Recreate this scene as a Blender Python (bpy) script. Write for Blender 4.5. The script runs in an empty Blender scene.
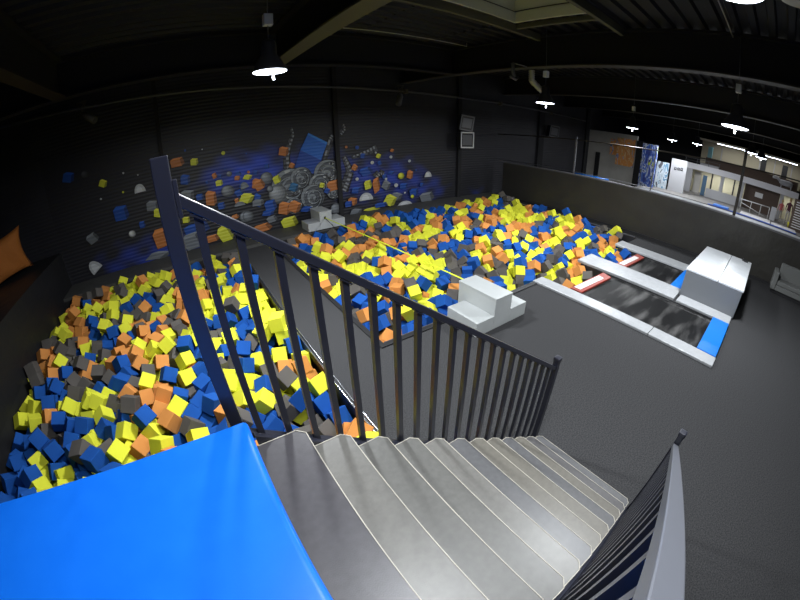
import bpy, bmesh, math, random
from mathutils import Vector, Matrix, Quaternion
random.seed(11)
SC = bpy.context.scene
COL = SC.collection
PI = math.pi

# ------------------------------------------------------------------ camera (wide action camera, fisheye lens)
cam_data = bpy.data.cameras.new('camera')
cam = bpy.data.objects.new('camera', cam_data); COL.objects.link(cam); SC.camera = cam
cam_data.type = 'PANO'
cam_data.sensor_fit = 'HORIZONTAL'; cam_data.sensor_width = 36.0; cam_data.sensor_height = 27.0
cam_data.clip_start = 0.02; cam_data.clip_end = 200
CAM_AT = (0.14069, -1.1527, 3.56584); YAW, PITCH, ROLL = -0.58739, 1.0833, -0.02166
cam.matrix_world = Matrix.Translation(CAM_AT) @ Matrix.Rotation(YAW, 4, 'Z') @ Matrix.Rotation(PITCH, 4, 'X') @ Matrix.Rotation(ROLL, 4, 'Z')
for holder in (cam_data, getattr(cam_data, 'cycles', None)):
    if holder is None: continue
    try:
        holder.panorama_type = 'FISHEYE_LENS_POLYNOMIAL'
        holder.fisheye_fov = math.radians(200)
        for i, k in enumerate((0.0, -0.063294213, -9.4624773e-06, 1.2021455e-05, -1.4696464e-07)): setattr(holder, 'fisheye_polynomial_k%d' % i, k)
    except Exception: pass

# ------------------------------------------------------------------ world, exposure
SC.view_settings.view_transform = 'Standard'
try: SC.view_settings.look = 'None'
except Exception: pass
SC.view_settings.exposure = 0.0; SC.view_settings.gamma = 1.0; SC.view_settings.use_curve_mapping = False
world = bpy.data.worlds.new('world'); SC.world = world; world.use_nodes = True
wb = world.node_tree.nodes['Background']; wb.inputs['Color'].default_value = (0.55, 0.55, 0.36, 1); wb.inputs['Strength'].default_value = 0.16
LAMP_WATT = 290.0
LAMP_COL = (0.93, 0.97, 1.0)
# lamps that hang in view (x, y, height of the lit disc, power factor), and an unseen one added to brighten stairs and mat
LAMPS = [
 (1.58, 4.30, 4.55, 1.5, 'bell lamp over the left foam pit, with a bright glow'),
 (8.88, 4.65, 4.40, 1.15, 'bell lamp hanging beside the silver ribbed hose'),
 (8.92, -0.278, 4.377, 1.1, 'bell lamp over the two floor trampolines, on a white rod'),
 (15.40, 4.52, 4.24, .9, 'small bell lamp beyond the black padded divider wall'),
 (3.30, -0.84, 4.90, .6, 'nearest bell lamp, hanging before the foot of the stairs'),
]
FAR_LAMPS = [(25.5, 5.35, 4.33, 'far bell lamp left above the lettered white wall'), (25.8, 3.7, 4.4, 'far bell lamp beside the tall teal pillar'),
 (20.3, -0.11, 4.4, 'upper lamp of the far pair before the mezzanine'), (23.2, -0.56, 4.4, 'lower lamp of the far pair before the mezzanine')]
UNSEEN_LAMPS = [(.95, -.45, 5.4, .47)]
SC.cycles.use_denoising = True
SC.cycles.max_bounces = 6; SC.cycles.diffuse_bounces = 3; SC.cycles.glossy_bounces = 3
SC.cycles.sample_clamp_indirect = 6

# ------------------------------------------------------------------ helpers
def tag(o, label=None, cat=None, group=None, kind=None):
    if label: o['label'] = label
    if cat: o['category'] = cat
    if group: o['group'] = group
    if kind: o['kind'] = kind
    return o
def thing(name, label, cat, loc=(0, 0, 0), group=None, rz=0):
    o = bpy.data.objects.new(name, None); COL.objects.link(o); o.location = loc; o.rotation_euler = (0, 0, rz)
    o.empty_display_size = .1
    return tag(o, label, cat, group)

def mat(name, c, rough=.6, metal=0, spec=.5, noise=None, bump=None, emis=None, coat=0, wave=None, sheen=0):
    """noise=(scale, second colour, low, high)  bump=(scale, strength, distance)"""
    m = bpy.data.materials.new(name); m.use_nodes = True; nt = m.node_tree; b = nt.nodes['Principled BSDF']
    b.inputs['Base Color'].default_value = (*c, 1); b.inputs['Roughness'].default_value = rough
    b.inputs['Metallic'].default_value = metal; b.inputs['Specular IOR Level'].default_value = spec
    b.inputs['Coat Weight'].default_value = coat; b.inputs['Coat Roughness'].default_value = .15
    b.inputs['Sheen Weight'].default_value = sheen
    tc = nt.nodes.new('ShaderNodeTexCoord')
    if noise:
        n = nt.nodes.new('ShaderNodeTexNoise'); n.inputs['Scale'].default_value = noise[0]; n.inputs['Detail'].default_value = 4
        r = nt.nodes.new('ShaderNodeValToRGB'); r.color_ramp.elements[0].position = noise[2]; r.color_ramp.elements[1].position = noise[3]
        r.color_ramp.elements[0].color = (*c, 1); r.color_ramp.elements[1].color = (*noise[1], 1)
        if len(noise) > 4:
            mp = nt.nodes.new('ShaderNodeMapping'); mp.inputs['Scale'].default_value = noise[4]
            nt.links.new(tc.outputs['Object'], mp.inputs['Vector']); nt.links.new(mp.outputs['Vector'], n.inputs['Vector'])
        else: nt.links.new(tc.outputs['Object'], n.inputs['Vector'])
        nt.links.new(n.outputs['Fac'], r.inputs['Fac']); nt.links.new(r.outputs['Color'], b.inputs['Base Color'])
    last = None
    if bump:
        n = nt.nodes.new('ShaderNodeTexNoise'); n.inputs['Scale'].default_value = bump[0]; n.inputs['Detail'].default_value = 3
        nt.links.new(tc.outputs['Object'], n.inputs['Vector'])
        bp = nt.nodes.new('ShaderNodeBump'); bp.inputs['Strength'].default_value = bump[1]; bp.inputs['Distance'].default_value = bump[2]
        nt.links.new(n.outputs['Fac'], bp.inputs['Height']); nt.links.new(bp.outputs['Normal'], b.inputs['Normal']); last = bp
    if wave:
        w = nt.nodes.new('ShaderNodeTexWave'); w.bands_direction = wave[0]; w.inputs['Scale'].default_value = wave[1]
        nt.links.new(tc.outputs['Object'], w.inputs['Vector'])
        bp = nt.nodes.new('ShaderNodeBump'); bp.inputs['Strength'].default_value = wave[2]; bp.inputs['Distance'].default_value = wave[3]
        nt.links.new(w.outputs['Fac'], bp.inputs['Height'])
        if last: nt.links.new(last.outputs['Normal'], bp.inputs['Normal'])
        nt.links.new(bp.outputs['Normal'], b.inputs['Normal'])
    if emis:
        b.inputs['Emission Color'].default_value = (*emis[0], 1); b.inputs['Emission Strength'].default_value = emis[1]
    return m

M = {}
M['carpet'] = mat('carpet', (.030, .030, .032), .95, spec=.1, noise=(55, (.066, .066, .068), .35, .68), bump=(220, .12, .008))
M['pit_vinyl'] = mat('pit_vinyl', (.012, .012, .013), .5, noise=(3, (.02, .02, .022), .3, .7))
M['ledge_pad'] = mat('ledge_pad', (.05, .05, .048), .7, noise=(4, (.065, .065, .062), .3, .7), bump=(5, .3, .02))
M['black_pad'] = mat('black_pad', (.030, .028, .025), .42, spec=.45, noise=(1.3, (.036, .034, .029), .3, .7), bump=(1.6, .35, .08))
M['left_pad'] = mat('left_pad', (.012, .012, .014), .5, bump=(1.6, .4, .1))
M['shutter'] = mat('shutter', (.013, .013, .018), .55, noise=(.7, (.022, .022, .029), .35, .7), wave=('Z', 2.6, .5, .015))
M['dark_wall'] = mat('dark_wall', (.010, .010, .012), .8)
M['ceil'] = mat('ceiling_deck', (.009, .008, .009), .6)
M['steel_dark'] = mat('steel_dark', (.040, .034, .026), .5)
M['steel_dim'] = mat('steel_dim', (.022, .016, .010), .6)
M['steel_grey'] = mat('steel_grey', (.12, .12, .13), .45, metal=.3)
M['tan_steel'] = mat('tan_steel', (.09, .082, .05), .6)
M['rail'] = mat('rail_paint', (.018, .019, .030), .30, spec=.6, coat=.15)
M['rail_lit'] = mat('rail_lit', (.115, .12, .14), .35, spec=.6, coat=.1)  # rail paint lightened: lamplight on the open-side handrail put into the colour
M['rail_half_lit'] = mat('rail_half_lit', (.075, .078, .095), .35, spec=.6)  # same lamplight, weaker, put into the colour of the open-side balusters
M['silver'] = mat('silver', (.55, .57, .6), .25, metal=.9)
M['rope'] = mat('rod_white', (.5, .48, .42), .5)
M['plastic_white'] = mat('plastic_white', (.7, .7, .7), .45)
M['plastic_black'] = mat('plastic_black', (.02, .02, .022), .45)
M['wood_edge'] = mat('ply_edge', (.48, .45, .38), .6)
M['blue_mat'] = mat('blue_vinyl', (.004, .135, .72), .33, spec=.5, noise=(9, (.006, .150, .76), .3, .7), bump=(60, .08, .004), coat=.1)
M['blue_pad'] = mat('blue_pad', (.006, .16, .62), .35, bump=(9, .3, .01))
M['blue_edge'] = mat('blue_edge', (.003, .05, .32), .5)
M['grey_pad'] = mat('grey_pad', (.34, .35, .365), .36, noise=(7, (.39, .40, .415), .3, .7), bump=(9, .35, .02))
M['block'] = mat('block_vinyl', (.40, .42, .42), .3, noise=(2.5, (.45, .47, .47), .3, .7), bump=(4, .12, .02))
M['lid'] = mat('lid_vinyl', (.70, .73, .76), .25, noise=(2.5, (.76, .79, .82), .3, .7), bump=(4, .12, .02))  # lamp reflections on the landing box top put into a whiter colour
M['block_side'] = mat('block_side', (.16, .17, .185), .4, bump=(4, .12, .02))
M['red_pad'] = mat('red_pad', (.27, .035, .02), .45)
M['white_pad'] = mat('white_pad', (.72, .70, .70), .45)
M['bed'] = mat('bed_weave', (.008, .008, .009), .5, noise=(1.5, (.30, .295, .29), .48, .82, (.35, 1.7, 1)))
M['sofa'] = mat('sofa_cloth', (.15, .155, .15), .9, bump=(60, .2, .005))
M['grey_plaster'] = mat('grey_plaster', (.50, .48, .44), .9, noise=(2, (.56, .54, .50), .3, .7))
M['white_plaster'] = mat('white_plaster', (.42, .42, .44), .8)
M['fascia'] = mat('fascia_paint', (.78, .77, .80), .8)
M['beige_plaster'] = mat('beige_plaster', (.42, .38, .28), .85)
M['cream_plaster'] = mat('cream_plaster', (.62, .58, .40), .8)
M['brown'] = mat('brown', (.09, .06, .045), .7)
M['teal'] = mat('teal', (.16, .34, .38), .6)
M['blue_grey'] = mat('blue_grey', (.06, .13, .22), .6)
M['orange_cloth'] = mat('orange_cloth', (.40, .13, .02), .8, bump=(5, .6, .06))
M['deck'] = mat('deck_grey', (.22, .21, .20), .8)
M['line'] = mat('slackline_web', (.62, .72, .02), .6)
M['skylight'] = mat('skylight_panel', (.55, .55, .42), .7)
M['glow'] = mat('lamp_glass', (.9, .95, 1), .3, emis=((.80, .87, 1.0), 14))
M['lamp_shade'] = mat('lamp_shade', (.03, .03, .035), .4, metal=.3)
M['hose'] = mat('hose_foil', (.42, .42, .42), .35, metal=.7, wave=('Z', 9, .8, .02))
M['skin'] = mat('skin', (.5, .3, .22), .6); M['maroon'] = mat('maroon_cloth', (.06, .01, .02), .8)
M['trouser'] = mat('pale_cloth', (.35, .33, .30), .8); M['hair'] = mat('fair_hair', (.35, .25, .12), .7)
M['pink'] = mat('pink_cloth', (.5, .12, .12), .8); M['yellow_plastic'] = mat('yellow_plastic', (.6, .55, .03), .5)
TREAD = [mat('tread_%s' % n, c, .40, spec=.5, noise=(26, tuple(x * 1.22 for x in c), .32, .7), bump=(150, .15, .003)) for n, c in
    (('plum', (.056, .053, .059)), ('ash', (.120, .116, .107)), ('stone', (.098, .096, .090)), ('slate', (.078, .078, .082)), ('taupe', (.112, .104, .088)), ('dim', (.075, .072, .074)))]

def new_obj(name, me, m, parent=None):
    o = bpy.data.objects.new(name, me); COL.objects.link(o)
    for x in (m if isinstance(m, (list, tuple)) else [m]):
        if x is not None: me.materials.append(x)
    if parent: o.parent = parent
    return o
class MB:
    """collects solids into ONE mesh"""
    def __init__(s): s.bm = bmesh.new(); s.mi = 0
    def _mark(s, n0):
        s.bm.faces.ensure_lookup_table()
        for f in s.bm.faces[n0:]: f.material_index = s.mi
    def box(s, x0, x1, y0, y1, z0, z1):
        n0 = len(s.bm.faces)
        v = [s.bm.verts.new((x, y, z)) for x in (x0, x1) for y in (y0, y1) for z in (z0, z1)]
        for f in ((0, 1, 3, 2), (4, 6, 7, 5), (0, 4, 5, 1), (2, 3, 7, 6), (0, 2, 6, 4), (1, 5, 7, 3)): s.bm.faces.new([v[i] for i in f])
        s._mark(n0); return s
    def prism(s, pts, axis, a, b):
        """pts in the plane across `axis`: x->(y,z) y->(x,z) z->(x,y)"""
        n0 = len(s.bm.faces)
        def P(p, t): return {'x': (t, p[0], p[1]), 'y': (p[0], t, p[1]), 'z': (p[0], p[1], t)}[axis]
        A = [s.bm.verts.new(P(p, a)) for p in pts]; B = [s.bm.verts.new(P(p, b)) for p in pts]; n = len(pts)
        s.bm.faces.new(A); s.bm.faces.new(B[::-1])
        for i in range(n): s.bm.faces.new((A[i], B[i], B[(i + 1) % n], A[(i + 1) % n]))
        s._mark(n0); return s
    def bar(s, p, q, w, h=None, up=(0, 0, 1)):
        """rectangular bar from p to q"""
        h = h or w; p, q = Vector(p), Vector(q); d = (q - p).normalized(); u = Vector(up)
        if abs(d.dot(u)) > .99: u = Vector((0, 1, 0))
        a = d.cross(u).normalized() * w / 2; b = a.cross(d).normalized() * h / 2
        n0 = len(s.bm.faces)
        v = [s.bm.verts.new(c + i * a + j * b) for c in (p, q) for i, j in ((-1, -1), (1, -1), (1, 1), (-1, 1))]
        for f in ((0, 1, 2, 3), (7, 6, 5, 4), (0, 4, 5, 1), (1, 5, 6, 2), (2, 6, 7, 3), (3, 7, 4, 0)): s.bm.faces.new([v[i] for i in f])
        s._mark(n0); return s
    def tube(s, pts, r, n=10, cap=True):
        n0 = len(s.bm.faces); pts = [Vector(p) for p in pts]; rings = []
        for i, p in enumerate(pts):
            d = (pts[min(i + 1, len(pts) - 1)] - pts[max(i - 1, 0)]).normalized()
            u = Vector((0, 0, 1)) if abs(d.z) < .95 else Vector((1, 0, 0))
            a = d.cross(u).normalized(); b = a.cross(d); rr = r[i] if isinstance(r, (list, tuple)) else r
            rings.append([s.bm.verts.new(p + (a * math.cos(t) + b * math.sin(t)) * rr) for t in (2 * PI * k / n for k in range(n))])
        for A, B in zip(rings, rings[1:]):
            for k in range(n): s.bm.faces.new((A[k], B[k], B[(k + 1) % n], A[(k + 1) % n])).smooth = True
        if cap: s.bm.faces.new(rings[0]); s.bm.faces.new(rings[-1][::-1])
        s._mark(n0); return s
    def lathe(s, prof, c=(0, 0, 0), n=32):
        n0 = len(s.bm.faces); c = Vector(c)
        rings = [[s.bm.verts.new(c + Vector((r * math.cos(2 * PI * k / n), r * math.sin(2 * PI * k / n), z))) for k in range(n)] for r, z in prof]
        for A, B in zip(rings, rings[1:]):
            for k in range(n): s.bm.faces.new((A[k], A[(k + 1) % n], B[(k + 1) % n], B[k])).smooth = True
        s.bm.faces.new(rings[0][::-1]); s.bm.faces.new(rings[-1]); s._mark(n0); return s
    def build(s, name, m, parent=None, bevel=0, seg=2, smooth=False):
        bmesh.ops.recalc_face_normals(s.bm, faces=s.bm.faces)
        if bevel:
            bmesh.ops.bevel(s.bm, geom=[e for e in s.bm.edges if e.calc_face_angle(0) > .5], offset=bevel, segments=seg, profile=.6, affect='EDGES')
        if smooth:
            for f in s.bm.faces: f.smooth = True
        me = bpy.data.meshes.new(name); s.bm.to_mesh(me); s.bm.free()
        return new_obj(name, me, m, parent)
def local(o, loc):          # an object built in world coordinates gets its thing's origin
    o.location = (-loc[0], -loc[1], -loc[2]); return o

# ------------------------------------------------------------------ the room shell
# floor with the two foam pits and the two trampoline openings cut out of it
PIT1 = (-4.66, 1.58, .45, 10.5); PIT2 = (2.65, 14.3, 3.2, 10.5)
def slab(name, rects, z0, z1, m, kind='structure', top=None):
    b = MB()
    for r in rects: b.box(*r, z0, z1)
    o = b.build(name, [m] + ([top] if top else []))
    if top:
        for p in o.data.polygons:
            if p.normal.z > .9: p.material_index = 1
    o['kind'] = kind; return o
slab('floor', [(-8.2, 34, -9, -1.3), (-8.2, 7.44, -1.3, .3), (9.4, 10.3, -1.3, .3), (12.25, 34, -1.3, .3),
    (-8.2, 7.44, .3, .45), (1.58, 7.44, .45, 3.2), (9.4, 10.3, .3, 3.2), (12.25, 34, .3, 3.2), (-8.2, -4.66, .45, 10.5),
    (1.58, 2.65, 3.2, 10.5), (14.3, 34, 3.2, 10.5), (-8.2, 34, 10.5, 11.8)], -.9, 0, M['pit_vinyl'], top=M['carpet'])
slab('floor', [(-8.2, 34, -9, 11.8)], -1.0, -.9, M['pit_vinyl'])
slab('trim_1', [(-4.7, 14.84, 10.5, 11.8)], 0, .10, M['ledge_pad'])
# walls
slab('wall_mural', [(-8.2, 34, 11.8, 12.0)], -1, 6.6, M['shutter'])
slab('wall_left', [(-8.4, -8.2, -9, 12)], -1, 6.6, M['dark_wall'])
slab('wall_back', [(-8.4, 34.2, -9.2, -9)], -1, 6.6, M['dark_wall'])
slab('wall_right', [(34, 34.2, -9, 12)], -1, 6.6, M['dark_wall'])
for i, (x, w) in enumerate(((-.42, .06), (5.95, .09), (12.35, .10), (19.25, .28), (25.4, .2))):
    b = MB(); b.box(x - w, x + w, 11.66, 11.8, .101 if x < 14.8 else 0, 6.3); tag(b.build('column', M['dark_wall']), kind='structure')
# padded bench along the left wall, platform under the camera
slab('trim_2', [(-8.2, -4.66, .45, 11.8)], 0, 1.30, M['left_pad'])
slab('platform_floor', [(-8.2, .095, -6, .12)], 2.2, 2.34, M['pit_vinyl'])
slab('platform_wall', [(-8.2, .09, .0, .10)], 0, 2.2, M['pit_vinyl'])
# pit edge trims
b = MB(); b.box(1.50, 1.585, .45, 10.5, -.10, .035); tag(b.build('trim_3', M['pit_vinyl'], bevel=.012), kind='structure')
b = MB(); b.tube([(1.515, .5, .048), (1.515, 5.6, .048)], .014, 8); b.tube([(1.565, .5, .048), (1.565, 10.4, .048)], .012, 8); tag(b.build('trim_4', M['silver']), kind='structure')
b = MB(); b.box(2.60, 2.70, 3.14, 10.5, .0, .03); b.box(2.70, 7.04, 3.14, 3.24, .0, .03); tag(b.build('trim_5', M['pit_vinyl'], bevel=.01), kind='structure')
b = MB(); b.box(2.71, 7.03, 3.242, 3.256, -.02, .033); b.box(14.3, 14.33, 3.3, 10.5, -.0, .03); tag(b.build('trim_6', M['steel_grey']), kind='structure')

# roof deck: trapezoid ribs running along x, hole for the skylight
SKY = (5.2, 7.7, 2.6, 4.8)
def deck_strip(bm, x0, x1, y0, y1):
    y = y0; p = .38
    k = 0; prof = []
    while y < y1 - 1e-6:
        for dy, z in ((0, 6.42), (.12, 6.42), (.16, 6.50), (.34, 6.50)):
            if y + dy < y1: prof.append((y + dy, z))
        y += p
    prof.append((y1, 6.42))
    A = [bm.verts.new((x0, a, z)) for a, z in prof]; B = [bm.verts.new((x1, a, z)) for a, z in prof]
    for i in range(len(prof) - 1): bm.faces.new((A[i], A[i + 1], B[i + 1], B[i]))
bm = bmesh.new()
deck_strip(bm, -8.2, SKY[0], -9, 11.8); deck_strip(bm, SKY[1], 34, -9, 11.8); deck_strip(bm, SKY[0], SKY[1], -9, SKY[2]); deck_strip(bm, SKY[0], SKY[1], SKY[3], 11.8)
me = bpy.data.meshes.new('ceiling'); bm.to_mesh(me); bm.free(); tag(new_obj('ceiling', me, M['ceil']), kind='structure')
b = MB()
for r in ((-8.4, SKY[0] - .06, -9.2, 12), (SKY[1] + .06, 34.2, -9.2, 12), (SKY[0] - .06, SKY[1] + .06, -9.2, SKY[2] - .06), (SKY[0] - .06, SKY[1] + .06, SKY[3] + .06, 12)): b.box(*r, 6.55, 6.65)
tag(b.build('roof', M['dark_wall']), kind='structure')
t = thing('skylight', 'square roof skylight with a pale olive shaft', 'skylight', (6.45, 3.7, 6.4))
b = MB(); x0, x1, y0, y1 = SKY
b.box(x0 - .05, x0, y0 - .05, y1 + .05, 6.40, 7.1); b.box(x1, x1 + .05, y0 - .05, y1 + .05, 6.40, 7.1); b.box(x0, x1, y0 - .05, y0, 6.40, 7.1); b.box(x0, x1, y1, y1 + .05, 6.40, 7.1)
local(b.build('shaft', M['skylight'], t), t.location)
b = MB(); b.box(x0 + .01, x0 + .03, y0, y1, 6.68, 6.70); b.box(x1 - .03, x1 - .01, y0, y1, 6.68, 6.70); b.box(x0, x1, y1 - .02, y1 - .005, 6.68, 6.70)
local(b.build('seam_strip', M['steel_dark'], t), t.location)
b = MB()
for k in range(3): b.bar((x0 + .6 + k * .7, y0, 7.05), (x0 + .6 + k * .7, y1, 7.05), .05)
local(b.build('bar', M['steel_dark'], t), t.location)
# steel: girders across the hall, purlins
def girder(name, x, label, w=.17, y1=11.79, m=None):
    t = thing(name, label, 'girder', (x, 1.4, 5.48))
    b = MB(); b.box(x - w, x + w, -8.99, y1, 5.46, 5.50); local(b.build('lower_flange', m or M['steel_dark'], t), t.location)
    b = MB(); b.box(x - .02, x + .02, -8.99, y1, 5.50, 6.34); local(b.build('web', M['ceil'], t), t.location)
    b = MB(); b.box(x - w, x + w, -8.99, y1, 6.34, 6.40); local(b.build('upper_flange', M['ceil'], t), t.location)
    return t
girder('girder', 2.88, 'tan edged steel girder above the left foam pit railing', .2, 8.4, M['tan_steel']); girder('girder', 9.15, 'long steel girder above the large foam pit, from which the hose hangs')
girder('girder', 15.75, 'steel girder over the black padded divider wall'); girder('girder', -2.6, 'dim steel girder at the dark left side of the ceiling', .17, 8.4, M['steel_dim'])
girder('girder', 22.0, 'far steel girder beyond the divider wall'); girder('girder', 28.0, 'farthest steel girder, just before the mezzanine')
b = MB(); b.box(-8.19, 8.96, 8.41, 8.75, 5.46, 5.5); b.box(-8.19, 8.96, 8.56, 8.6, 5.5, 6.34); b.box(-8.19, 8.96, 8.41, 8.75, 6.34, 6.4); tag(b.build('cross_beam', M['ceil']), 'dark cross beam high over the far part of both foam pits', 'beam')
for y, lab in ((2.5, 'tan steel purlin along the near side of the skylight'), (4.95, 'tan steel purlin along the far side of the skylight')):
    b = MB(); b.box(3.1, 8.96, y - .05, y + .05, 6.2, 6.395); tag(b.build('purlin', M['tan_steel']), lab, 'purlin')
b = MB(); b.box(7.85, 7.95, 2.56, 4.89, 6.28, 6.395); tag(b.build('purlin', M['tan_steel']), 'short tan steel trimmer at the far end of the skylight', 'purlin')
for x0, x1, y, lab in ((4.3, 8.7, 7.55, 'thin pale rod slung under the ceiling above the left pit'), (4.2, 9.0, -.1, 'thin pale rod at the upper right between two girders')):
    b = MB(); b.tube([(x0, y, 6.3), (x1, y, 6.3)], .014, 8); b.tube([(x0, y, 6.3), (x0, y, 6.42)], .008, 6); b.tube([(x1, y, 6.3), (x1, y, 6.42)], .008, 6)
    tag(b.build('ceiling_rod', M['rope']), lab, 'rod')
# pipe along the mural wall
t = thing('ceiling_pipe', 'long dark pipe running high along the mural wall', 'pipe', (0, 11.6, 5.5))
pp = [(-6.7, 11.55, 5.86), (-2.3, 11.55, 5.58), (0, 11.55, 5.48), (4.7, 11.55, 5.26), (8.1, 11.55, 5.12), (12.6, 11.55, 4.98), (17.4, 11.55, 4.9), (24.7, 11.55, 4.74)]
b = MB(); b.tube(pp, .04, 10); local(b.build('tube', M['steel_grey'], t), t.location)
for x, z in ((9.1, 5.10), (15.1, 4.94), (20.0, 4.84)):
    b = MB(); b.box(x - .07, x + .07, 11.46, 11.64, z - .1, z + .09); local(b.build('pipe_joint', M['tan_steel'], t), t.location)

# ------------------------------------------------------------------ lamps
def lamp(x, y, z, lab, f=1.0, r=.26, top=6.54, box=True, watt=LAMP_WATT):
    t = thing('pendant_lamp', lab, 'lamp', (x, y, z))
    b = MB(); b.lathe([(r, 0), (r * 1.01, .02), (r * .93, .06), (r * .62, .20), (r * .46, .26), (r * .44, .42), (r * .36, .47), (.04, .50), (.02, .50)]); b.build('lamp_shade', M['lamp_shade'], t)
    b = MB(); b.tube([(0, 0, .5), (0, 0, top - z)], .008, 6); b.build('cord', M['steel_grey'], t)
    if box:
        b = MB(); b.box(-.07, .07, -.06, .06, .72, .90); b.build('ballast_box', M['plastic_white'], t, bevel=.01)
    b = MB(); b.lathe([(.01, -.012), (r * .9, -.010), (r * .97, -.004), (r * .97, -.001)]); b.build('lit_glass' if f else 'glass', M['glow'] if f else M['grey_plaster'], t)
    if not lab.startswith('nearest'):
        b = MB(); b.tube([(.05, 0, -.013), (.05, 0, -.13)], .016, 8); b.build('nozzle', M['glow'] if f else M['lamp_shade'], t)
    if not f: return t
    l = bpy.data.lights.new('lamp_light', 'AREA'); l.shape = 'DISK'; l.size = r * 1.8; l.energy = watt * f; l.color = LAMP_COL
    o = bpy.data.objects.new('lamp_light', l); COL.objects.link(o); o.parent = t; o.location = (0, 0, -.02)
    return t
for x, y, z, f, lab in LAMPS: lamp(x, y, z, lab, f, r=.20 if lab.startswith('nearest') else (.31 if 'trampolines' in lab else .26))
lamp(3.27, -1.33, 4.90, 'switched off bell lamp hanging right beside the nearest lit one', 0, r=.20)
for x, y, z, lab in FAR_LAMPS: lamp(x, y, z, lab, .42, r=.34, box=False)
for x, y, z, f in UNSEEN_LAMPS: lamp(x, y, z, 'added unseen bell lamp, brightening the stairs and blue mat from overhead', f, top=6.54)

# spotlights and speakers on the mural wall
def spot(x, z, lab, tilt):
    t = thing('spotlight', lab, 'spotlight', (x, 11.4, z))
    b = MB(); a = [(-.16, 0, .30), (.16, 0, .34), (0, 0, .02)]
    for p, q in ((0, 1), (1, 2), (2, 0)): b.tube([a[p], a[q]], .012, 6)
    b.tube([(-.05, 0, .12), (.12, 0, .33)], .01, 6); b.tube([(0, 0, .3), (0, .40, .3)], .015, 6); b.build('bracket', M['tan_steel'], t)
    b = MB(); d = Vector((math.sin(tilt), -.35, -math.cos(tilt))).normalized()
    b.tube([Vector((0, 0, -.05)), Vector((0, 0, -.05)) + d * .1, Vector((0, 0, -.05)) + d * .55], [.07, .11, .12], 14); b.build('housing', M['steel_grey'], t)
    return t
spot(8.75, 5.0, 'small tubular spotlight hanging under the pipe above the mural', -.5)
spot(-2.75, 5.45, 'dim spotlight on a triangular bracket at the far left', .9)
def speaker(x, z, s, lab, rot, face, tilt=0):
    t = thing('loudspeaker', lab, 'speaker', (x, 11.35, z), rz=rot); t.rotation_euler = (0, tilt, rot)
    b = MB(); b.box(-s * .55, s * .55, -s * .5, s * .5, -s * .62, s * .62); b.build('cabinet', M['plastic_black'], t, bevel=.02)
    b = MB(); h, w = s * .66, s * .58
    for q in ((-w, w, h - .06, h), (-w, w, -h, -h + .06), (-w, -w + .05, -h, h), (w - .05, w, -h, h)): b.box(q[0], q[1], -s * .5 - .03, -s * .5, q[2], q[3])
    b.build('front_frame', face, t)
    b = MB(); b.box(-w + .1, w - .1, -s * .5 - .022, -s * .5 - .001, -h + .14, h - .14); b.build('grille', M['steel_grey'], t)
    b = MB(); b.bar((-.1, s * .5, 0), (-.25, .40, 0), .05); b.build('wall_bracket', M['plastic_black'], t)
    return t
speaker(12.35, 2.98, .58, 'loudspeaker with white frame, lower one of the wall pair', -.35, M['plastic_white'])
speaker(12.42, 3.78, .55, 'dark tilted loudspeaker mounted above the white framed one', -.6, M['steel_grey'], .15)
speaker(20.0, 3.7, .55, 'dim loudspeaker on the wall beyond the divider', -.6, M['steel_grey'], .1)
# ribbed hose and cables under the girder beside the lamp
t = thing('ventilation_hose', 'silver ribbed hose hanging from the girder by a lamp', 'hose', (9.4, 5.5, 5.2))
pts = [Vector((9.38, 5.5, 5.45)).lerp(Vector((9.40, 5.5, 5.12)), k / 5) for k in range(6)] + [Vector((9.44 + .12 * k, 5.45, 5.08 - .09 * math.sin(k / 5 * PI / 2) * 1.6 - .02 * k)) for k in range(1, 6)]
pts2 = []
for a, c in zip(pts, pts[1:]): pts2 += [a, a.lerp(c, .5)]
b = MB(); b.tube(pts2, [.10 if i % 2 else .082 for i in range(len(pts2))], 12); local(b.build('ribbed_tube', M['hose'], t), t.location)
b = MB(); b.tube([(10.0, 5.4, 4.9), (10.15, 5.4, 4.82), (10.05, 5.4, 4.75), (9.9, 5.4, 4.86)], .03, 8); local(b.build('coupling', M['tan_steel'], t), t.location)
b = MB(); b.tube([(8.35, 5.4, 5.48), (9.0, 5.4, 5.48)], .02, 8); b.tube([(8.35, 5.4, 5.48), (8.38, 5.4, 5.2), (8.45, 5.4, 5.1)], .05, 8); b.tube([(8.25, 5.4, 5.08), (8.5, 5.4, 5.02), (8.6, 5.4, 5.12)], .04, 8); tag(b.build('valve', M['steel_grey']), 'small metal valve hanging left of the ribbed hose', 'valve')

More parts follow.
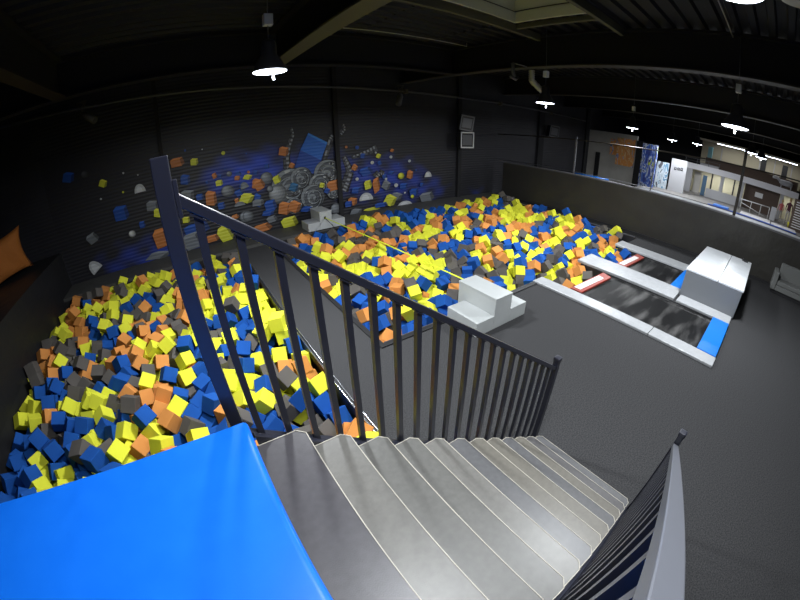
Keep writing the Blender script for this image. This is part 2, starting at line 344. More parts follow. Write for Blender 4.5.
# ------------------------------------------------------------------ mural painted on the shutter wall
MURAL= [('So',2.1,0.84,0.2,0.2),('Sg',3.16,1.67,0.25,0.24),('Sg',3.08,2.08,0.47,0.46),('Cy',2.39,2.24,0.29,0.14),('Cy',3.45,1.97,0.32,0.32),('Cy',2.25,1.51,0.46,0.37),('Co',2.78,1.88,0.42,0.41),('Cb',3.09,1.05,0.48,0.47),('Cg',2.64,1.25,0.41,0.22),('Sg',2.1,0.84,0.43,0.43),('Cg',3.07,0.54,0.42,0.27),('Co',2.67,0.29,0.73,0.33),('Cb',2.96,0.8,0.48,0.23),('Cb',4.47,0.66,0.45,0.24),('Co',3.61,0.85,0.51,0.54),('Co',4.01,0.84,0.5,0.49),('Cb',3.14,2.51,0.2,0.2),('Cb',2.7,2.35,0.18,0.18),('Co',3.82,2.96,0.4,0.37),('Co',4.08,2.4,0.23,0.22),('Cb',2.19,1.98,0.27,0.27),('Cb',7.18,1.8,0.61,0.38),('Cb',7.07,2.45,0.25,0.23),('Db',6.83,2.81,0.18,0.16),('Cb',7.85,2.09,0.22,0.19),('Cb',8.39,1.63,0.33,0.17),('Cb',9.03,0.97,0.46,0.29),('Cb',9.58,0.63,0.53,0.37),('Cb',10.03,0.93,0.23,0.19),('Cb',6.67,1.07,0.44,0.29),('Cb',6.29,0.55,0.36,0.27),('Cb',7.83,0.28,0.68,0.22),('Cb',8.07,1.49,0.25,0.22),('Co',7.64,1.16,0.37,0.69),('Co',9.38,1.45,0.36,0.43),('Co',6.47,0.63,0.46,0.36),('Co',6.67,2.01,0.27,0.29),('Do',6.35,2.87,0.12,0.11),('Co',8.48,2.58,0.2,0.15),('Cy',7.24,1.23,0.38,0.42),('Cy',8.29,0.42,0.64,0.54),('Sy',8.91,1.44,0.34,0.29),('Cy',7.8,2.39,0.24,0.21),('Sy',9.5,0.44,0.21,0.18),('Cy',7.39,0.14,0.8,0.18),('Hw',7.12,0.69,0.66,0.49),('Hw',9.12,0.1,0.82,0.4),('Hw',10.41,1.34,0.41,0.4),('Cg',8.12,1.11,0.43,0.44),('Cg',10.37,0.3,0.89,0.51),('Cg',6.61,0.18,0.56,0.28),('Cg',8.62,0.55,0.63,0.38),('Sg',5.72,0.46,0.48,0.46),('Cy',5.21,1.48,0.23,0.22),('Co',5.68,1.4,0.56,0.46),('Cb',5.4,1.23,0.25,0.24),('Cy',3.73,0.27,0.7,0.49),('Dw',8.41,2.31,0.15,0.13),('Dw',9.37,2.07,0.16,0.13),('Dw',8.63,1.05,0.21,0.18),('Dw',7.49,2.14,0.17,0.15),('Dw',8.13,1.38,0.13,0.11),('Dw',6.75,1.53,0.16,0.15),('Dw',9.09,0.66,0.11,0.09),('Dw',7.68,2.54,0.1,0.08),('Db',8.79,1.98,0.1,0.09),('Db',9.73,1.63,0.11,0.09),('Db',8.51,1.18,0.1,0.09),('Co',0.04,3.2,0.51,0.34),('Cy',0.62,3.1,0.29,0.27),('Dy',1.65,3.22,0.14,0.14),('Cy',-2.55,3.1,0.29,0.28),('Sd',-3.09,3.54,0.29,0.28),('Hw',-1.36,2.59,0.39,0.43),('Cb',-2.17,1.99,0.56,0.56),('Cg',-3.37,1.45,0.45,0.37),('Cb',-1.54,1.43,0.23,0.26),('Sw',-1.96,1.22,0.25,0.24),('Dy',-1.94,2.65,0.07,0.07),('Dw',-1.33,3.08,0.05,0.05),('Dw',-2.73,2.63,0.07,0.07),('Dw',-1.8,3.26,0.07,0.07),('Hw',-3.51,0.47,0.48,0.61),('Co',-1.01,0.81,0.57,0.76),('Cy',-0.92,1.68,0.31,0.34),('Cg',-1.05,1.96,0.47,0.39),('Cb',0.22,2.57,0.36,0.38),('Cg',0.19,2.02,0.52,0.43),('Cb',0.61,1.88,0.28,0.24),('Co',0.99,1.75,0.42,0.58),('Cy',-0.01,1.21,0.28,0.25),('Co',1.24,2.5,0.18,0.21),('Cb',1.43,2.44,0.14,0.14),('Cy',1.36,2.22,0.28,0.23),('Sg',1.62,1.88,0.48,0.43),('Cb',1.31,1.41,0.29,0.27),('Cy',2.25,1.49,0.53,0.37),('Co',2.69,1.94,0.37,0.42),('Cy',2.39,2.24,0.33,0.2),('Co',2.02,2.27,0.22,0.18),('Cb',2.08,2.41,0.22,0.2),('Cb',2.01,1.74,0.33,0.25),('Hg',2.25,1.93,0.31,0.36),('Sg',2.2,0.84,0.41,0.41),('Cy',1.26,0.37,0.59,0.78),('Co',0.76,0.34,0.55,0.28),('Cg',0.05,0.4,0.76,0.67),('Cb',0.28,0.8,0.98,0.45),('Cg',-1.26,0.22,0.9,0.32),('Cg',2.64,1.25,0.47,0.28),('Hg',1.97,1.32,0.4,0.24),('Co',1.89,1.48,0.18,0.18),('Cb',2.65,1.34,0.28,0.56),('Sg',1.76,2.47,0.2,0.19),('Do',2.45,2.41,0.11,0.11),('Cb',0.95,2.33,0.12,0.12),('Db',0.37,3.54,0.08,0.08),('Dw',0.95,3.47,0.05,0.05),('Db',1.63,2.67,0.07,0.07),('Co',1.74,0.92,0.28,0.18),('Db',2.45,3.07,0.07,0.07),('Cb',-3.68,3.6,0.44,0.37)]
PANEL1= [(4.84, 3.54), (5.58, 3.11), (5.26, 2.46), (4.47, 2.93)]
PANEL2= [(4.47, 2.93), (5.26, 2.46), (4.91, 1.97), (4.2, 2.32)]
COILS= [(3.98, 1.48, 0.79, 0.76), (4.42, 1.84, 0.44, 0.42), (5.51, 1.86, 0.59, 0.55), (3.44, 1.43, 0.36, 0.36), (5.14, 1.49, 0.46, 0.43), (4.01, 0.84, 0.34, 0.33), (4.82, 1.03, 0.52, 0.5), (5.72, 1.11, 0.32, 0.3)]
ARMS= [([(4.21, 3.8), (4.25, 3.52), (4.07, 3.17), (3.92, 2.72), (3.92, 2.3), (4.14, 2.03)], 0.24), ([(6.25, 2.51), (6.35, 2.24), (6.49, 1.87), (6.29, 1.44), (6.11, 1.15)], 0.34), ([(6.28, 3.8), (6.35, 3.59), (6.15, 3.41)], 0.2), ([(6.58, 2.42), (6.98, 2.51), (7.39, 2.61), (7.75, 2.75)], 0.26), ([(5.01, 2.1), (5.33, 2.21), (5.71, 3.2), (5.85, 3.38)], 0.21), ([(7.89, 1.51), (8.07, 1.6), (7.83, 1.68), (7.64, 1.49)], 0.26)]
GLOW= [(2.83, 2.49, 1.5, 0.9), (1.85, 2.3, 1.3, 0.8), (8.13, 1.33, 2.2, 0.85), (10.6, 0.61, 1.4, 0.5), (6.05, 1.97, 1.5, 0.4), (-2.33, 0.28, 1.8, 0.5), (-0.69, 0.07, 1.5, 0.6), (13.65, 0.22, 1.0, 0.4), (5.07, 2.87, 1.0, 0.3)]

MC = {'y': (.80, .82, .05), 'o': (.62, .21, .05), 'b': (.008, .08, .42), 'g': (.20, .22, .25), 'w': (.62, .64, .66), 'd': (.06, .06, .07)}
def mural():
    bm = bmesh.new(); lay = bm.loops.layers.float_color.new('paint'); rnd = random.Random(5); st = [0]
    def poly(pts, c):
        y = 11.792 - st[0] * .00012
        vs = [bm.verts.new((x, y, max(z, .104))) for x, z in pts]
        try: f = bm.faces.new(vs)
        except Exception: return
        for l in f.loops: l[lay] = (*(v * .64 for v in c), 1)
    def sh(c, k): return tuple(min(1, v * k) for v in c)
    def ell(x, z, w, h, n=18, a0=0, a1=2 * PI, rot=0):
        return [(x + w / 2 * math.cos(a0 + (a1 - a0) * i / n) * math.cos(rot) - h / 2 * math.sin(a0 + (a1 - a0) * i / n) * math.sin(rot),
                 z + w / 2 * math.cos(a0 + (a1 - a0) * i / n) * math.sin(rot) + h / 2 * math.sin(a0 + (a1 - a0) * i / n) * math.cos(rot)) for i in range(n + (0 if a1 - a0 > 6 else 1))]
    # blue haze of the painting: one fine grid
    nx, nz = 190, 44; X0, X1, Z0, Z1 = -4.6, 14.7, .104, 4.5
    g = [[bm.verts.new((X0 + (X1 - X0) * i / nx, 11.794, Z0 + (Z1 - Z0) * j / nz)) for j in range(nz + 1)] for i in range(nx + 1)]
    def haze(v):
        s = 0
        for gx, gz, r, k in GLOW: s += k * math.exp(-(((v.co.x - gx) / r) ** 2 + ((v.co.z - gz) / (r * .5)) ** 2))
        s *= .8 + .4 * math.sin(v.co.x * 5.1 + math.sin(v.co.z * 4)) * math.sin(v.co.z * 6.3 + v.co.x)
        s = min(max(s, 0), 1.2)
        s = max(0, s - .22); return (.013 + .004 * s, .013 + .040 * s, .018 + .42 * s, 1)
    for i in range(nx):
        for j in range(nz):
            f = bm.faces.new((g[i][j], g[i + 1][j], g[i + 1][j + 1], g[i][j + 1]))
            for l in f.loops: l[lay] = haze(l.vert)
    def cube(x, z, w, h, c):
        a = rnd.uniform(-.5, .5); k = rnd.uniform(.3, .45); ca, sa = math.cos(a), math.sin(a)
        def T(p, q): return (x + (p * ca - q * sa) * w / 2, z + (p * sa + q * ca) * h / 2)
        e = k
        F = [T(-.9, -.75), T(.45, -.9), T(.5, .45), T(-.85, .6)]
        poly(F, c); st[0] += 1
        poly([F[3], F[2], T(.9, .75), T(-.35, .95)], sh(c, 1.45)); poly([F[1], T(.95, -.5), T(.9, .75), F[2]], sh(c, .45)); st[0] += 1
    def sphere(x, z, w, h, c):
        for i in range(6):
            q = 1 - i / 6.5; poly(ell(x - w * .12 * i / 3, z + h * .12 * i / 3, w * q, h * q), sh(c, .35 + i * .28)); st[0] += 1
    def dome(x, z, w, h, c):
        rot = rnd.uniform(-.2, .9)
        poly(ell(x, z - h * .2, w, h * 1.3, 14, 0, PI, rot if w < h else 0), c); st[0] += 1
        poly(ell(x - w * .05, z - h * .15, w * .55, h * .9, 10, 0, PI, rot if w < h else 0), sh(c, 1.3)); st[0] += 1
    def coil(x, z, rx, rz, n=9):
        for i in range(n):
            q = 1 - i / n; ox = rx * .10 * math.sin(i * 1.7); oz = rz * .10 * math.cos(i * 1.3)
            poly(ell(x + ox, z + oz, 2 * rx * q, 2 * rz * q, 26, rot=i * .5), (.012, .012, .015)); st[0] += 1
            poly(ell(x + ox - rx * .03, z + oz + rz * .03, 1.88 * rx * q, 1.86 * rz * q, 26, rot=i * .5), (.27, .30, .33) if i % 2 == 0 else (.09, .10, .12)); st[0] += 1
            for m in range(3):
                a = rnd.uniform(0, 6.28); poly([(x + ox + rx * q * .94 * math.cos(a + t), z + oz + rz * q * .92 * math.sin(a + t)) for t in (0, .15, .3)] + [(x + ox + rx * q * .8 * math.cos(a + t), z + oz + rz * q * .78 * math.sin(a + t)) for t in (.3, .15, 0)], (.55, .58, .6))
            st[0] += 1
    def arm(pts, w):
        P = [Vector((a, 0, b_)) for a, b_ in pts]; L = []
        for a, c in zip(P, P[1:]):
            for k in range(5): L.append(a.lerp(c, k / 5))
        L.append(P[-1]); n = len(L)
        for i in range(n - 1):
            d = (L[i + 1] - L[i]).normalized(); p = Vector((-d.z, 0, d.x)); ww = w * (.35 + .65 * i / n) / 2
            for lo, hi, c in ((-1, 1, (.012, .013, .016)), (-.8, .1, (.09, .095, .11) if i % 3 else (.02, .02, .03)), (-.1, .6, (.34, .36, .40) if i % 2 else (.07, .07, .08))):
                q = [L[i] + p * ww * lo, L[i + 1] + p * ww * lo, L[i + 1] + p * ww * hi, L[i] + p * ww * hi]
                poly([(v.x, v.z) for v in q], c); st[0] += 1
    for pts, w in ARMS: arm(pts, w * 1.6)
    items = sorted(MURAL, key=lambda m: -m[2])
    big = [m for m in items if m[3] > .75]; small = [m for m in items if m[3] <= .75]
    def draw(m):
        k, x, z, w, h = m; c = MC[k[1]]
        {'C': cube, 'S': sphere, 'H': dome, 'D': lambda x, z, w, h, c: (poly(ell(x, z, w, h, 8), c), st.__setitem__(0, st[0] + 1))}[k[0]](x, z, w, h, c)
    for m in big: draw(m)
    poly(PANEL2, (.008, .07, .42)); st[0] += 1; poly(PANEL1, (.02, .17, .72)); st[0] += 1
    poly([PANEL1[0], PANEL1[1], (PANEL1[1][0] - .05, PANEL1[1][1] - .08), (PANEL1[0][0] - .04, PANEL1[0][1] - .06)], (.05, .3, .95)); st[0] += 1
    for i, (x, z, rx, rz) in enumerate(COILS):
        if i == 3: sphere(x, z, 2 * rx, 2 * rz, (.3, .32, .34))
        else: coil(x, z, rx, rz)
    for m in small: draw(m)
    x, z = COILS[0][:2]; cube(x + .08, z + .1, .36, .36, (.03, .16, .35))
    me = bpy.data.meshes.new('wall_mural_painting'); bm.to_mesh(me); bm.free()
    m = bpy.data.materials.new('mural_paint'); m.use_nodes = True; nt = m.node_tree; bs = nt.nodes['Principled BSDF']; bs.inputs['Roughness'].default_value = .55
    a = nt.nodes.new('ShaderNodeAttribute'); a.attribute_name = 'paint'; nt.links.new(a.outputs['Color'], bs.inputs['Base Color'])
    tc = nt.nodes.new('ShaderNodeTexCoord'); w = nt.nodes.new('ShaderNodeTexWave'); w.bands_direction = 'Z'; w.inputs['Scale'].default_value = 2.6
    bp = nt.nodes.new('ShaderNodeBump'); bp.inputs['Strength'].default_value = .5; bp.inputs['Distance'].default_value = .015
    nt.links.new(tc.outputs['Object'], w.inputs['Vector']); nt.links.new(w.outputs['Fac'], bp.inputs['Height']); nt.links.new(bp.outputs['Normal'], bs.inputs['Normal'])
    return tag(new_obj('wall_painting', me, m), 'spray painted mural of floating cubes, spheres and silver coils on the shutter wall', 'mural')
mural()

# ------------------------------------------------------------------ divider wall with net frame
t = thing('divider_wall', 'long black padded divider wall behind the pit and sofa', 'divider wall', (14.95, 2, 0))
b = MB(); y = 10.45; b.box(14.86, 15.06, -8.9, 10.98, .101, 1.82); o = b.build('padding', M['black_pad'], t); local(o, t.location)
b = MB(); b.box(14.84, 15.08, -8.9, 10.99, 1.821, 1.87); local(b.build('top_rail', M['steel_grey'], t), t.location)
b = MB(); b.box(14.80, 14.86, -8.9, 10.49, .0, .10); local(b.build('skirting', M['pit_vinyl'], t), t.location)
t = thing('net_frame', 'thin steel post and cable frame on the divider wall', 'frame', (15.2, 2, 0))
for y, w, m in ((7.0, .03, M['steel_grey']), (3.3, .02, M['steel_grey']), (-.2, .055, M['steel_dim'])):
    b = MB(); b.box(15.14, 15.14 + 2 * w, y - w, y + w, 0, 3.55 if y > 0 else 4.3); local(b.build('post', m, t), t.location)
b = MB(); b.tube([(15.17, 11.7, 3.3), (15.17, 4, 3.47), (15.17, -8.9, 4.0)], .025, 8); local(b.build('top_cable', M['steel_dim'], t), t.location)
b = MB(); b.tube([(15.17, 11.7, 1.95), (15.17, -8.9, 1.95)], .012, 8); local(b.build('lower_cable', M['steel_grey'], t), t.location)

# ------------------------------------------------------------------ staircase
G, X0, RZ = .2444, .1425, .18
t = thing('staircase', 'straight flight of twelve grey laminate steps with pale plywood edges', 'staircase', (1.6, -.5, 0))
tm = [0, 1, 2, 2, 1, 3, 4, 4, 3, 4, 5, 3]
for i in range(1, 13):
    x1 = X0 + G * i; x0 = x1 - G - (.03 if i > 1 else .045); z = 2.34 - RZ * i; c = .045; y0, y1 = -1.222, .168
    pts = [(x0, y0), (x1 - c, y0), (x1, y0 + c), (x1, y1 - c), (x1 - c, y1), (x0, y1)]
    b = MB(); b.prism(pts, 'z', z - .018, z); o = b.build('tread', [TREAD[tm[i - 1]], M['wood_edge']], t); local(o, t.location)
    for p in o.data.polygons:
        if abs(p.normal.z) < .5: p.material_index = 1
    b = MB()
    for p, q in (((x1 - .003, y0 + c), (x1 - .003, y1 - c)), ((x1 - c - .002, y0 + .003), (x1 - .001, y0 + c + .002)), ((x1 - c - .002, y1 - .003), (x1 - .001, y1 - c - .002)), ((x0 + .03, y0 + .003), (x1 - c, y0 + .003)), ((x0 + .03, y1 - .003), (x1 - c, y1 - .003))):
        b.bar((*p, z + .0012), (*q, z + .0012), .0045, .003)
    b = b.build('edge_strip', M['wood_edge'], o)
    b2 = MB(); b2.box(x1 - .052, x1 - .034, -1.18, .13, z - .179, z - .019); local(b2.build('riser', M['plastic_black'], t), t.location)
def sl(x): return 2.445 - .7365 * x
for y0, y1 in ((.172, .196), (-1.25, -1.226)):
    b = MB(); b.prism([(.13, sl(.13) - .12), (3.10, sl(3.10) - .12), (3.10, 0.001), (2.85, 0.001), (.13, sl(.13) - .42)], 'y', y0, y1); local(b.build('stringer', M['rail'], t, bevel=.003), t.location)
def railing(yc, label, first, h0, tall, trip):
    t = thing('stair_railing', label, 'stair railing', (1.6, yc, 1.6))
    top = lambda x: (3.50 if trip else 3.46) - .7365 * x
    w = .045 if trip else .055; s = math.sqrt(1 + .7365 ** 2)
    b = MB(); b.prism([(first, top(first)), (3.014, top(3.014)), (3.014, top(3.014) - .05), (first, top(first) - .05)], 'y', yc - w / 2, yc + w / 2); local(b.build('handrail', M['rail'] if trip else M['rail_lit'], t, bevel=.004), t.location)
    b = MB(); f = lambda x: 2.325 - .7365 * x
    b.prism([(first, f(first)), (3.014, f(3.014)), (3.014, f(3.014) - .045), (first, f(first) - .045)], 'y', yc - .02, yc + .02); local(b.build('bottom_rail', M['rail'], t, bevel=.004), t.location)
    for j in range(1, 21):
        xr = .0442 + .1433 * j; xc = xr - .017
        b = MB(); b.prism([(xc - .017, f(xc - .017) - .005), (xc + .017, f(xc + .017) - .005), (xc + .017, top(xc + .017) - .045), (xc - .017, top(xc - .017) - .045)], 'y', yc - .017, yc + .017); bal = local(b.build('baluster', M['rail'] if trip else M['rail_half_lit'], t), t.location)
        if trip:
            b = MB(); b.prism([(xc - .03, top(xc - .03) - .053), (xc + .03, top(xc + .03) - .053), (xc + .03, top(xc + .03) - .062), (xc - .03, top(xc - .03) - .062)], 'y', yc - .021, yc + .021); b.build('bracket_plate', M['rail'], bal)
    b = MB(); b.box(.035, .10, yc - .032, yc + .032, 2.20, tall); local(b.build('newel_post', M['rail'], t, bevel=.004), t.location)
    b = MB(); b.box(3.015, 3.075, yc - .03, yc + .03, .001, 1.335); ep = local(b.build('end_post', M['rail'], t, bevel=.004), t.location)
    b = MB(); b.box(3.008, 3.082, yc - .037, yc + .037, 1.336, 1.385); b.build('post_cap', M['rail'], ep, bevel=.012)
    b = MB(); b.box(.1005, .118, yc - .028, yc + .028, 3.33, 3.47); local(b.build('rail_bracket', M['rail'], t, bevel=.003), t.location)
railing(.218, 'black painted steel railing with tall end post, on the pit side of the stairs', .11, 3.42, 3.56, True)
railing(-1.274, 'steel railing with a handrail lightened for lamplight, on the open floor side of the stairs', .11, 3.42, 3.46, False)

# big blue mat at the top of the stairs
x0, x1, y0, y1, z0, z1 = -3.6, .122, -3.4, .085, 2.342, 2.44
b = MB(); b.box(x0, x1, y0, y1, z0, z1); o = b.build('gym_mat', M['blue_mat'], None, bevel=.03, seg=5, smooth=True)
tag(o, 'large smooth bright blue gym mat at the top of the stairs', 'gym mat')

# ------------------------------------------------------------------ foam blocks and slackline
def step_block(x, y0, y1, z, lab, hole=False):
    t = thing('vaulting_block', lab, 'vaulting block', (x + .7, (y0 + y1) / 2, z))
    b = MB(); b.box(x, x + .459, y0, y1 - .2, z, z + .29); local(b.build('side_step', M['block'], t, bevel=.01), t.location)
    b = MB(); b.box(x + .931, x + 1.44, y0, y1 - .2, z, z + .29); local(b.build('side_step', M['block'], t, bevel=.01), t.location)
    b = MB(); b.box(x + .46, x + .93, y0, y1, z, z + .60); local(b.build('centre_block', M['block'], t, bevel=.01), t.location)
    b = MB(); b.box(x + .455, x + .935, y0 - .005, y1 + .005, z + .601, z + .645); local(b.build('lid_pad', M['block'], t, bevel=.008), t.location)
    if hole:
        b = MB(); b.box(x + .62, x + .70, y0 - .008, y0 + .002, z + .36, z + .46); local(b.build('anchor_hole', M['plastic_black'], t), t.location)
    return t
step_block(4.15, 2.42, 3.42, .001, 'pale grey T-shaped vaulting block at the front edge of the large pit')
step_block(4.04, 10.42, 11.35, .101, 'pale grey T-shaped block with a black hole on the ledge below the mural', True)
b = MB(); b.bar((4.70, 10.41, .51), (4.95, 3.43, .50), .05, .004); tag(b.build('slackline', M['line']), 'yellow green slackline stretched over the large foam pit', 'slackline')
b = MB(); b.tube([(4.72, 10.40, .48), (4.95, 10.30, .16), (5.0, 10.28, .12)], .008, 6); tag(b.build('strap_tail', M['pit_vinyl']), 'thin dark strap hanging from the hole of the ledge block', 'strap')
# big two-part box at the trampolines
t = thing('landing_box', 'large shiny grey landing box standing across the second trampoline', 'landing box', (11.6, -.52, .0))
b = MB(); b.box(9.965, 13.38, -1.32, .285, .02, .74); b.mi = 1
o = b.build('body', [M['block_side']], t, bevel=.012); local(o, t.location)
for y0, y1 in ((-1.34, -.625), (-.615, .30)):
    b = MB(); b.box(9.96, 13.40, y0, y1, .742, .80); local(b.build('lid', M['lid'], t, bevel=.012), t.location)
for x, y in ((10.05, -1.0), (10.05, .1), (13.2, -1.0), (13.2, .1)):
    b = MB(); b.box(x, x + .14, y, y + .12, .001, .0195); local(b.build('foot', M['plastic_black'], t), t.location)
b = MB(); b.box(13.15, 13.34, -1.2, -1.06, .801, .84); b.box(13.2, 13.3, -1.06, -1.0, .801, .87); tag(b.build('strap_buckle', M['plastic_black'], bevel=.008), 'small black buckle lying on the far edge of the landing box', 'buckle')

# ------------------------------------------------------------------ trampolines and their pads
def trampoline(x0, x1, ya, yb, lab):
    t = thing('trampoline', lab, 'trampoline', ((x0 + x1) / 2, (ya + yb) / 2, 0))
    bm = bmesh.new(); nx, ny = 10, 24
    g = [[bm.verts.new((x0 + (x1 - x0) * i / nx, ya + (yb - ya) * j / ny, -.03 - .05 * math.sin(PI * i / nx) * math.sin(PI * j / ny))) for j in range(ny + 1)] for i in range(nx + 1)]
    for i in range(nx):
        for j in range(ny): bm.faces.new((g[i][j], g[i + 1][j], g[i + 1][j + 1], g[i][j + 1])).smooth = True
    bmesh.ops.solidify(bm, geom=bm.faces[:], thickness=.006)
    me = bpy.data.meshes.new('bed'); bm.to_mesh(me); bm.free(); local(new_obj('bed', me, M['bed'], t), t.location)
    b = MB(); b.tube([(x0 + .01, ya, -.05), (x0 + .01, yb, -.05)], .025, 8); b.tube([(x1 - .01, ya, -.05), (x1 - .01, yb, -.05)], .025, 8); b.tube([(x0, yb, -.05), (x1, yb, -.05)], .025, 8); local(b.build('frame', M['pit_vinyl'], t), t.location)
    b = MB(); e = .10
    b.prism([(x0 + .10, yb - .30), (x1 - .22, yb - .36), (x1 - .10, yb - .05), (x0 + .10, yb + .02)], 'z', -.012, .035); local(b.build('end_cover', M['red_pad'], t, bevel=.006), t.location)
    b = MB(); b.prism([(x0 + .22, yb - .20), (x1 - .50, yb - .26), (x1 - .46, yb - .08), (x0 + .22, yb - .02)], 'z', .0355, .040); local(b.build('cover_panel', M['white_pad'], t), t.location)
    return t
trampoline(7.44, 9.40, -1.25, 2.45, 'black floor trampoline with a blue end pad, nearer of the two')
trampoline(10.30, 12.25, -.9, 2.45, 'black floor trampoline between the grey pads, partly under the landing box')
def pad(x0, x1, y0, y1, m, lab, z1=.06, z0=.001, bev=.015):
    b = MB(); b.box(x0, x1, y0, y1, z0, z1); return tag(b.build('safety_pad', m, bevel=bev, smooth=False), lab, 'safety pad')
pad(7.03, 7.43, .205, 3.27, M['grey_pad'], 'long grey pad beside the nearer trampoline, reaching the foam pit')
pad(7.03, 7.43, -1.29, .19, M['grey_pad'], 'short grey pad beside the nearer trampoline, ending at the blue pad')
def tongue(x0, x1, y0, y1, z, lab):
    b = MB(); b.prism([(y0, .001), (y0, z), (y1 - .25, z), (y1 + .0, z + .02), (y1 + .02, .03), (y1 - .02, .001)], 'x', x0, x1)
    return tag(b.build('safety_pad', M['grey_pad'], bevel=.015), lab, 'safety pad')
tongue(9.42, 10.32, .305, 3.32, .075, 'wide grey middle pad between both trampolines, its tip over the foam')
pad(9.42, 9.955, -1.28, .23, M['grey_pad'], 'grey pad along the foot of the landing box', .062)
tongue(12.27, 12.95, .335, 3.32, .075, 'grey pad on the far side of the second trampoline, next to the divider wall')
b = MB(); b.box(7.445, 9.405, -1.28, -.83, .004, .07); tag(b.build('safety_pad', M['blue_pad'], bevel=.02, seg=3), 'blue end pad of the nearer trampoline', 'safety pad')
b = MB(); b.box(10.34, 12.24, .32, .67, .004, .07); tag(b.build('safety_pad', M['blue_pad'], bevel=.02, seg=3), 'blue pad in front of the landing box on the second trampoline', 'safety pad')

# ------------------------------------------------------------------ sofa
t = thing('sofa', 'low grey fabric sofa against the black divider wall', 'sofa', (14.4, -3.3, 0))
def part(name, m, *bx, bev=.03):
    b = MB(); b.box(*bx); local(b.build(name, m, t, bevel=bev, seg=3), t.location)
part('plinth', M['plastic_black'], 14.06, 14.78, -4.55, -2.28, .001, .12, bev=.005)
part('seat_base', M['sofa'], 14.0, 14.78, -4.42, -2.42, .121, .30)
part('seat_cushion', M['sofa'], 14.0, 14.55, -4.41, -2.43, .301, .46, bev=.05)
part('backrest', M['sofa'], 14.551, 14.79, -4.41, -2.43, .301, .96, bev=.06)
part('armrest', M['sofa'], 13.98, 14.79, -2.42, -2.24, .121, .72, bev=.04); part('armrest', M['sofa'], 13.98, 14.79, -4.60, -4.42, .121, .72, bev=.04)

# orange cushion leaning on the left bench
bm = bmesh.new(); n = 14
def cush(u, v):
    k = (1 - abs(u) ** 3.2) * (1 - abs(v) ** 3.2); e = 1 - .16 * (1 - v * v) * abs(u) - .0; f = 1 - .16 * (1 - u * u) * abs(v)
    return u * e, v * f, k ** .5 if k > 0 else 0
for sgn in (-1, 1):
    g = [[None] * (n + 1) for _ in range(n + 1)]
    for i in range(n + 1):
        for j in range(n + 1):
            a, c, k = cush(-1 + 2 * i / n, -1 + 2 * j / n); g[i][j] = bm.verts.new((a * .95, sgn * .26 * k + .02 * math.sin(a * 9 + c * 4) * k, c * .68))
    for i in range(n):
        for j in range(n): bm.faces.new((g[i][j], g[i + 1][j], g[i + 1][j + 1], g[i][j + 1])).smooth = True
bmesh.ops.remove_doubles(bm, verts=bm.verts, dist=.0005); bmesh.ops.recalc_face_normals(bm, faces=bm.faces)
me = bpy.data.meshes.new('cushion'); bm.to_mesh(me); bm.free()
o = new_obj('cushion', me, M['orange_cloth']); o.location = (-6.0, 9.98, 1.98); o.rotation_euler = (.18, -.10, .70)
tag(o, 'large crumpled orange cushion on the black bench at the far left', 'cushion')

# ------------------------------------------------------------------ beyond the divider: raised court, mezzanine, graffiti panels
slab('court_floor', [(17.5, 34, -8.9, 6.9)], .001, .9, M['pit_vinyl'], top=M['deck'])
slab('partition_wall', [(26, 26.15, 7.95, 11.79)], .001, 4.2, M['grey_plaster'])
b = MB(); b.box(25.9, 25.998, 10.75, 11.1, .001, 2.6); tag(b.build('banner', M['plastic_black']), 'narrow black panel at the left end of the grey wall', 'panel')
b = MB(); b.box(25.88, 25.998, 7.45, 7.94, .001, 3.9); tag(b.build('banner', M['plastic_black']), 'tall black banner right of the orange graffiti board', 'banner')
def graffiti(name, cols, seed):
    m = bpy.data.materials.new(name); m.use_nodes = True; nt = m.node_tree; bs = nt.nodes['Principled BSDF']; bs.inputs['Roughness'].default_value = .6
    tc = nt.nodes.new('ShaderNodeTexCoord'); mp = nt.nodes.new('ShaderNodeMapping'); mp.inputs['Location'].default_value = (seed, seed * 2, 0); mp.inputs['Rotation'].default_value = (.5, 0, 0)
    mp.inputs['Scale'].default_value = (1, 1.6, .6)
    n = nt.nodes.new('ShaderNodeTexNoise'); n.inputs['Scale'].default_value = 1.6; n.inputs['Detail'].default_value = 2; n.inputs['Distortion'].default_value = 1.5
    r = nt.nodes.new('ShaderNodeValToRGB'); r.color_ramp.interpolation = 'CONSTANT'
    for i, (p, c) in enumerate(cols):
        e = r.color_ramp.elements[i] if i < 2 else r.color_ramp.elements.new(p)
        e.position = p; e.color = (*c, 1)
    nt.links.new(tc.outputs['Object'], mp.inputs['Vector']); nt.links.new(mp.outputs['Vector'], n.inputs['Vector']); nt.links.new(n.outputs['Fac'], r.inputs['Fac']); nt.links.new(r.outputs['Color'], bs.inputs['Base Color'])
    return m
GO = graffiti('graffiti_orange', [(0, (.05, .08, .3)), (.36, (.5, .55, .7)), (.41, (.85, .36, .10)), (.56, (.9, .62, .32)), (.6, (.8, .33, .10)), (.68, (.16, .5, .15))], 3)
GB = graffiti('graffiti_blue', [(0, (.02, .04, .22)), (.40, (.05, .12, .45)), (.5, (.5, .55, .65)), (.56, (.02, .03, .15)), (.62, (.5, .6, .05))], 8)
GW = graffiti('graffiti_pale', [(0, (.1, .1, .12)), (.42, (.5, .58, .65)), (.52, (.65, .7, .75)), (.6, (.15, .3, .45))], 5)
b = MB(); b.box(25.90, 25.999, 8.05, 9.45, 1.95, 3.9); tag(b.build('graffiti_board', GO), 'orange, white and blue graffiti board on the grey wall', 'graffiti board')
b = MB(); b.box(25.93, 25.999, 9.47, 9.98, 2.6, 3.75); tag(b.build('graffiti_board', GO), 'small blue and orange graffiti board left of the larger one', 'graffiti board')
b = MB(); b.box(25.7, 25.95, 6.92, 7.42, .001, 3.8); tag(b.build('graffiti_pillar', GB), 'blue graffiti pillar right of the black banner', 'graffiti pillar')
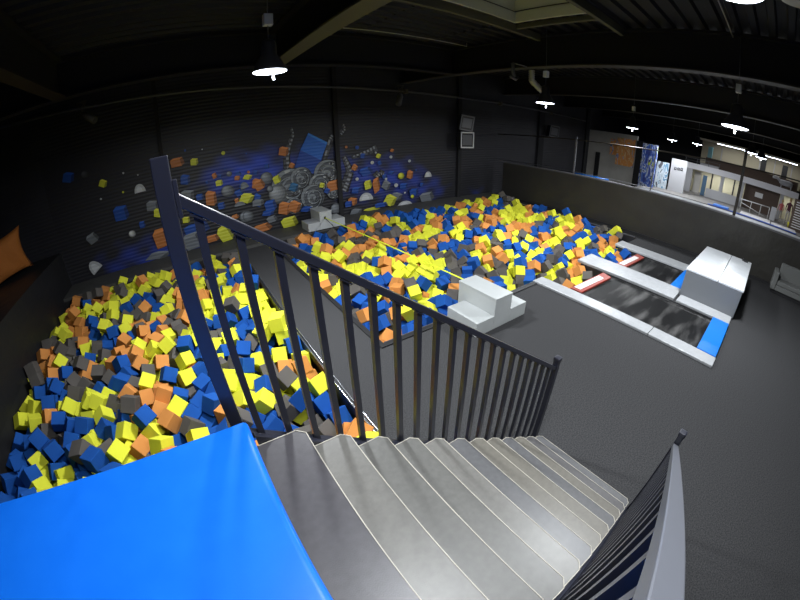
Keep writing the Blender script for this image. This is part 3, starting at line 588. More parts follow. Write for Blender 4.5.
b = MB(); b.box(25.72, 25.95, 6.35, 6.85, .901, 3.8); tag(b.build('graffiti_pillar', GB), 'blue and yellow graffiti pillar, right one of the pair', 'graffiti pillar')
b = MB(); b.box(27, 27.1, 5.7, 6.6, .901, 2.75); tag(b.build('graffiti_board', GW), 'pale blue graffiti board beside the lettered white wall', 'graffiti board')
b = MB(); b.box(27, 27.15, 4.4, 5.55, .901, 3.15)
t = thing('sign_wall', 'white wall with small black letters beside the mezzanine', 'sign wall', (27.1, 5, .9)); local(b.build('panel', M['white_plaster'], t), t.location)
b = MB()
for k in range(3):
    y = 5.28 - k * .23; z = 2.42 + k * .02
    b.bar((26.985, y, z), (26.985, y - .16, z), .02, .05); b.bar((26.985, y, z + .14), (26.985, y - .16, z + .14), .02, .04); b.bar((26.985, y - .02, z), (26.985, y - .02, z + .14), .04); b.bar((26.985, y - .14, z), (26.985, y - .14, z + .14), .04)
local(b.build('lettering', M['plastic_black'], t), t.location)
# mezzanine building
t = thing('mezzanine', 'white two storey gallery far behind the divider wall', 'mezzanine', (30.5, 1, .9))
def mp(name, m, *bx):
    b = MB(); b.box(*bx); return local(b.build(name, m, t), t.location)
mp('fascia', M['fascia'], 30.0, 30.2, -3.6, 5.3, 2.66, 3.08)
mp('upper_floor', M['deck'], 30.21, 33.9, -3.6, 5.3, 2.70, 3.0)
mp('lower_wall', M['cream_plaster'], 32.0, 32.1, -3.6, 5.3, .901, 2.69)
mp('upper_wall', M['beige_plaster'], 33.0, 33.1, -3.8, 4.6, 3.2, 5.0)
for y, w in ((2.15, .12), (-2.45, .13), (4.9, .35), (.55, .1)): mp('column', M['white_plaster'], 30.02, 30.3, y - w, y + w, .901, 2.655)
for y in (1.35, .85, 3.2): mp('mullion', M['plastic_black'], 31.9, 31.99, y - .05, y + .05, .901, 2.69)
mp('shopfront', M['brown'], 30.6, 30.7, -2.3, .4, .901, 2.66)
mp('display', M['plastic_white'], 30.55, 30.59, -1.05, -.45, 1.9, 2.25)
mp('door', M['grey_plaster'], 31.0, 31.06, 3.95, 4.5, .901, 2.5)
mp('half_wall', M['white_plaster'], 29.6, 29.7, .6, 3.2, .901, 1.55)
for y in (2.9, 1.0, -.3, -1.5, -2.9): mp('upper_mullion', M['white_plaster'], 32.95, 32.99, y - .04, y + .04, 3.3, 5.0)
for y in (-.6, -2.35): mp('dark_doorway', M['plastic_black'], 32.94, 32.98, y - .22, y + .22, 3.2, 4.7)
mp('upper_parapet', M['brown'], 31.5, 31.6, -3.5, 3.9, 3.001, 3.75)
b = MB(); b.tube([(30.1, 5.3, 3.45), (30.1, 2.5, 3.45)], .02, 6); b.tube([(30.1, 5.3, 3.25), (30.1, 2.5, 3.25)], .015, 6)
for y in (5.2, 4.3, 3.4, 2.55): b.tube([(30.1, y, 3.08), (30.1, y, 3.45)], .018, 6)
local(b.build('upper_railing', M['steel_grey'], t), t.location)
b = MB(); b.box(31.7, 32.0, 3.5, 3.85, 3.001, 4.6); tag(b.build('teal_pillar', M['teal']), 'teal and white pillar on the upper floor of the mezzanine', 'pillar')
b = MB(); b.box(29.9, 29.98, 3.3, 3.62, .901, 2.4); tag(b.build('banner', M['blue_grey']), 'narrow blue grey banner in the lower storey of the mezzanine', 'banner')
b = MB(); b.box(30.4, 31.2, 2.7, 4.1, 3.001, 3.24); tag(b.build('counter', M['white_plaster']), 'long white counter on the upper floor of the mezzanine', 'counter')
def fill_light(x, y0, y1, z, w, lab):  # fill lights added to brighten the mezzanine rooms
    t = thing('fill_light', lab, 'light', (x, (y0 + y1) / 2, z)); n = (y1 - y0) / 2
    b = MB(); b.box(-.09, .09, -n, n, 0, .05); b.build('housing', M['plastic_white'], t)
    b = MB(); b.box(-.07, .07, -n + .02, n - .02, -.012, -.001); b.build('diffuser', M['glow'], t)
    l = bpy.data.lights.new('strip_glow', 'AREA'); l.shape = 'RECTANGLE'; l.size = .14; l.size_y = 2 * n; l.energy = w; l.color = (1, .96, .86)
    o = bpy.data.objects.new('strip_glow', l); COL.objects.link(o); o.parent = t; o.location = (0, 0, -.02)
fill_light(31.2, .7, 3.9, 2.645, 20, 'fill light added under the mezzanine floor, behind the white half wall')
fill_light(31.2, -3.4, -2.6, 2.645, 8, 'short fill light added under the mezzanine floor, behind the maroon person')
b = MB(); b.box(30.4, 33.9, -3.8, 4.6, 5.01, 5.08); tag(b.build('ceiling_panel', M['beige_plaster']), kind='structure')
fill_light(31.6, -3.2, 3.2, 4.955, 40, 'long fill light added on the upper floor of the mezzanine')
# white animal figure upstairs
t2 = thing('white_figure', 'white four legged figure standing on the mezzanine', 'figure', (30.8, -2.5, 3.0))
b = MB(); b.tube([(0, -.55, .42), (0, -.3, .45), (0, .2, .45), (0, .45, .5)], [.14, .2, .19, .13], 12); b.tube([(0, .4, .5), (0, .65, .66), (0, .85, .66), (0, 1.02, .6)], [.12, .11, .12, .06], 10); b.build('body', M['white_plaster'], t2)
for x, y in ((-.08, -.45), (.08, -.45), (-.08, .3), (.08, .3)):
    b = MB(); b.tube([(x, y, .38), (x, y - .03, .2), (x, y, .002)], [.07, .045, .05], 8); b.build('leg', M['white_plaster'], t2)
# handrail, box, slabs, slatted panel on the court
t3 = thing('ramp_handrail', 'white metal handrail with a slanted ramp rail before the mezzanine', 'handrail', (28, -.7, .9))
b = MB(); b.tube([(28, .35, 1.62), (28, -1.72, 1.66)], .03, 8)
local(b.build('top_rail', M['plastic_white'], t3), t3.location)
for y in (.3, -.4, -1.1, -1.7):
    b = MB(); b.tube([(28, y, .901), (28, y, 1.62)], .02, 8); local(b.build('post', M['plastic_white'], t3), t3.location)
b = MB(); b.tube([(28, .3, 1.4), (28, -1.5, .98)], .02, 8); local(b.build('slanted_rail', M['plastic_white'], t3), t3.location)
b = MB(); b.box(28, 28.4, -2.22, -1.84, .901, 1.76); tag(b.build('cabinet', M['white_plaster'], bevel=.02), 'white upright cabinet at the end of the ramp handrail', 'cabinet')
for x0, x1, y0, y1, m, lab in ((25.2, 26.2, .9, 1.9, M['blue_pad'], 'small pale blue pad on the raised court'), (25.2, 26.6, -1.9, .1, M['white_pad'], 'long white pad on the raised court, left of the slanted pair'), (25.2, 26.2, -3.6, -2.0, M['white_pad'], 'white pad on the raised court nearest the slatted panel')):
    b = MB(); b.box(x0, x1, y0, y1, .901, 1.0); tag(b.build('court_pad', m, bevel=.02), lab, 'court pad')
b = MB(); b.box(24.9, 25.18, -3.6, 2.2, .901, .96); tag(b.build('court_edging', M['blue_edge'], bevel=.01), 'blue edging strip along the raised court pads', 'edging')
b = MB(); b.box(22.6, 24.4, -6, 6.5, .901, .93); tag(b.build('court_mat', M['grey_pad']), 'pale grey strip of matting along the raised court', 'court mat')
t4 = thing('slatted_screen', 'dark brown slatted screen beside the person and the yellow bucket', 'screen', (26.5, -3.8, .9))
b = MB(); b.box(26.55, 26.6, -4.8, -3.15, .901, 2.8); local(b.build('backing', M['brown'], t4), t4.location)
b = MB()
for k in range(11): b.box(26.5, 26.549, -4.7, -3.3, 1.1 + k * .15, 1.15 + k * .15)
local(b.build('slats', M['plastic_white'], t4), t4.location)
# floor level figures far away
def person(x, y, z, h, top, lab, pose=0):
    t = thing('person', lab, 'person', (x, y, z), rz=PI / 2 + pose)
    me = bpy.data.meshes.new('body')
    k = h / 1.75
    V = [(0, 0, .95), (0, 0, 1.15), (0, 0, 1.38), (0, 0, 1.50), (0, -.02, 1.60), (0, -.02, 1.70),
         (.09, 0, .90), (.10, -.02, .50), (.10, .02, .07), (.10, -.12, .03), (-.09, 0, .90), (-.12, .06, .50), (-.12, .12, .07), (-.12, 0, .03),
         (.19, 0, 1.40), (.24, -.02, 1.12), (.22, -.16, .92), (.21, -.22, .84), (-.19, 0, 1.40), (-.25, .02, 1.12), (-.22, -.12, .93), (-.21, -.18, .85)]
    E = [(0, 1), (1, 2), (2, 3), (3, 4), (4, 5), (0, 6), (6, 7), (7, 8), (8, 9), (0, 10), (10, 11), (11, 12), (12, 13), (2, 14), (14, 15), (15, 16), (16, 17), (2, 18), (18, 19), (19, 20), (20, 21)]
    Rr = [.14, .13, .14, .055, .085, .08, .085, .06, .04, .035, .085, .06, .04, .035, .06, .042, .03, .035, .06, .042, .03, .035]
    me.from_pydata([(a * k, c * k, d * k) for a, c, d in V], E, []); o = new_obj('body', me, [top, M['trouser'], M['skin']], t)
    s = o.modifiers.new('skin', 'SKIN'); sv = me.skin_vertices[0].data
    for i, r in enumerate(Rr): sv[i].radius = (r * k, r * k * .8)
    sv[0].use_root = True
    o.modifiers.new('sub', 'SUBSURF').levels = 1
    dg = bpy.context.evaluated_depsgraph_get(); m2 = bpy.data.meshes.new_from_object(o.evaluated_get(dg)); o.modifiers.clear(); o.data = m2
    for p in m2.polygons:
        zz = p.center.z / k; p.material_index = 1 if zz < .96 and abs(p.center.x) < .17 * k else (2 if zz > 1.50 or (zz < .95) else 0); p.use_smooth = True
    b = MB(); b.lathe([(.02, 1.82 * k), (.07 * k, 1.80 * k), (.098 * k, 1.74 * k), (.095 * k, 1.66 * k), (.07 * k, 1.60 * k)][::-1], (0, .015 * k, 0), 14); b.build('hair', M['hair'], t)
    return t
person(28, -3.0, .901, 1.72, M['maroon'], 'person in a dark maroon top standing by the white cabinet', -.3)
person(28.6, -2.5, .901, 1.45, M['pink'], 'smaller person in a pink top beside the maroon one', .3)
b = MB(); b.lathe([(.14, 0), (.2, .3), (.2, .32)], (27.7, -3.3, .901), 16); tag(b.build('bucket', M['yellow_plastic']), 'yellow bucket on the raised court by the person', 'bucket')
b = MB(); b.tube([(15.12, 6.9, 1.90), (15.12, 5.2, 1.90)], .02, 6); tag(b.build('blue_strip', M['blue_pad']), 'blue strip on top of the divider wall by the graffiti pillars', 'strip')

# ------------------------------------------------------------------ foam cubes
# each cube as seven numbers: place in centimetres, turn in degrees about the three axes, colour. The first 300 stand alone.
CUBES = (
-230, 293, 7, -86, -40, 43, 1, 44, 320, -18, -52, 8, 139, 0, 74, 293, -26, -80, 44, 43, 3, -186, 353, -12, 107, -48, 1, 0, 99, 289, -14, 51, 72, -144, 1, -109, 347, -15, -12, 103, -94, 2, -197, 304, -3, 100, 10, -65, 0, 43, 265, -25, -11, -115, 33, 1, 102, 215, -25, -46, 40, 119, 3, -149, 360, -1, -21, -40, -41, 1, 132, 295, -5, -43, -11, 11, 0, -2, 286, -7, 2, -37, -3, 3,
126, 274, -26, 35, -38, 101, 1, -33, 346, -10, 6, -99, -88, 1, 90, 339, -5, -4, 59, -139, 3, 134, 230, -23, -101, 95, 37, 1, -174, 404, 1, 91, -112, 11, 3, 9, 378, -11, 54, -115, 28, 0, -253, 315, 10, 23, 75, -5, 3, -127, 298, -14, -105, -16, 63, 0, -165, 317, -21, -44, -18, 51, 2, 16, 338, -18, -47, -65, -124, 0, -274, 410, -15, 5, -66, 143, 1, -375, 328, -18, -42, 54, 147, 1,
38, 430, -17, -46, 113, 4, 1, -335, 372, -15, 68, 143, -14, 1, 57, 350, -16, 46, -119, 64, 1, 131, 163, 9, 126, 74, -102, 2, 123, 473, 21, -11, 5, 66, 0, -440, 348, -33, 67, 52, 10, 1, 379, 397, -4, -19, 69, -108, 0, -76, 318, -17, -23, 48, 19, 3, -143, 345, -23, 57, -29, 16, 0, -105, 476, -15, 140, 57, 69, 1, 96, 498, -4, -44, 151, 5, 0, 127, 360, -9, -95, 86, 42, 2,
-69, 513, -19, 40, 33, 26, 0, -116, 419, -12, 146, 16, 70, 2, -91, 371, -13, 62, 66, 131, 0, -339, 452, -19, -41, 68, 93, 1, -362, 394, 1, -4, -26, -52, 1, -237, 421, -19, 108, -74, -52, 0, -60, 539, 0, 20, 12, -109, 1, -71, 453, -20, -13, -84, 54, 0, 135, 427, -6, 48, 48, -83, 1, -146, 468, -11, 80, -81, 19, 0, -17, 322, -19, -91, 38, -40, 2, -321, 481, -14, -128, 22, 66, 0,
-444, 495, -20, 74, 20, 97, 0, 318, 417, -21, -113, 25, -68, 1, -154, 430, -15, 77, -1, -102, 2, 130, 129, 20, 88, 137, -47, 0, -42, 412, -17, -69, 47, -43, 1, -246, 455, -9, 54, 12, -38, 0, 307, 454, -14, -102, 39, -82, 2, -419, 378, -23, 41, 25, 21, 1, -310, 319, -28, 66, 142, -47, 0, -373, 366, -26, 16, 41, -47, 0, -7, 446, -15, 64, 88, 77, 3, 48, 472, -11, 83, -101, 23, 1,
-201, 496, -11, 140, -5, 80, 1, 17, 302, -29, -105, -53, -12, 1, -28, 547, -1, 44, 33, -80, 0, 59, 649, 3, 39, 156, 19, 3, -314, 526, -18, 21, -74, -54, 3, 75, 403, -29, 1, -70, -160, 3, -233, 390, -23, -33, 148, 8, 1, 32, 518, -5, 124, -12, 7, 0, -208, 567, -11, 11, 124, 58, 1, -118, 522, -12, -44, 71, -159, 2, -267, 575, -20, 4, -137, 92, 3, 106, 432, -23, 48, 87, 30, 0,
67, 441, -28, 7, 74, 103, 0, -368, 563, -11, 54, 138, 23, 1, -404, 476, -20, -100, -1, 41, 0, -68, 281, -10, -130, 27, -71, 0, -318, 627, -12, -144, 46, -38, 3, 430, 393, -35, 83, 98, -114, 1, -101, 571, -4, -30, 136, 85, 0, 294, 536, -16, 11, -120, -19, 1, 358, 365, -30, -60, -20, -88, 1, -73, 355, -27, -85, -9, -98, 1, -356, 305, -26, 65, 12, 123, 0, -371, 508, -8, 45, 106, 45, 1,
-133, 583, -13, -69, 9, -155, 0, -429, 610, -7, 150, 0, 11, 3, 320, 395, -44, 130, -21, -54, 2, 13, 496, -22, 14, -144, -41, 1, 17, 240, -25, -53, 44, -91, 1, -443, 444, -32, -42, -91, -103, 1, 365, 419, -14, 126, 38, -39, 2, -45, 467, -23, 7, -96, 37, 1, 353, 463, -21, -156, 53, -48, 1, -1, 413, -15, 57, 111, 40, 0, 22, 605, -6, -6, 20, 77, 1, -24, 388, -23, 63, 62, -17, 1,
-55, 682, -7, -4, 82, -99, 2, 450, 476, -15, 95, -83, -94, 0, -446, 645, 5, -4, 164, -44, 3, -27, 604, -6, -54, -20, -30, 0, -414, 523, -18, -132, 40, -24, 0, 111, 322, -17, 49, -13, 23, 0, -377, 451, -30, 116, -94, -97, 3, -355, 610, -14, 40, -38, -21, 1, -27, 505, -20, -8, 74, -107, 1, -331, 338, -31, -33, -53, -133, 1, 130, 467, -5, -87, -53, 61, 0, -216, 455, -24, 74, -72, -136, 3,
-49, 337, -37, 23, -3, -49, 1, -422, 577, -21, -16, 53, 120, 1, -2, 719, -12, -127, -29, 47, 0, -301, 389, -22, -56, -13, -79, 1, 541, 482, -18, -126, -111, -37, 1, 72, 206, -8, 121, -47, -113, 3, 494, 501, -12, -89, -34, -34, 1, 337, 548, -6, -89, -79, 21, 3, -372, 644, 0, -69, -62, -124, 0, 43, 379, -24, -134, 63, -40, 0, -91, 407, -22, -50, 103, 83, 1, -128, 387, -19, -4, 67, 87, 2,
329, 519, -20, -94, -8, -127, 1, 108, 549, -3, 73, 123, -39, 0, -217, 686, -22, -17, 96, 72, 2, -178, 587, -13, 37, -106, 85, 2, -443, 718, -6, 39, 51, 20, 2, -167, 551, -15, 149, 43, 49, 2, -261, 363, -19, -20, 155, 75, 0, -245, 735, -13, 57, -10, -2, 1, -53, 372, -20, 119, 74, -106, 1, 91, 301, -48, -102, 113, -30, 0, 100, 259, -50, -141, -12, -2, 3, 425, 513, -15, -56, -92, 98, 2,
1, 529, -20, 30, 112, 35, 0, 371, 521, -11, 55, 73, -132, 0, 389, 383, -27, -80, -65, -130, 1, -186, 456, -13, 6, -47, -75, 2, -161, 675, -11, 12, -140, -51, 2, -210, 366, -18, 114, -92, -101, 1, -268, 757, 0, 23, 38, -113, 0, 469, 638, 5, 8, -137, 51, 2, 43, 629, -24, 115, -87, -71, 1, -402, 810, -9, 136, -39, -55, 0, -386, 710, 0, -98, 25, 66, 3, 105, 403, -36, -115, -92, -23, 2,
106, 702, 5, 105, 69, -72, 0, -89, 541, -22, 111, 29, -45, 3, -368, 478, -20, 129, 47, -31, 2, -306, 428, -21, 33, -38, -48, 1, 530, 514, -7, -37, -43, 107, 0, -324, 570, -17, 139, -74, 65, 3, 94, 677, -8, -133, 28, -1, 0, -273, 478, -17, -35, -27, 110, 0, -298, 555, -28, -135, -44, -26, 3, 130, 720, 14, 71, -65, -109, 1, -263, 647, -23, -38, 34, 36, 3, -150, 513, -18, 29, -57, -30, 3,
894, 268, -14, -24, 49, 11, 3, 393, 605, -10, -12, -77, 51, 1, 83, 468, -31, -44, 123, -49, 1, 682, 514, -6, -34, 70, 5, 1, 66, 503, -22, 1, -56, -64, 3, 808, 397, -7, -30, -52, 23, 2, 294, 638, -18, -101, 125, 0, 2, 396, 503, -24, -98, 29, -94, 2, 83, 620, -15, 117, -99, 42, 1, 477, 403, -18, -54, -57, -151, 1, -396, 915, 2, 16, 52, -25, 2, 63, 553, -22, 75, 44, 127, 1,
784, 266, -11, -35, -99, -119, 2, 384, 739, 14, 135, -73, -65, 0, -194, 527, -19, -46, -40, -7, 1, -71, 633, -17, 175, 42, -2, 3, -129, 617, -12, -25, -66, -31, 2, 28, 812, 6, 9, -138, -113, 3, 105, 593, -3, 13, 166, -66, 0, -102, 782, -20, -43, -82, 153, 0, -293, 705, -24, 44, 82, -80, 3, -7, 743, 7, -114, -3, -17, 2, -264, 844, -14, 58, 152, -74, 0, -220, 322, -10, 44, -132, -61, 3,
370, 669, -17, 102, -96, 6, 0, 408, 568, -11, -81, 99, 5, 1, 745, 363, -25, -102, -41, -129, 1, -333, 1010, 7, 140, -49, 12, 3, -126, 887, -14, 85, -30, -76, 3, -31, 740, -16, -78, -128, 42, 1, 135, 388, -18, 111, -114, 16, 0, 835, 269, -17, 61, -61, 136, 0, -391, 616, -11, 129, 87, 83, 2, -238, 552, -29, -76, 0, -103, 3, -361, 826, -22, 136, 91, -41, 2, 329, 666, -16, -38, 97, 45, 3,
-326, 716, -26, -125, -9, 14, 0, 786, 430, -3, -36, 33, 2, 1, -163, 827, -13, 123, -107, 71, 2, -102, 631, -19, -46, 134, -97, 0, -311, 779, -28, 69, 87, 8, 1, -192, 399, -22, -78, -70, -18, 1, 107, 832, 14, 43, 24, 15, 0, 337, 698, -6, -83, -9, -64, 3, -211, 729, -14, -23, -45, -78, 0, -112, 312, -32, 9, -59, 69, 1, 3, 203, -2, 56, 69, 79, 2, 764, 416, -18, 94, -75, -131, 0,
457, 502, -7, 64, -111, 53, 3, 445, 416, -33, 37, -28, 142, 0, 840, 378, -9, -42, 39, 90, 3, -245, 956, 1, -33, -43, 142, 3, -448, 780, -10, -98, 45, -99, 3, -233, 593, -21, 167, -44, -11, 2, 384, 839, 7, 148, 25, -51, 2, 720, 495, -3, 15, 85, 103, 2, -11, 477, -19, 91, 137, -50, 0, 583, 552, -3, -64, 67, -118, 0, -102, 989, 4, 110, -7, 73, 0, 296, 669, -11, 105, 111, -63, 0,
-172, 615, -11, 67, -13, 152, 0, 26, 454, -25, 55, 47, -14, 3, -263, 533, -36, 108, -104, 87, 1, 918, 308, -16, 21, -77, -48, 2, 840, 323, -9, -29, -26, -62, 3, 293, 479, -27, 17, 84, -136, 3, -178, 488, -23, -55, -37, 64, 3, -277, 337, -7, 38, 120, -45, 1, -105, 914, -6, 70, 96, -128, 3, -323, 921, -9, 4, 73, 87, 0, -401, 342, -28, -79, 53, 32, 1, 311, 882, -5, 109, -60, -68, 1,
47, 988, 2, 47, -130, -13, 0, -179, 987, 9, -29, -40, -37, 2, -228, 880, -19, -11, -99, -4, 1, 293, 432, -34, 63, -25, 93, 1, -407, 428, -29, -22, -65, 57, 1, -46, 948, -7, 62, 8, 114, 0, -30, 845, -12, -60, 87, -100, 0, 134, 667, -16, 90, -91, 62, 0, -443, 403, -36, 63, 28, -43, 1, -269, 708, -35, 100, 23, -13, 1, -68, 429, -42, 110, 28, -126, 3, -395, 391, -31, -41, 39, 119, 1,
289, 932, -11, -114, 24, -114, 3, 10, 166, -12, 17, 27, -52, 0, 914, 405, -10, -3, -158, 20, 3, -19, 672, -21, 43, -124, -39, 0, 473, 576, -14, -72, 23, 57, 0, -133, 969, -2, 21, -41, 26, 0, 317, 567, -14, 38, -38, -17, 0, 32, 657, -12, -29, -143, 85, 0, 496, 610, -9, -67, 31, 66, 0, 666, 470, -16, 41, -3, 100, 3, 64, 235, -29, 66, -119, -114, 1, 784, 584, -6, 78, -132, -92, 2,
418, 676, -11, 85, 142, -65, 0, 531, 594, -14, -77, 12, -154, 0, 115, 772, 6, -41, -170, 1, 1, 33, 778, -15, -6, 88, -5, 0, 787, 521, 1, -162, 15, -21, 2, 776, 490, -6, -48, 29, 151, 2, -174, 948, -10, -78, -132, -81, 0, -333, 854, -17, 113, -47, 23, 1, 311, 766, -14, 56, 5, 63, 1, 294, 585, -25, -56, -21, 165, 0, -157, 874, -14, -85, -8, -137, 1, -257, 870, 1, -73, -40, 99, 0,
-444, 545, -23, 49, -83, 94, 0, 570, 466, -15, -51, 20, -34, 3, -416, 1034, -3, 13, 31, 89, 2, -371, 872, -17, 58, -107, 29, 2, 503, 462, -34, 61, -67, -132, 0, 528, 547, -7, -142, -40, 94, 0, 54, 840, -13, -52, 50, 67, 0, 37, 722, -17, -56, -104, 109, 0, -184, 806, -20, 98, -97, 88, 3, -233, 481, -22, -130, 81, -92, 0, -364, 345, -46, 75, 97, 113, 0, 808, 593, 11, -147, 67, -56, 0,
521, 423, -23, 67, 137, 54, 3, -214, 782, -18, -82, -20, 124, 0, -7, 569, -20, 141, 9, -17, 3, 798, 302, -21, 72, -46, -117, 3, 65, 777, -17, 71, 80, 57, 0, 609, 826, 10, -23, 24, 111, 3, 581, 610, -6, -51, -23, -32, 0, 383, 581, -26, 46, -51, -21, 3, 86, 527, -12, -100, -49, -129, 1, 690, 657, -4, -55, -88, 8, 1, -304, 487, -36, 97, -66, -9, 0, 360, 1008, 3, 134, -3, -74, 2,
612, 710, -1, -30, 58, 60, 1, 1169, 268, 3, 117, 8, -14, 1, 101, 1015, -3, 127, -48, 116, 3, -162, 778, -25, 29, -18, -25, 3, -9, 624, -21, 5, 142, 26, 1, -264, 282, -21, -20, 123, 16, 1, 321, 731, -14, -7, -79, 55, 0, 441, 582, -18, -58, -19, -15, 1, -62, 824, -14, 113, 64, 73, 2, -226, 641, -25, 3, -76, 58, 2, -376, 723, -28, 39, 24, 94, 3, 371, 876, 6, 65, 100, 121, 0,
-440, 84, -59, -124, -91, 21, 0, -441, 115, -55, -12, 96, 115, 1, -443, 197, -48, 40, -107, -49, 1, -427, 229, -54, 61, -119, 103, 1, -428, 266, -51, -137, 16, 53, 2, -443, 323, -51, 132, 99, -45, 1, -435, 381, -61, 24, -33, -106, 0, -427, 438, -55, 50, -13, -127, 0, -429, 479, -53, -16, 111, -60, 1, -439, 527, -56, -44, -39, 120, 3, -436, 573, -54, 9, 43, 3, 0, -428, 632, -48, 20, 139, -28, 1,
-432, 669, -53, -35, -32, 54, 0, -431, 729, -48, -62, 52, -12, 3, -441, 779, -58, 82, -16, -83, 1, -426, 822, -55, -69, -63, -74, 3, -437, 881, -58, -83, -122, -2, 1, -439, 931, -47, -1, 89, -101, 0, -433, 977, -53, 139, 39, 64, 2, -441, 1024, -50, -63, 97, 86, 0, -384, 82, -48, 64, 127, -15, 2, -372, 116, -51, 106, -21, -142, 3, -366, 178, -50, 17, 121, 28, 1, -380, 219, -50, 3, 35, 27, 2,
-385, 268, -47, 76, -53, 32, 2, -392, 329, -52, -82, -50, -143, 0, -388, 374, -57, -86, -129, -81, 2, -381, 433, -50, 43, -11, -14, 3, -367, 468, -55, -112, 50, -39, 3, -400, 522, -47, 0, -97, -70, 1, -382, 582, -58, -36, 99, -31, 1, -391, 628, -52, 10, -26, -87, 0, -393, 662, -53, -109, -110, -49, 0, -391, 731, -53, -73, -127, -90, 3, -394, 775, -50, 60, 50, 23, 1, -396, 836, -60, -122, 78, 46, 2,
-377, 895, -45, -15, -7, -99, 3, -382, 935, -48, -26, -4, 1, 2, -392, 986, -55, 90, 115, 67, 3, -370, 1030, -45, -60, -72, -35, 1, -333, 73, -53, -77, -1, 110, 3, -331, 130, -59, -44, -69, -43, 1, -326, 180, -53, 20, -112, -52, 3, -328, 230, -54, -32, -60, 20, 3, -328, 268, -57, 68, 121, -28, 0, -335, 318, -57, 104, 1, -142, 0, -334, 381, -47, 98, 19, -86, 1, -335, 431, -51, -62, -152, 31, 3,
-330, 474, -51, 79, -62, -19, 0, -318, 545, -43, 158, 32, 48, 0, -326, 582, -47, 58, -29, -120, 0, -349, 623, -49, 80, -117, -88, 3, -350, 662, -57, 132, -69, -86, 1, -325, 728, -57, 92, -96, 13, 2, -323, 767, -52, 1, 61, 87, 0, -323, 833, -49, 101, 23, -34, 0, -346, 876, -43, -6, -101, -19, 2, -346, 911, -54, -84, 138, -71, 1, -321, 987, -50, -22, -60, 29, 1, -332, 1015, -54, -91, 104, 82, 1,
-293, 72, -49, -103, 102, -81, 1, -291, 122, -47, -41, -93, -39, 1, -291, 191, -61, -44, 22, 120, 3, -261, 226, -52, -110, -67, -14, 2, -280, 278, -43, 37, 94, -85, 3, -277, 307, -52, 62, 77, -53, 3, -283, 370, -50, 12, 12, 34, 3, -273, 415, -47, -56, -43, -81, 2, -285, 484, -55, -24, 50, 13, 0, -289, 525, -45, 61, 54, -32, 3, -289, 576, -51, -62, -143, -19, 3, -280, 631, -51, -82, 25, -151, 3,
-277, 673, -43, -95, 53, 99, 0, -296, 714, -55, -12, -64, -5, 0, -288, 761, -54, -25, 12, 16, 3, -286, 839, -44, -7, -67, 46, 1, -294, 886, -52, -22, -131, -42, 2, -281, 919, -56, -77, 102, -25, 0, -283, 978, -51, -31, 76, -31, 3, -274, 1023, -50, 129, -12, 71, 1, -225, 69, -42, -66, -166, 0, 0, -239, 115, -49, -3, 171, 49, 0, -240, 174, -60, -52, 67, 5, 3, -222, 227, -45, 30, -9, 156, 3,
-222, 277, -47, 34, 109, 103, 0, -227, 315, -46, 128, -11, -1, 3, -242, 371, -57, 53, -127, -9, 1, -230, 438, -43, -50, -142, 64, 1, -225, 469, -59, 98, 122, -41, 0, -241, 522, -58, -39, 67, -21, 0, -227, 578, -48, -2, 174, -21, 2, -234, 633, -59, 1, 154, -68, 3, -226, 688, -49, 116, -55, 50, 0, -218, 730, -52, 30, 95, -73, 1, -212, 771, -56, -1, -58, -114, 0, -218, 829, -54, -135, 43, 27, 2,
-236, 877, -48, -90, 18, -34, 0, -241, 934, -58, 62, 52, -60, 3, -245, 982, -48, 105, 24, 126, 3, -233, 1026, -42, 100, 63, 31, 1, -186, 81, -59, 26, 51, -28, 3, -186, 114, -46, 111, -40, 107, 0, -169, 183, -53, 81, -7, 8, 0, -177, 229, -55, -119, -45, -13, 1, -175, 285, -50, 5, 140, -29, 0, -176, 318, -54, 65, -5, 148, 0, -183, 381, -49, -61, -81, -21, 2, -196, 447, -59, -44, 77, -57, 1,
-191, 480, -52, 28, -16, 132, 1, -175, 521, -46, 162, 38, 58, 3, -175, 571, -47, -41, -40, -17, 0, -170, 620, -49, -26, -42, -98, 0, -187, 689, -44, -102, 20, -88, 0, -174, 727, -61, 54, -16, -31, 3, -184, 786, -53, 64, -162, 42, 0, -182, 824, -49, 27, -78, -83, 3, -171, 874, -52, -45, 120, 113, 3, -176, 919, -57, -162, -40, -54, 1, -172, 977, -51, -77, -115, -81, 1, -176, 1019, -63, -81, -40, 15, 1,
-117, 78, -52, -66, -54, -60, 2, -137, 135, -44, 94, -6, 117, 1, -142, 182, -51, -9, 80, -8, 1, -121, 217, -54, 36, 98, 40, 2, -116, 289, -47, -107, -100, -55, 3, -139, 325, -51, -159, 14, 80, 1, -143, 372, -48, -36, -98, -105, 0, -142, 436, -51, 21, 168, -32, 2, -129, 471, -40, 110, 100, -84, 2, -133, 512, -49, 61, 118, 4, 0, -144, 590, -58, 54, 110, -97, 1, -126, 631, -45, -108, 12, -125, 2,
-132, 669, -48, 81, 147, 24, 0, -139, 740, -49, -85, -23, 70, 0, -127, 767, -61, 145, 15, 5, 3, -121, 835, -49, -26, 30, 66, 1, -134, 874, -53, 119, 80, -108, 1, -133, 922, -54, 31, 98, -117, 1, -134, 979, -55, -36, -28, 20, 0, -123, 1024, -40, -94, 62, -36, 1, -86, 77, -44, 43, -8, 7, 1, -78, 116, -45, -72, -36, 121, 0, -79, 178, -51, -115, 65, 121, 1, -85, 237, -45, 36, -53, 75, 2,
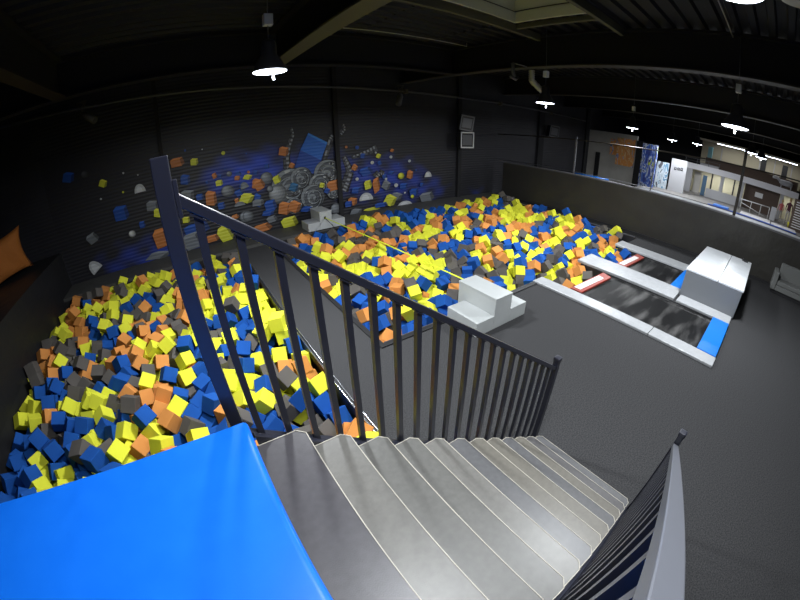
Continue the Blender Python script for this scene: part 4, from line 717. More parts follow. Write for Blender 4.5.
-68, 271, -57, -69, -54, 140, 0, -74, 322, -50, 160, 46, 60, 2, -74, 369, -56, -25, 22, 95, 1, -72, 473, -62, -35, -83, -1, 2, -78, 529, -51, -36, -12, 41, 1, -95, 574, -48, -40, -124, -80, 1, -86, 619, -49, 107, -81, 58, 2, -83, 678, -49, 123, 59, 43, 2, -91, 728, -50, 31, -86, 29, 0, -66, 780, -49, 86, 14, -137, 0, -68, 814, -52, 26, -45, -22, 2, -73, 879, -41, -72, 0, 111, 3,
-85, 928, -56, 88, 11, 12, 0, -60, 979, -59, -33, 129, -65, 1, -87, 1033, -44, 87, -36, 38, 1, -21, 84, -46, -10, -38, -2, 0, -45, 121, -50, 49, -144, 28, 1, -28, 193, -50, 38, -33, 77, 0, -47, 231, -46, 42, -78, 76, 1, -33, 270, -57, -50, -61, -51, 1, -13, 320, -46, 11, -85, 21, 0, -31, 375, -53, -111, 76, -41, 1, -29, 419, -49, 150, 49, -66, 2, -23, 479, -54, -128, -68, -35, 1,
-24, 534, -48, -143, 60, -44, 0, -33, 565, -51, 87, -38, 107, 0, -30, 618, -50, -80, 102, 20, 1, -29, 685, -58, -50, 124, 95, 2, -32, 725, -45, -93, 17, 43, 2, -31, 770, -46, -28, -82, -38, 0, -18, 835, -43, 60, -136, 24, 0, -36, 879, -47, 67, -34, -52, 3, -23, 916, -44, -45, 41, 120, 0, -23, 991, -57, 56, 19, 77, 0, -20, 1032, -51, -117, 105, -52, 1, 15, 71, -48, -63, -108, -92, 2,
35, 127, -40, 126, 5, 41, 0, 7, 164, -54, -7, -144, -18, 0, 11, 221, -60, 131, 64, -64, 0, 14, 266, -49, 4, 49, 49, 3, 19, 332, -56, -38, -70, -94, 1, 11, 375, -44, -101, 39, 97, 0, 31, 433, -51, 48, -23, -32, 0, 21, 479, -52, 88, 77, -37, 1, 25, 515, -49, -45, 35, 36, 1, 20, 580, -56, 116, -113, 4, 3, 37, 637, -56, 106, 80, 76, 0, 19, 667, -46, 6, -124, -26, 0,
29, 734, -54, -119, -99, -56, 2, 8, 773, -52, -106, 32, 67, 3, 19, 825, -53, 45, -124, -116, 1, 35, 865, -56, -12, 52, 91, 0, 26, 919, -55, 36, -71, -10, 0, 11, 982, -51, 105, 112, -6, 1, 27, 1030, -53, 36, -83, 59, 0, 77, 81, -50, -4, 30, -12, 3, 66, 118, -57, 67, 76, -30, 3, 81, 171, -54, -66, -81, -40, 0, 89, 225, -54, 35, -26, -3, 0, 64, 261, -50, 107, -89, 85, 3,
70, 341, -44, -159, -50, -60, 0, 78, 375, -47, 0, -96, -2, 0, 82, 431, -51, -102, 31, 54, 3, 77, 488, -49, 79, -82, 11, 1, 73, 530, -45, 39, -120, -108, 1, 80, 574, -57, 133, -27, -61, 3, 79, 639, -57, -57, -73, -23, 1, 81, 685, -47, -54, 33, 165, 2, 77, 725, -54, -19, -60, 10, 3, 76, 766, -46, 82, 3, -6, 1, 86, 819, -50, 99, 44, 110, 0, 84, 883, -58, -132, 26, -97, 0,
76, 916, -49, 50, 85, 36, 3, 78, 989, -58, 100, 81, 82, 0, 66, 1017, -43, 50, 75, 121, 1, 125, 70, -48, -86, -44, -101, 1, 125, 127, -46, -52, 68, 23, 1, 131, 164, -45, -5, -43, 79, 1, 133, 221, -52, 110, -94, 43, 3, 129, 287, -55, -90, 14, -89, 3, 132, 330, -56, -122, -14, 26, 0, 131, 397, -53, -21, -81, 22, 2, 125, 435, -60, 96, 63, -111, 3, 131, 478, -43, -75, -63, 61, 1,
133, 510, -42, 82, -64, 80, 1, 116, 580, -50, 50, -111, 61, 0, 119, 616, -48, 48, -24, 59, 3, 131, 667, -47, 117, -9, -6, 3, 125, 737, -54, -90, 103, 94, 0, 119, 772, -55, 60, -38, 165, 3, 113, 832, -49, -66, -89, -57, 1, 122, 866, -49, 59, 108, 28, 3, 124, 915, -56, 38, -88, -13, 3, 129, 983, -51, -3, 88, -47, 0, 123, 1018, -59, -29, -41, -82, 2, -411, 104, -46, -150, -69, 63, 3,
-432, 144, -51, -96, -13, -50, 2, -406, 208, -41, 128, -58, 15, 1, -411, 253, -35, -51, 58, -155, 0, -417, 299, -51, -126, 17, 102, 1, -418, 362, -46, 67, -144, 64, 1, -415, 402, -47, -13, 54, -113, 1, -406, 459, -50, -66, 152, 14, 0, -419, 502, -36, 98, -87, -116, 0, -420, 548, -42, 123, 17, -70, 1, -410, 598, -39, 30, -143, -9, 1, -410, 636, -26, -162, 8, -58, 2, -417, 693, -46, 65, -73, 14, 0,
-406, 749, -39, 16, 45, 55, 3, -419, 796, -31, 30, 76, -133, 0, -425, 848, -43, 58, -42, -91, 0, -408, 908, -51, -76, -81, -50, 3, -418, 952, -45, -104, -51, -2, 2, -420, 998, -40, -58, 3, -77, 2, -407, 1034, -43, -4, -46, 10, 0, -370, 113, -23, -30, -82, 109, 3, -358, 145, -37, -70, 121, -48, 3, -350, 173, -28, -3, -142, -31, 3, -358, 248, -56, 35, -59, -109, 1, -375, 297, -50, 51, -112, 82, 0,
-354, 406, -55, -78, 35, -35, 1, -363, 507, -42, -115, -17, 49, 2, -360, 557, -53, -70, 5, -53, 0, -375, 601, -40, -9, 52, 121, 0, -371, 638, -31, -87, 43, 48, 1, -381, 694, -44, 119, 54, 79, 0, -352, 734, -46, -92, -23, 125, 1, -368, 811, -44, -32, -16, -118, 2, -381, 858, -41, 71, -97, 20, 1, -373, 912, -22, 116, -20, -128, 0, -353, 962, -39, 9, -48, 39, 1, -360, 993, -43, -27, 123, 22, 3,
-355, 1034, -21, -63, -53, 85, 2, -316, 102, -47, -31, 18, 32, 1, -313, 142, -34, 36, -64, 27, 1, -313, 207, -40, 44, -39, 77, 0, -307, 251, -36, 23, 76, -153, 3, -336, 288, -40, 30, 38, -59, 1, -308, 350, -50, -71, 139, -47, 3, -316, 410, -43, 35, 14, -129, 3, -312, 453, -44, -47, 70, 14, 1, -322, 510, -38, 37, -136, 39, 1, -319, 610, -40, -82, -70, 10, 2, -326, 644, -45, -105, -42, 33, 1,
-326, 696, -45, 126, -69, -103, 0, -314, 745, -39, 51, 26, -15, 0, -303, 799, -52, -83, 114, 79, 1, -316, 865, -35, -57, -21, -41, 3, -316, 904, -38, -137, 65, -65, 0, -311, 941, -48, -13, 46, -17, 0, -313, 1007, -26, -24, -100, -106, 2, -302, 1037, -39, -22, 22, -88, 0, -272, 98, -39, 34, -38, -135, 1, -272, 140, -37, -95, -37, 27, 3, -263, 193, -45, -34, -21, 7, 0, -249, 257, -50, -145, -71, -26, 3,
-261, 345, -50, -18, 37, 41, 3, -259, 386, -34, 52, -53, -151, 0, -256, 455, -44, 92, -55, -129, 3, -256, 493, -45, 10, 52, -122, 3, -254, 557, -57, 23, 19, 43, 0, -262, 587, -46, 51, -82, 10, 2, -244, 656, -46, -43, -25, -33, 3, -251, 752, -51, 147, 48, -36, 1, -268, 793, -41, -90, 124, 42, 0, -272, 870, -36, 5, -61, 55, 3, -256, 900, -41, 110, -29, 106, 0, -277, 947, -40, 109, -53, -81, 0,
-277, 999, -32, -129, -1, -17, 0, -259, 1030, -29, 53, -46, 35, 1, -209, 92, -41, 45, 18, 46, 1, -212, 155, -54, 0, 83, -60, 1, -206, 199, -58, -34, 90, 145, 2, -205, 252, -38, 37, 77, -7, 0, -225, 285, -20, 34, -83, 39, 0, -210, 348, -46, 107, -52, 39, 0, -215, 396, -51, -107, 16, 108, 0, -211, 498, -44, -21, 120, -65, 0, -215, 546, -51, -66, 51, 157, 0, -199, 589, -38, -94, -123, -60, 0,
-206, 660, -44, 24, -98, 45, 3, -200, 712, -32, -71, 82, -4, 1, -210, 752, -29, 32, 39, -95, 2, -211, 804, -38, -13, -103, 66, 2, -208, 861, -41, 124, 69, 22, 3, -219, 905, -42, -119, 124, -35, 3, -214, 939, -51, 168, 10, 29, 3, -214, 986, -44, 18, 170, -25, 0, -195, 1027, -33, -82, 109, -42, 1, -160, 98, -52, 7, -21, 40, 0, -168, 150, -54, -5, 69, -105, 0, -154, 214, -33, -122, 77, 67, 1,
-153, 247, -48, -130, 101, -46, 2, -150, 300, -37, 19, -80, 95, 1, -166, 348, -41, -86, 71, 13, 1, -166, 411, -39, -28, -64, 23, 0, -169, 450, -35, 20, -49, -115, 0, -156, 483, -38, -23, -57, 4, 0, -153, 539, -38, 16, 62, 82, 0, -154, 589, -29, 89, -34, 33, 0, -169, 652, -41, -64, -105, -7, 1, -158, 699, -44, -94, 85, 42, 1, -162, 762, -56, -109, 61, 113, 2, -154, 805, -42, -70, -21, -127, 0,
-151, 846, -42, -126, -53, -48, 0, -188, 895, -34, -33, -114, 47, 3, -163, 945, -43, -103, -106, 73, 1, -151, 1000, -36, 14, -125, -1, 0, -156, 1030, -37, 78, 25, -5, 0, -112, 110, -44, -89, -29, -63, 1, -107, 139, -41, -8, -15, -23, 1, -114, 183, -50, 1, 169, -41, 3, -113, 254, -42, 32, -51, 62, 1, -98, 344, -44, 110, 41, -93, 1, -107, 404, -43, 165, -11, -50, 0, -102, 444, -49, 81, -42, -116, 3,
-99, 497, -51, 57, -25, -134, 0, -113, 542, -42, -138, 38, 61, 3, -118, 598, -40, -52, -122, -89, 3, -113, 699, -51, -16, -130, 74, 2, -98, 764, -46, -147, -14, -15, 1, -105, 802, -56, 127, -67, -9, 1, -108, 863, -30, -19, -125, 69, 0, -110, 890, -47, 28, -2, 40, 1, -109, 950, -46, 18, -43, 49, 2, -101, 988, -43, -32, -67, -101, 1, -104, 1026, -18, 2, -68, 3, 2, -54, 87, -39, -15, 45, -4, 1,
-64, 150, -45, 64, -122, 41, 0, -66, 206, -32, 24, -55, 93, 1, -55, 263, -33, 66, -14, -100, 2, -50, 300, -39, 105, -2, 131, 1, -64, 395, -39, -82, -63, 113, 1, -40, 445, -50, -84, -158, -12, 0, -54, 491, -39, -91, 68, 85, 2, -59, 548, -44, -117, -44, 26, 1, -58, 589, -49, -22, 50, 31, 1, -62, 648, -44, 88, 55, -88, 3, -65, 702, -42, 70, 133, -92, 3, -64, 748, -37, 25, 71, -72, 1,
-39, 808, -33, -89, -10, 151, 2, -54, 843, -42, 9, 56, -108, 3, -56, 906, -45, -93, -57, 8, 3, -58, 945, -44, 19, 90, -112, 0, -47, 1007, -40, 88, -108, -38, 1, -51, 1037, -40, -99, 99, -45, 0, 2, 94, -32, 145, -10, 50, 3, -8, 130, -42, -16, -85, -152, 2, -7, 214, -37, 48, 10, -126, 3, -14, 245, -43, 160, 48, 9, 3, -5, 293, -46, -166, -34, -58, 2, -9, 354, -32, 42, -59, 15, 0,
-7, 398, -42, 5, -36, 45, 0, -1, 442, -43, 81, -26, -34, 2, -9, 506, -41, -47, -4, 141, 1, 5, 548, -46, -80, -1, -76, 0, -12, 589, -38, 105, 111, -75, 1, -15, 657, -46, 25, -69, -158, 0, -6, 698, -37, -44, -24, 156, 0, -10, 750, -33, 45, 135, 45, 0, -4, 801, -42, -19, 108, -120, 2, 8, 860, -38, -152, -61, -73, 3, -5, 889, -38, 75, 22, 32, 0, -13, 954, -44, -93, -29, 63, 0,
1, 1004, -32, 58, -97, -44, 2, 2, 1036, -28, 81, -36, 33, 2, 43, 95, -43, 51, 21, -147, 0, 60, 144, -37, 125, 5, 41, 3, 49, 191, -42, 133, 67, 62, 0, 40, 226, -47, 140, 29, -64, 0, 45, 292, -42, -7, 70, -122, 1, 33, 354, -37, -7, 78, -87, 3, 48, 395, -52, -73, 94, 129, 3, 49, 457, -40, -46, -32, 130, 1, 45, 493, -36, -37, 144, -11, 1, 44, 555, -51, 13, 97, -123, 0,
52, 602, -50, 2, 156, -6, 0, 48, 661, -42, 60, -120, 73, 0, 44, 699, -47, -7, 79, 98, 3, 43, 761, -44, -122, 98, 76, 2, 33, 793, -45, 1, -16, -149, 3, 49, 831, -49, -27, -94, -75, 3, 56, 883, -45, -112, -78, -30, 1, 34, 949, -48, -104, -107, -16, 3, 43, 998, -50, -9, -29, 19, 0, 43, 1030, -25, 93, 45, -125, 2, 105, 99, -32, -84, -72, -52, 2, 96, 142, -56, 20, 86, 97, 1,
105, 192, -40, 116, -88, 59, 2, 101, 352, -36, 37, -112, -113, 0, 104, 451, -42, -39, 36, -14, 0, 97, 507, -37, -69, 143, 80, 1, 103, 548, -39, -101, -99, -67, 1, 81, 606, -40, -11, 74, -40, 1, 101, 652, -37, -3, -161, 27, 0, 104, 702, -32, -10, 136, 4, 1, 100, 733, -38, 39, -95, 127, 0, 97, 798, -34, 97, -39, -109, 2, 82, 852, -36, 27, 42, 45, 1, 100, 884, -32, 6, -130, 88, 3,
90, 951, -42, -112, -116, -5, 0, 100, 1001, -33, 75, 43, 11, 1, 97, 1035, -38, 63, -5, -159, 0, 134, 99, -26, -83, -46, 99, 1, 123, 138, -20, -102, -55, 31, 3, 133, 195, -35, -12, 144, -77, 0, 133, 251, -40, -21, -46, -83, 1, 118, 306, -38, -96, 72, 17, 0, 134, 370, -45, -1, -165, 48, 2, 136, 414, -30, -118, 2, 2, 1, 136, 449, -29, -8, 88, -8, 1, 133, 496, -16, -77, -64, -78, 0,
136, 546, -48, 0, -167, 67, 0, 133, 599, -27, 32, -75, -46, 0, 132, 640, -29, -120, -40, 94, 0, 132, 709, -49, -12, 20, 115, 0, 132, 761, -30, 101, -67, 41, 0, 129, 800, -45, 24, -99, -11, 1, 130, 842, -22, -54, 91, 35, 1, 132, 894, -38, -146, 26, 11, 2, 125, 945, -45, -87, 32, -117, 1, 134, 1001, -31, 40, -76, -53, 1, 131, 1033, -29, -14, 82, -16, 1, -433, 87, -25, -1, -22, -125, 1,
-447, 155, -25, 123, -20, -106, 1, -442, 213, -25, -14, -43, -117, 0, -446, 250, -26, -158, 4, -21, 1, -444, 298, -30, 114, 115, 19, 1, -447, 601, -40, -154, -3, 12, 0, -446, 634, -20, 149, 4, 14, 0, -443, 699, -34, -121, 53, 22, 3, -446, 756, -36, -44, 70, -34, 1, -443, 810, -21, 88, 104, -1, 3, -444, 846, -16, 7, -117, -12, 0, -441, 902, -32, 42, 98, 54, 2, -444, 954, -20, 114, 96, -17, 0,
-443, 999, -26, 60, 14, 166, 2, -433, 1034, -25, 77, 24, -19, 2, -395, 100, -19, 55, -146, -14, 0, -399, 149, -44, -53, 1, 69, 2, -388, 185, -28, 9, -123, 62, 2, -380, 241, -26, 124, 33, -14, 2, -393, 297, -29, -89, 110, -20, 1, -385, 493, -34, -37, 17, 41, 2, -388, 555, -38, 67, -59, 126, 1, -388, 586, -19, 118, 45, -21, 1, -406, 692, -19, 63, -73, 12, 2, -383, 792, -30, 58, 61, 29, 3,
-391, 836, -23, 22, 37, -124, 2, -383, 958, -27, -120, 28, -52, 0, -388, 1004, -26, -35, 20, -75, 1, -387, 1035, -15, -68, -63, 75, 1, -346, 92, -33, 65, -147, -43, 1, -339, 124, -25, -66, 66, 0, 1, -311, 184, -20, -112, 53, 15, 2, -347, 245, -27, 36, -44, 168, 3, -354, 389, -25, -46, 70, 15, 1, -342, 495, -25, -53, -7, -51, 0, -348, 540, -31, -130, 21, 55, 1, -350, 580, -34, 52, -43, 155, 3,
-337, 649, -21, -105, -56, -121, 3, -349, 680, -35, 68, 4, 110, 3, -338, 749, -21, -40, -12, -77, 2, -340, 802, -38, 122, -32, -8, 2, -358, 843, -54, -7, -73, 134, 0, -344, 899, -21, -5, -155, -54, 0, -334, 938, -28, -70, -59, -148, 0, -343, 991, -21, -44, -1, -139, 2, -327, 1037, -28, -80, -48, -48, 2, -292, 96, -18, 26, 84, -122, 0, -290, 141, -9, 90, 28, 24, 2, -286, 173, -29, 16, 37, 56, 3,
-280, 227, -29, 130, 76, 54, 1, -302, 282, -25, -161, -11, 52, 0, -288, 333, -37, -44, 52, 124, 1, -269, 438, -25, -20, 90, -40, 0, -302, 632, -33, -82, -70, 10, 2, -275, 737, -31, -113, 98, -30, 1, -273, 771, -24, 32, -87, -27, 0, -290, 855, -21, 52, 47, 13, 3, -259, 898, -14, -6, 93, 3, 3, -288, 930, -20, 108, -54, -83, 0, -294, 981, -8, 50, 65, 0, 2, -286, 1033, -13, -10, 34, -5, 0,
-245, 89, -24, 67, -59, -2, 1, -238, 143, -39, -105, -106, -50, 2, -231, 193, -30, 46, 37, -120, 0, -237, 245, -21, 105, 54, 56, 0, -232, 338, -30, -47, 18, 37, 2, -221, 526, -30, 44, 58, -134, 1, -240, 713, -39, 114, 30, -9, 1, -239, 758, -26, 128, 99, -46, 0, -236, 789, -44, -31, -100, 89, 1, -246, 849, -46, -58, -110, 113, 0, -232, 925, -20, -107, -57, 85, 0, -249, 957, -37, 126, -16, -96, 0,
-251, 996, -25, 11, 165, -30, 2, -225, 1020, -16, 25, 24, 51, 0, -174, 75, -29, 72, -58, -88, 3, -191, 146, -29, 77, -121, 88, 0, -185, 204, -31, -8, -56, -108, 2, -172, 249, -24, -73, -110, -80, 1, -194, 293, -32, -38, -22, 49, 0, -192, 327, -33, -65, 53, 12, 0, -198, 431, -32, -50, -14, -116, 3, -192, 550, -36, 57, -120, -12, 3, -190, 638, -29, -63, -101, -13, 2, -175, 707, -17, -131, -40, 38, 3,
-178, 747, -29, -104, 23, -138, 2, -178, 857, -25, 121, -44, -63, 3, -198, 918, -20, 94, 84, -3, 1, -191, 948, -32, 71, 21, 160, 1, -187, 995, -28, 102, -90, -54, 1, -176, 1022, -15, -58, 24, -167, 3, -140, 77, -30, 120, 77, 70, 1, -141, 156, -23, -22, -3, 29, 0, -125, 194, -23, -23, 90, 3, 0, -127, 234, -29, 129, -53, -87, 0, -140, 406, -46, -14, 107, -21, 1, -124, 443, -24, -28, -3, -88, 2,
-118, 495, -31, -60, -60, -147, 0, -131, 548, -23, -112, 47, 44, 0, -152, 641, -21, -69, -76, -121, 2, -130, 685, -17, 82, -65, 89, 1, -131, 757, -24, 135, -36, -28, 0, -126, 789, -38, -60, -84, 10, 0, -129, 820, -26, 28, -40, 59, 1, -147, 896, -40, -63, 59, 153, 1, -125, 934, -24, 105, -28, 75, 3, -122, 988, -20, -127, 60, -20, 0, -129, 1026, -9, 27, -113, 120, 0, -97, 92, -22, -50, 0, 30, 1,
-79, 138, -26, -63, -80, 15, 0, -83, 186, -17, -60, 56, 143, 1, -86, 250, -22, -22, -31, -110, 0, -85, 286, -34, -47, 8, 32, 2, -79, 480, -34, -101, 79, 78, 0, -83, 594, -29, -58, -19, 109, 3, -98, 693, -24, -34, 120, -64, 3, -85, 728, -20, -46, 168, -23, 3, -65, 791, -22, -26, 11, -87, 2, -88, 844, -36, 137, -28, -43, 0, -90, 905, -30, 1, -49, -62, 0, -76, 949, -24, -81, -116, 94, 0,
-77, 988, -30, -60, 45, -109, 3, -71, 1037, -21, -37, -37, 84, 1, -35, 95, -22, 69, 22, 162, 1, -39, 137, -29, -19, 28, 44, 1, -37, 207, -18, 22, -27, -146, 3, -25, 259, -19, -82, -78, -78, 3, -24, 288, -23, -82, 46, 37, 1, -43, 530, -29, -16, -119, -45, 1, -39, 573, -20, -117, -8, 14, 0, -36, 638, -29, -68, 61, -124, 0, -46, 684, -34, -50, 49, 28, 2, -8, 797, -15, -10, -121, 132, 2,
-34, 876, -19, -8, 16, -8, 0, -31, 936, -29, 32, 44, 34, 2, -10, 980, -22, -31, 15, 79, 0, -29, 1033, -20, -43, -112, -92, 0, 30, 95, -16, -50, -59, -121, 1, 22, 149, -29, 117, 72, -116, 2, 17, 191, -38, -96, -71, -8, 3, 25, 403, -31, -62, 3, -78, 0, 34, 532, -29, -35, 45, 66, 1, 22, 597, -32, -88, 70, -76, 3, 14, 633, -38, 107, -57, 28, 2, 21, 693, -28, -27, 57, -91, 0,
16, 740, -24, 91, 20, -94, 0, 25, 806, -20, -9, 176, -17, 2, 26, 835, -23, 136, 0, -110, 3, 33, 891, -32, 80, 6, -24, 3, 9, 929, -28, -89, -122, -90, 1, 31, 997, -26, -85, 49, 45, 2, 48, 1030, 2, 50, 118, 117, 0, 78, 94, -20, -2, 17, 7, 1, 89, 137, -27, -90, -13, -143, 0, 76, 182, -26, 78, -20, 98, 0, 70, 585, -27, 47, -109, -42, 1, 76, 653, -25, 76, 88, -79, 0,
60, 690, -26, -157, 54, -60, 2, 66, 741, -28, -108, -22, -18, 0, 57, 807, -27, 58, 20, -23, 1, 67, 874, -17, 30, -17, 97, 0, 64, 948, -37, -55, -67, 71, 2, 72, 981, -27, -68, -28, 25, 0, 64, 1007, -18, 109, 18, 37, 0, 134, 105, 3, 51, -38, 77, 3, 109, 143, 4, 39, 55, -39, 3, 130, 182, -11, -89, -5, 104, 2, 133, 346, -32, 11, -51, -168, 2, 132, 499, 11, 149, 100, 1, 0,
125, 533, -20, 84, 26, 114, 0, 136, 564, -27, 3, -169, 61, 0, 113, 625, -10, -28, -56, -86, 0, 136, 708, -20, -83, -83, -59, 0, 131, 743, -5, -20, -129, 80, 2, 131, 787, -20, 83, -96, 59, 0, 132, 845, 5, -62, -85, -39, 1, 133, 879, -15, -121, 49, -107, 0, 123, 927, -25, 76, 40, 112, 2, 120, 965, -27, -24, 71, 151, 3, 131, 1013, -5, -118, 12, 2, 3, -412, 69, -23, 92, -44, -9, 3,
-416, 130, -29, 7, -63, 85, 0, -418, 173, -36, 2, 90, 66, 3, -403, 226, -21, 82, -11, -107, 0, -420, 279, -20, 54, 145, -75, 1, -434, 669, -19, -67, 54, 73, 2, -415, 726, -16, -62, 30, -138, 2, -417, 768, -21, 50, 19, -49, 3, -409, 876, -39, -93, -9, -52, 2, -416, 928, -17, -51, -15, -24, 2, -415, 974, -19, 77, -13, 105, 0, -370, 72, -20, -40, 101, -3, 1, -384, 134, 0, -40, 76, -20, 2,
-377, 160, -17, -125, 59, -75, 0, -349, 209, -35, 89, -25, 61, 0, -368, 278, -19, -11, 126, 53, 1, -376, 416, -16, -9, 58, -128, 3, -378, 532, -23, 122, -75, 11, 1, -376, 673, -19, -2, 75, -78, 3, -362, 768, -38, -49, -150, 76, 2, -362, 943, -12, 28, 133, 19, 0, -372, 981, -10, 124, 69, 104, 1, -366, 1009, 4, -11, 41, 139, 3, -316, 70, -26, 60, 118, 121, 3, -321, 109, -10, -10, 91, 81, 0,
-323, 161, -10, 107, 95, -16, 1, -314, 224, -19, 18, 66, -71, 1, -329, 270, -16, -52, -26, -65, 0, -311, 670, -31, -39, -57, -147, 1, -316, 823, -23, 64, 104, -91, 1, -318, 968, -28, -141, 82, -72, 2, -315, 1037, -4, -48, -48, 80, 2, -271, 63, -27, -47, -47, 81, 2, -269, 122, -9, -42, -80, -47, 0, -252, 171, -21, -2, 62, 153, 0, -263, 211, -15, -139, 9, 58, 1, -266, 247, -10, -32, -50, 32, 1,
-256, 315, -19, 94, 6, 32, 1, -279, 503, -24, 145, 20, -66, 0, -260, 619, -37, -7, -45, 82, 0, -264, 821, -33, 42, 52, 0, 3, -263, 928, -11, -76, -13, -8, 0, -268, 967, -11, 55, 160, -35, 0, -248, 1032, 8, 24, 32, -8, 0, -201, 65, -17, -10, 19, -90, 0, -216, 120, -20, 122, 119, 53, 1, -207, 178, -33, 70, 66, 10, 3, -204, 225, -17, -48, 46, -32, 1, -205, 267, -9, -42, -82, 119, 1,
-207, 616, -23, 62, 140, -40, 2, -229, 827, -23, -2, -40, -8, 3, -218, 957, -21, 32, 40, 78, 0, -221, 985, -15, 114, 4, 131, 0, -200, 1010, 1, 70, 108, -99, 0, -159, 67, -4, -115, -113, -7, 0, -155, 118, -24, -49, -147, 40, 0, -160, 184, -16, 119, -46, -73, 2, -159, 225, -7, -13, -91, 43, 0, -158, 276, -27, 146, -17, 51, 3, -164, 380, -21, -108, 85, 87, 2, -152, 720, -25, 135, 56, -6, 2,
-161, 919, -23, 57, -4, -32, 1, -144, 959, -30, 65, -70, -145, 3, -156, 1011, 2, -69, -32, -46, 0, -116, 71, -11, -125, -4, -69, 3, -122, 135, -13, 69, -49, -31, 0, -104, 162, -18, 76, 21, -92, 3, -98, 219, -23, -24, 131, 59, 1, -111, 271, -18, 138, -44, -10, 2, -111, 377, -39, 155, 1, 73, 2, -113, 658, -18, -67, 68, 119, 2, -117, 723, -24, -17, -82, 85, 2, -95, 813, -32, -37, 23, -18, 3,
-105, 964, -22, -60, -145, 62, 0, -74, 1006, -6, 148, -25, 36, 2, -70, 67, -14, -159, 27, -64, 2, -66, 107, -17, 7, -45, -45, 3, -55, 172, -23, 19, -47, 115, 0, -54, 237, -11, 53, -92, -1, 2, -71, 570, -21, 140, 6, -43, 1, -56, 608, -23, 66, 136, 42, 0, -81, 664, -17, -44, 81, -1, 3, -72, 704, -12, 154, 54, 50, 3, -40, 768, -15, -85, -11, 41, 2, -69, 864, -19, 122, -7, -43, 2,
-68, 918, -18, 23, -120, 29, 3, -42, 981, -27, -131, -112, 25, 2, -52, 1034, -3, -38, 108, 87, 0, -4, 63, -24, -96, -96, 47, 1, -8, 120, -16, -141, -38, 2, 0, -19, 165, -38, 35, -60, -35, 1, -15, 229, -7, 91, 147, -26, 1, -1, 767, -5, 110, -120, 27, 2, -4, 825, -11, -79, -67, -67, 0, -1, 862, -7, -168, 53, -31, 0, -16, 910, -13, 104, 95, 103, 2, -5, 954, -10, 45, 61, -116, 0,
-3, 1011, -5, 70, 27, -76, 1, 48, 71, -12, -18, 70, -84, 2, 26, 127, -6, 77, -84, -109, 1, 30, 208, -21, -52, -29, 123, 2, 25, 567, -22, -101, 33, -108, 3, 37, 871, -7, -144, -34, 4, 1, 49, 919, -31, 11, -117, 93, 2, 37, 964, -21, 51, 3, -6, 2, 94, 64, -29, 90, 92, 53, 0, 63, 121, -10, 24, -14, -88, 3, 106, 166, -20, 101, -60, -18, 2, 99, 573, -24, 36, 55, 26, 1,
79, 711, -16, -133, 18, 57, 0, 96, 767, -21, -98, 31, 10, 0, 90, 824, -18, 139, -8, 12, 1, 96, 858, -5, -1, 126, 54, 1, 88, 921, -21, -30, 15, 22, 1, 129, 65, -21, -7, 117, 132, 3, 114, 810, -1, 14, 132, 54, 1, 121, 873, 15, -158, -31, -47, 3, 114, 905, 0, -70, -9, 34, 2, 115, 947, -7, -32, 72, 152, 2, 122, 980, -2, -140, -8, -14, 3, -421, 197, -14, -129, 10, -43, 0,
-429, 880, -20, -48, -118, -55, 0, -397, 658, -4, 76, -56, 145, 2, -380, 750, -21, -45, -26, 171, 3, -351, 139, -5, 42, 10, 37, 2, -275, 121, 18, 94, -7, -7, 1, -294, 209, -5, 101, -70, -5, 1, -225, 162, -15, -108, -92, -73, 2, -197, 187, -9, -13, -71, 125, 1, -229, 239, 4, -119, -99, -5, 0, -255, 1000, 2, -135, 46, 103, 3, -164, 977, -14, -18, 131, 65, 0, -138, 251, -6, -51, 65, -27, 0,
-50, 88, 3, -57, -91, -120, 0, -28, 147, -6, -15, 31, 62, 2, -23, 186, -8, 19, -28, -146, 2, 12, 88, 4, -92, 108, -16, 1, 48, 163, -22, -49, 162, 51, 1, 67, 904, -13, -76, 83, -33, 3, 91, 740, -6, 100, -99, -36, 2, 297, 386, -57, -47, -126, -66, 2, 293, 420, -58, -26, -27, -90, 0, 303, 463, -52, 59, -1, 59, 2, 293, 529, -52, -60, -104, -81, 1, 309, 571, -55, -3, -125, -69, 3,
294, 620, -50, 86, 25, 21, 0, 311, 674, -49, -32, 140, 97, 2, 297, 720, -46, -140, -29, 32, 1, 293, 768, -50, -91, 127, 42, 0, 303, 838, -46, -15, -19, 24, 2, 304, 877, -59, 7, -84, -98, 1, 313, 929, -45, 4, 110, -44, 0, 310, 973, -51, 137, -4, 40, 1, 306, 1026, -57, -26, -22, -54, 1, 347, 382, -50, 116, 36, 66, 2, 345, 423, -56, -79, -105, -38, 3, 342, 469, -57, -48, 31, -8, 1,
338, 529, -55, 50, 74, -124, 1, 350, 587, -56, -84, -14, -3, 3, 342, 631, -55, 58, -9, 41, 0, 343, 678, -51, 46, -30, -159, 0, 336, 728, -50, -63, -112, 13, 0, 351, 784, -56, 51, -171, 6, 0, 348, 829, -36, -48, -30, -150, 0, 356, 881, -50, -128, 24, -111, 2, 345, 916, -53, 92, -49, 138, 2, 350, 981, -56, -92, -14, 17, 0, 354, 1017, -56, 64, 9, -21, 0, 402, 368, -56, 132, -52, 67, 1,
405, 438, -48, -74, -73, -20, 1, 405, 486, -51, 127, 51, 91, 2, 403, 524, -51, 55, 43, -138, 3, 403, 572, -53, 19, 161, -61, 2, 402, 626, -44, -73, -45, -77, 2, 408, 687, -50, 32, 79, -117, 1, 402, 720, -59, 35, 98, 12, 0, 408, 758, -60, 13, -64, -136, 1, 408, 841, -45, -29, 106, -48, 0, 398, 866, -59, 19, -82, -40, 1, 407, 928, -55, -95, -46, -45, 1, 388, 984, -47, 44, -33, 34, 0,
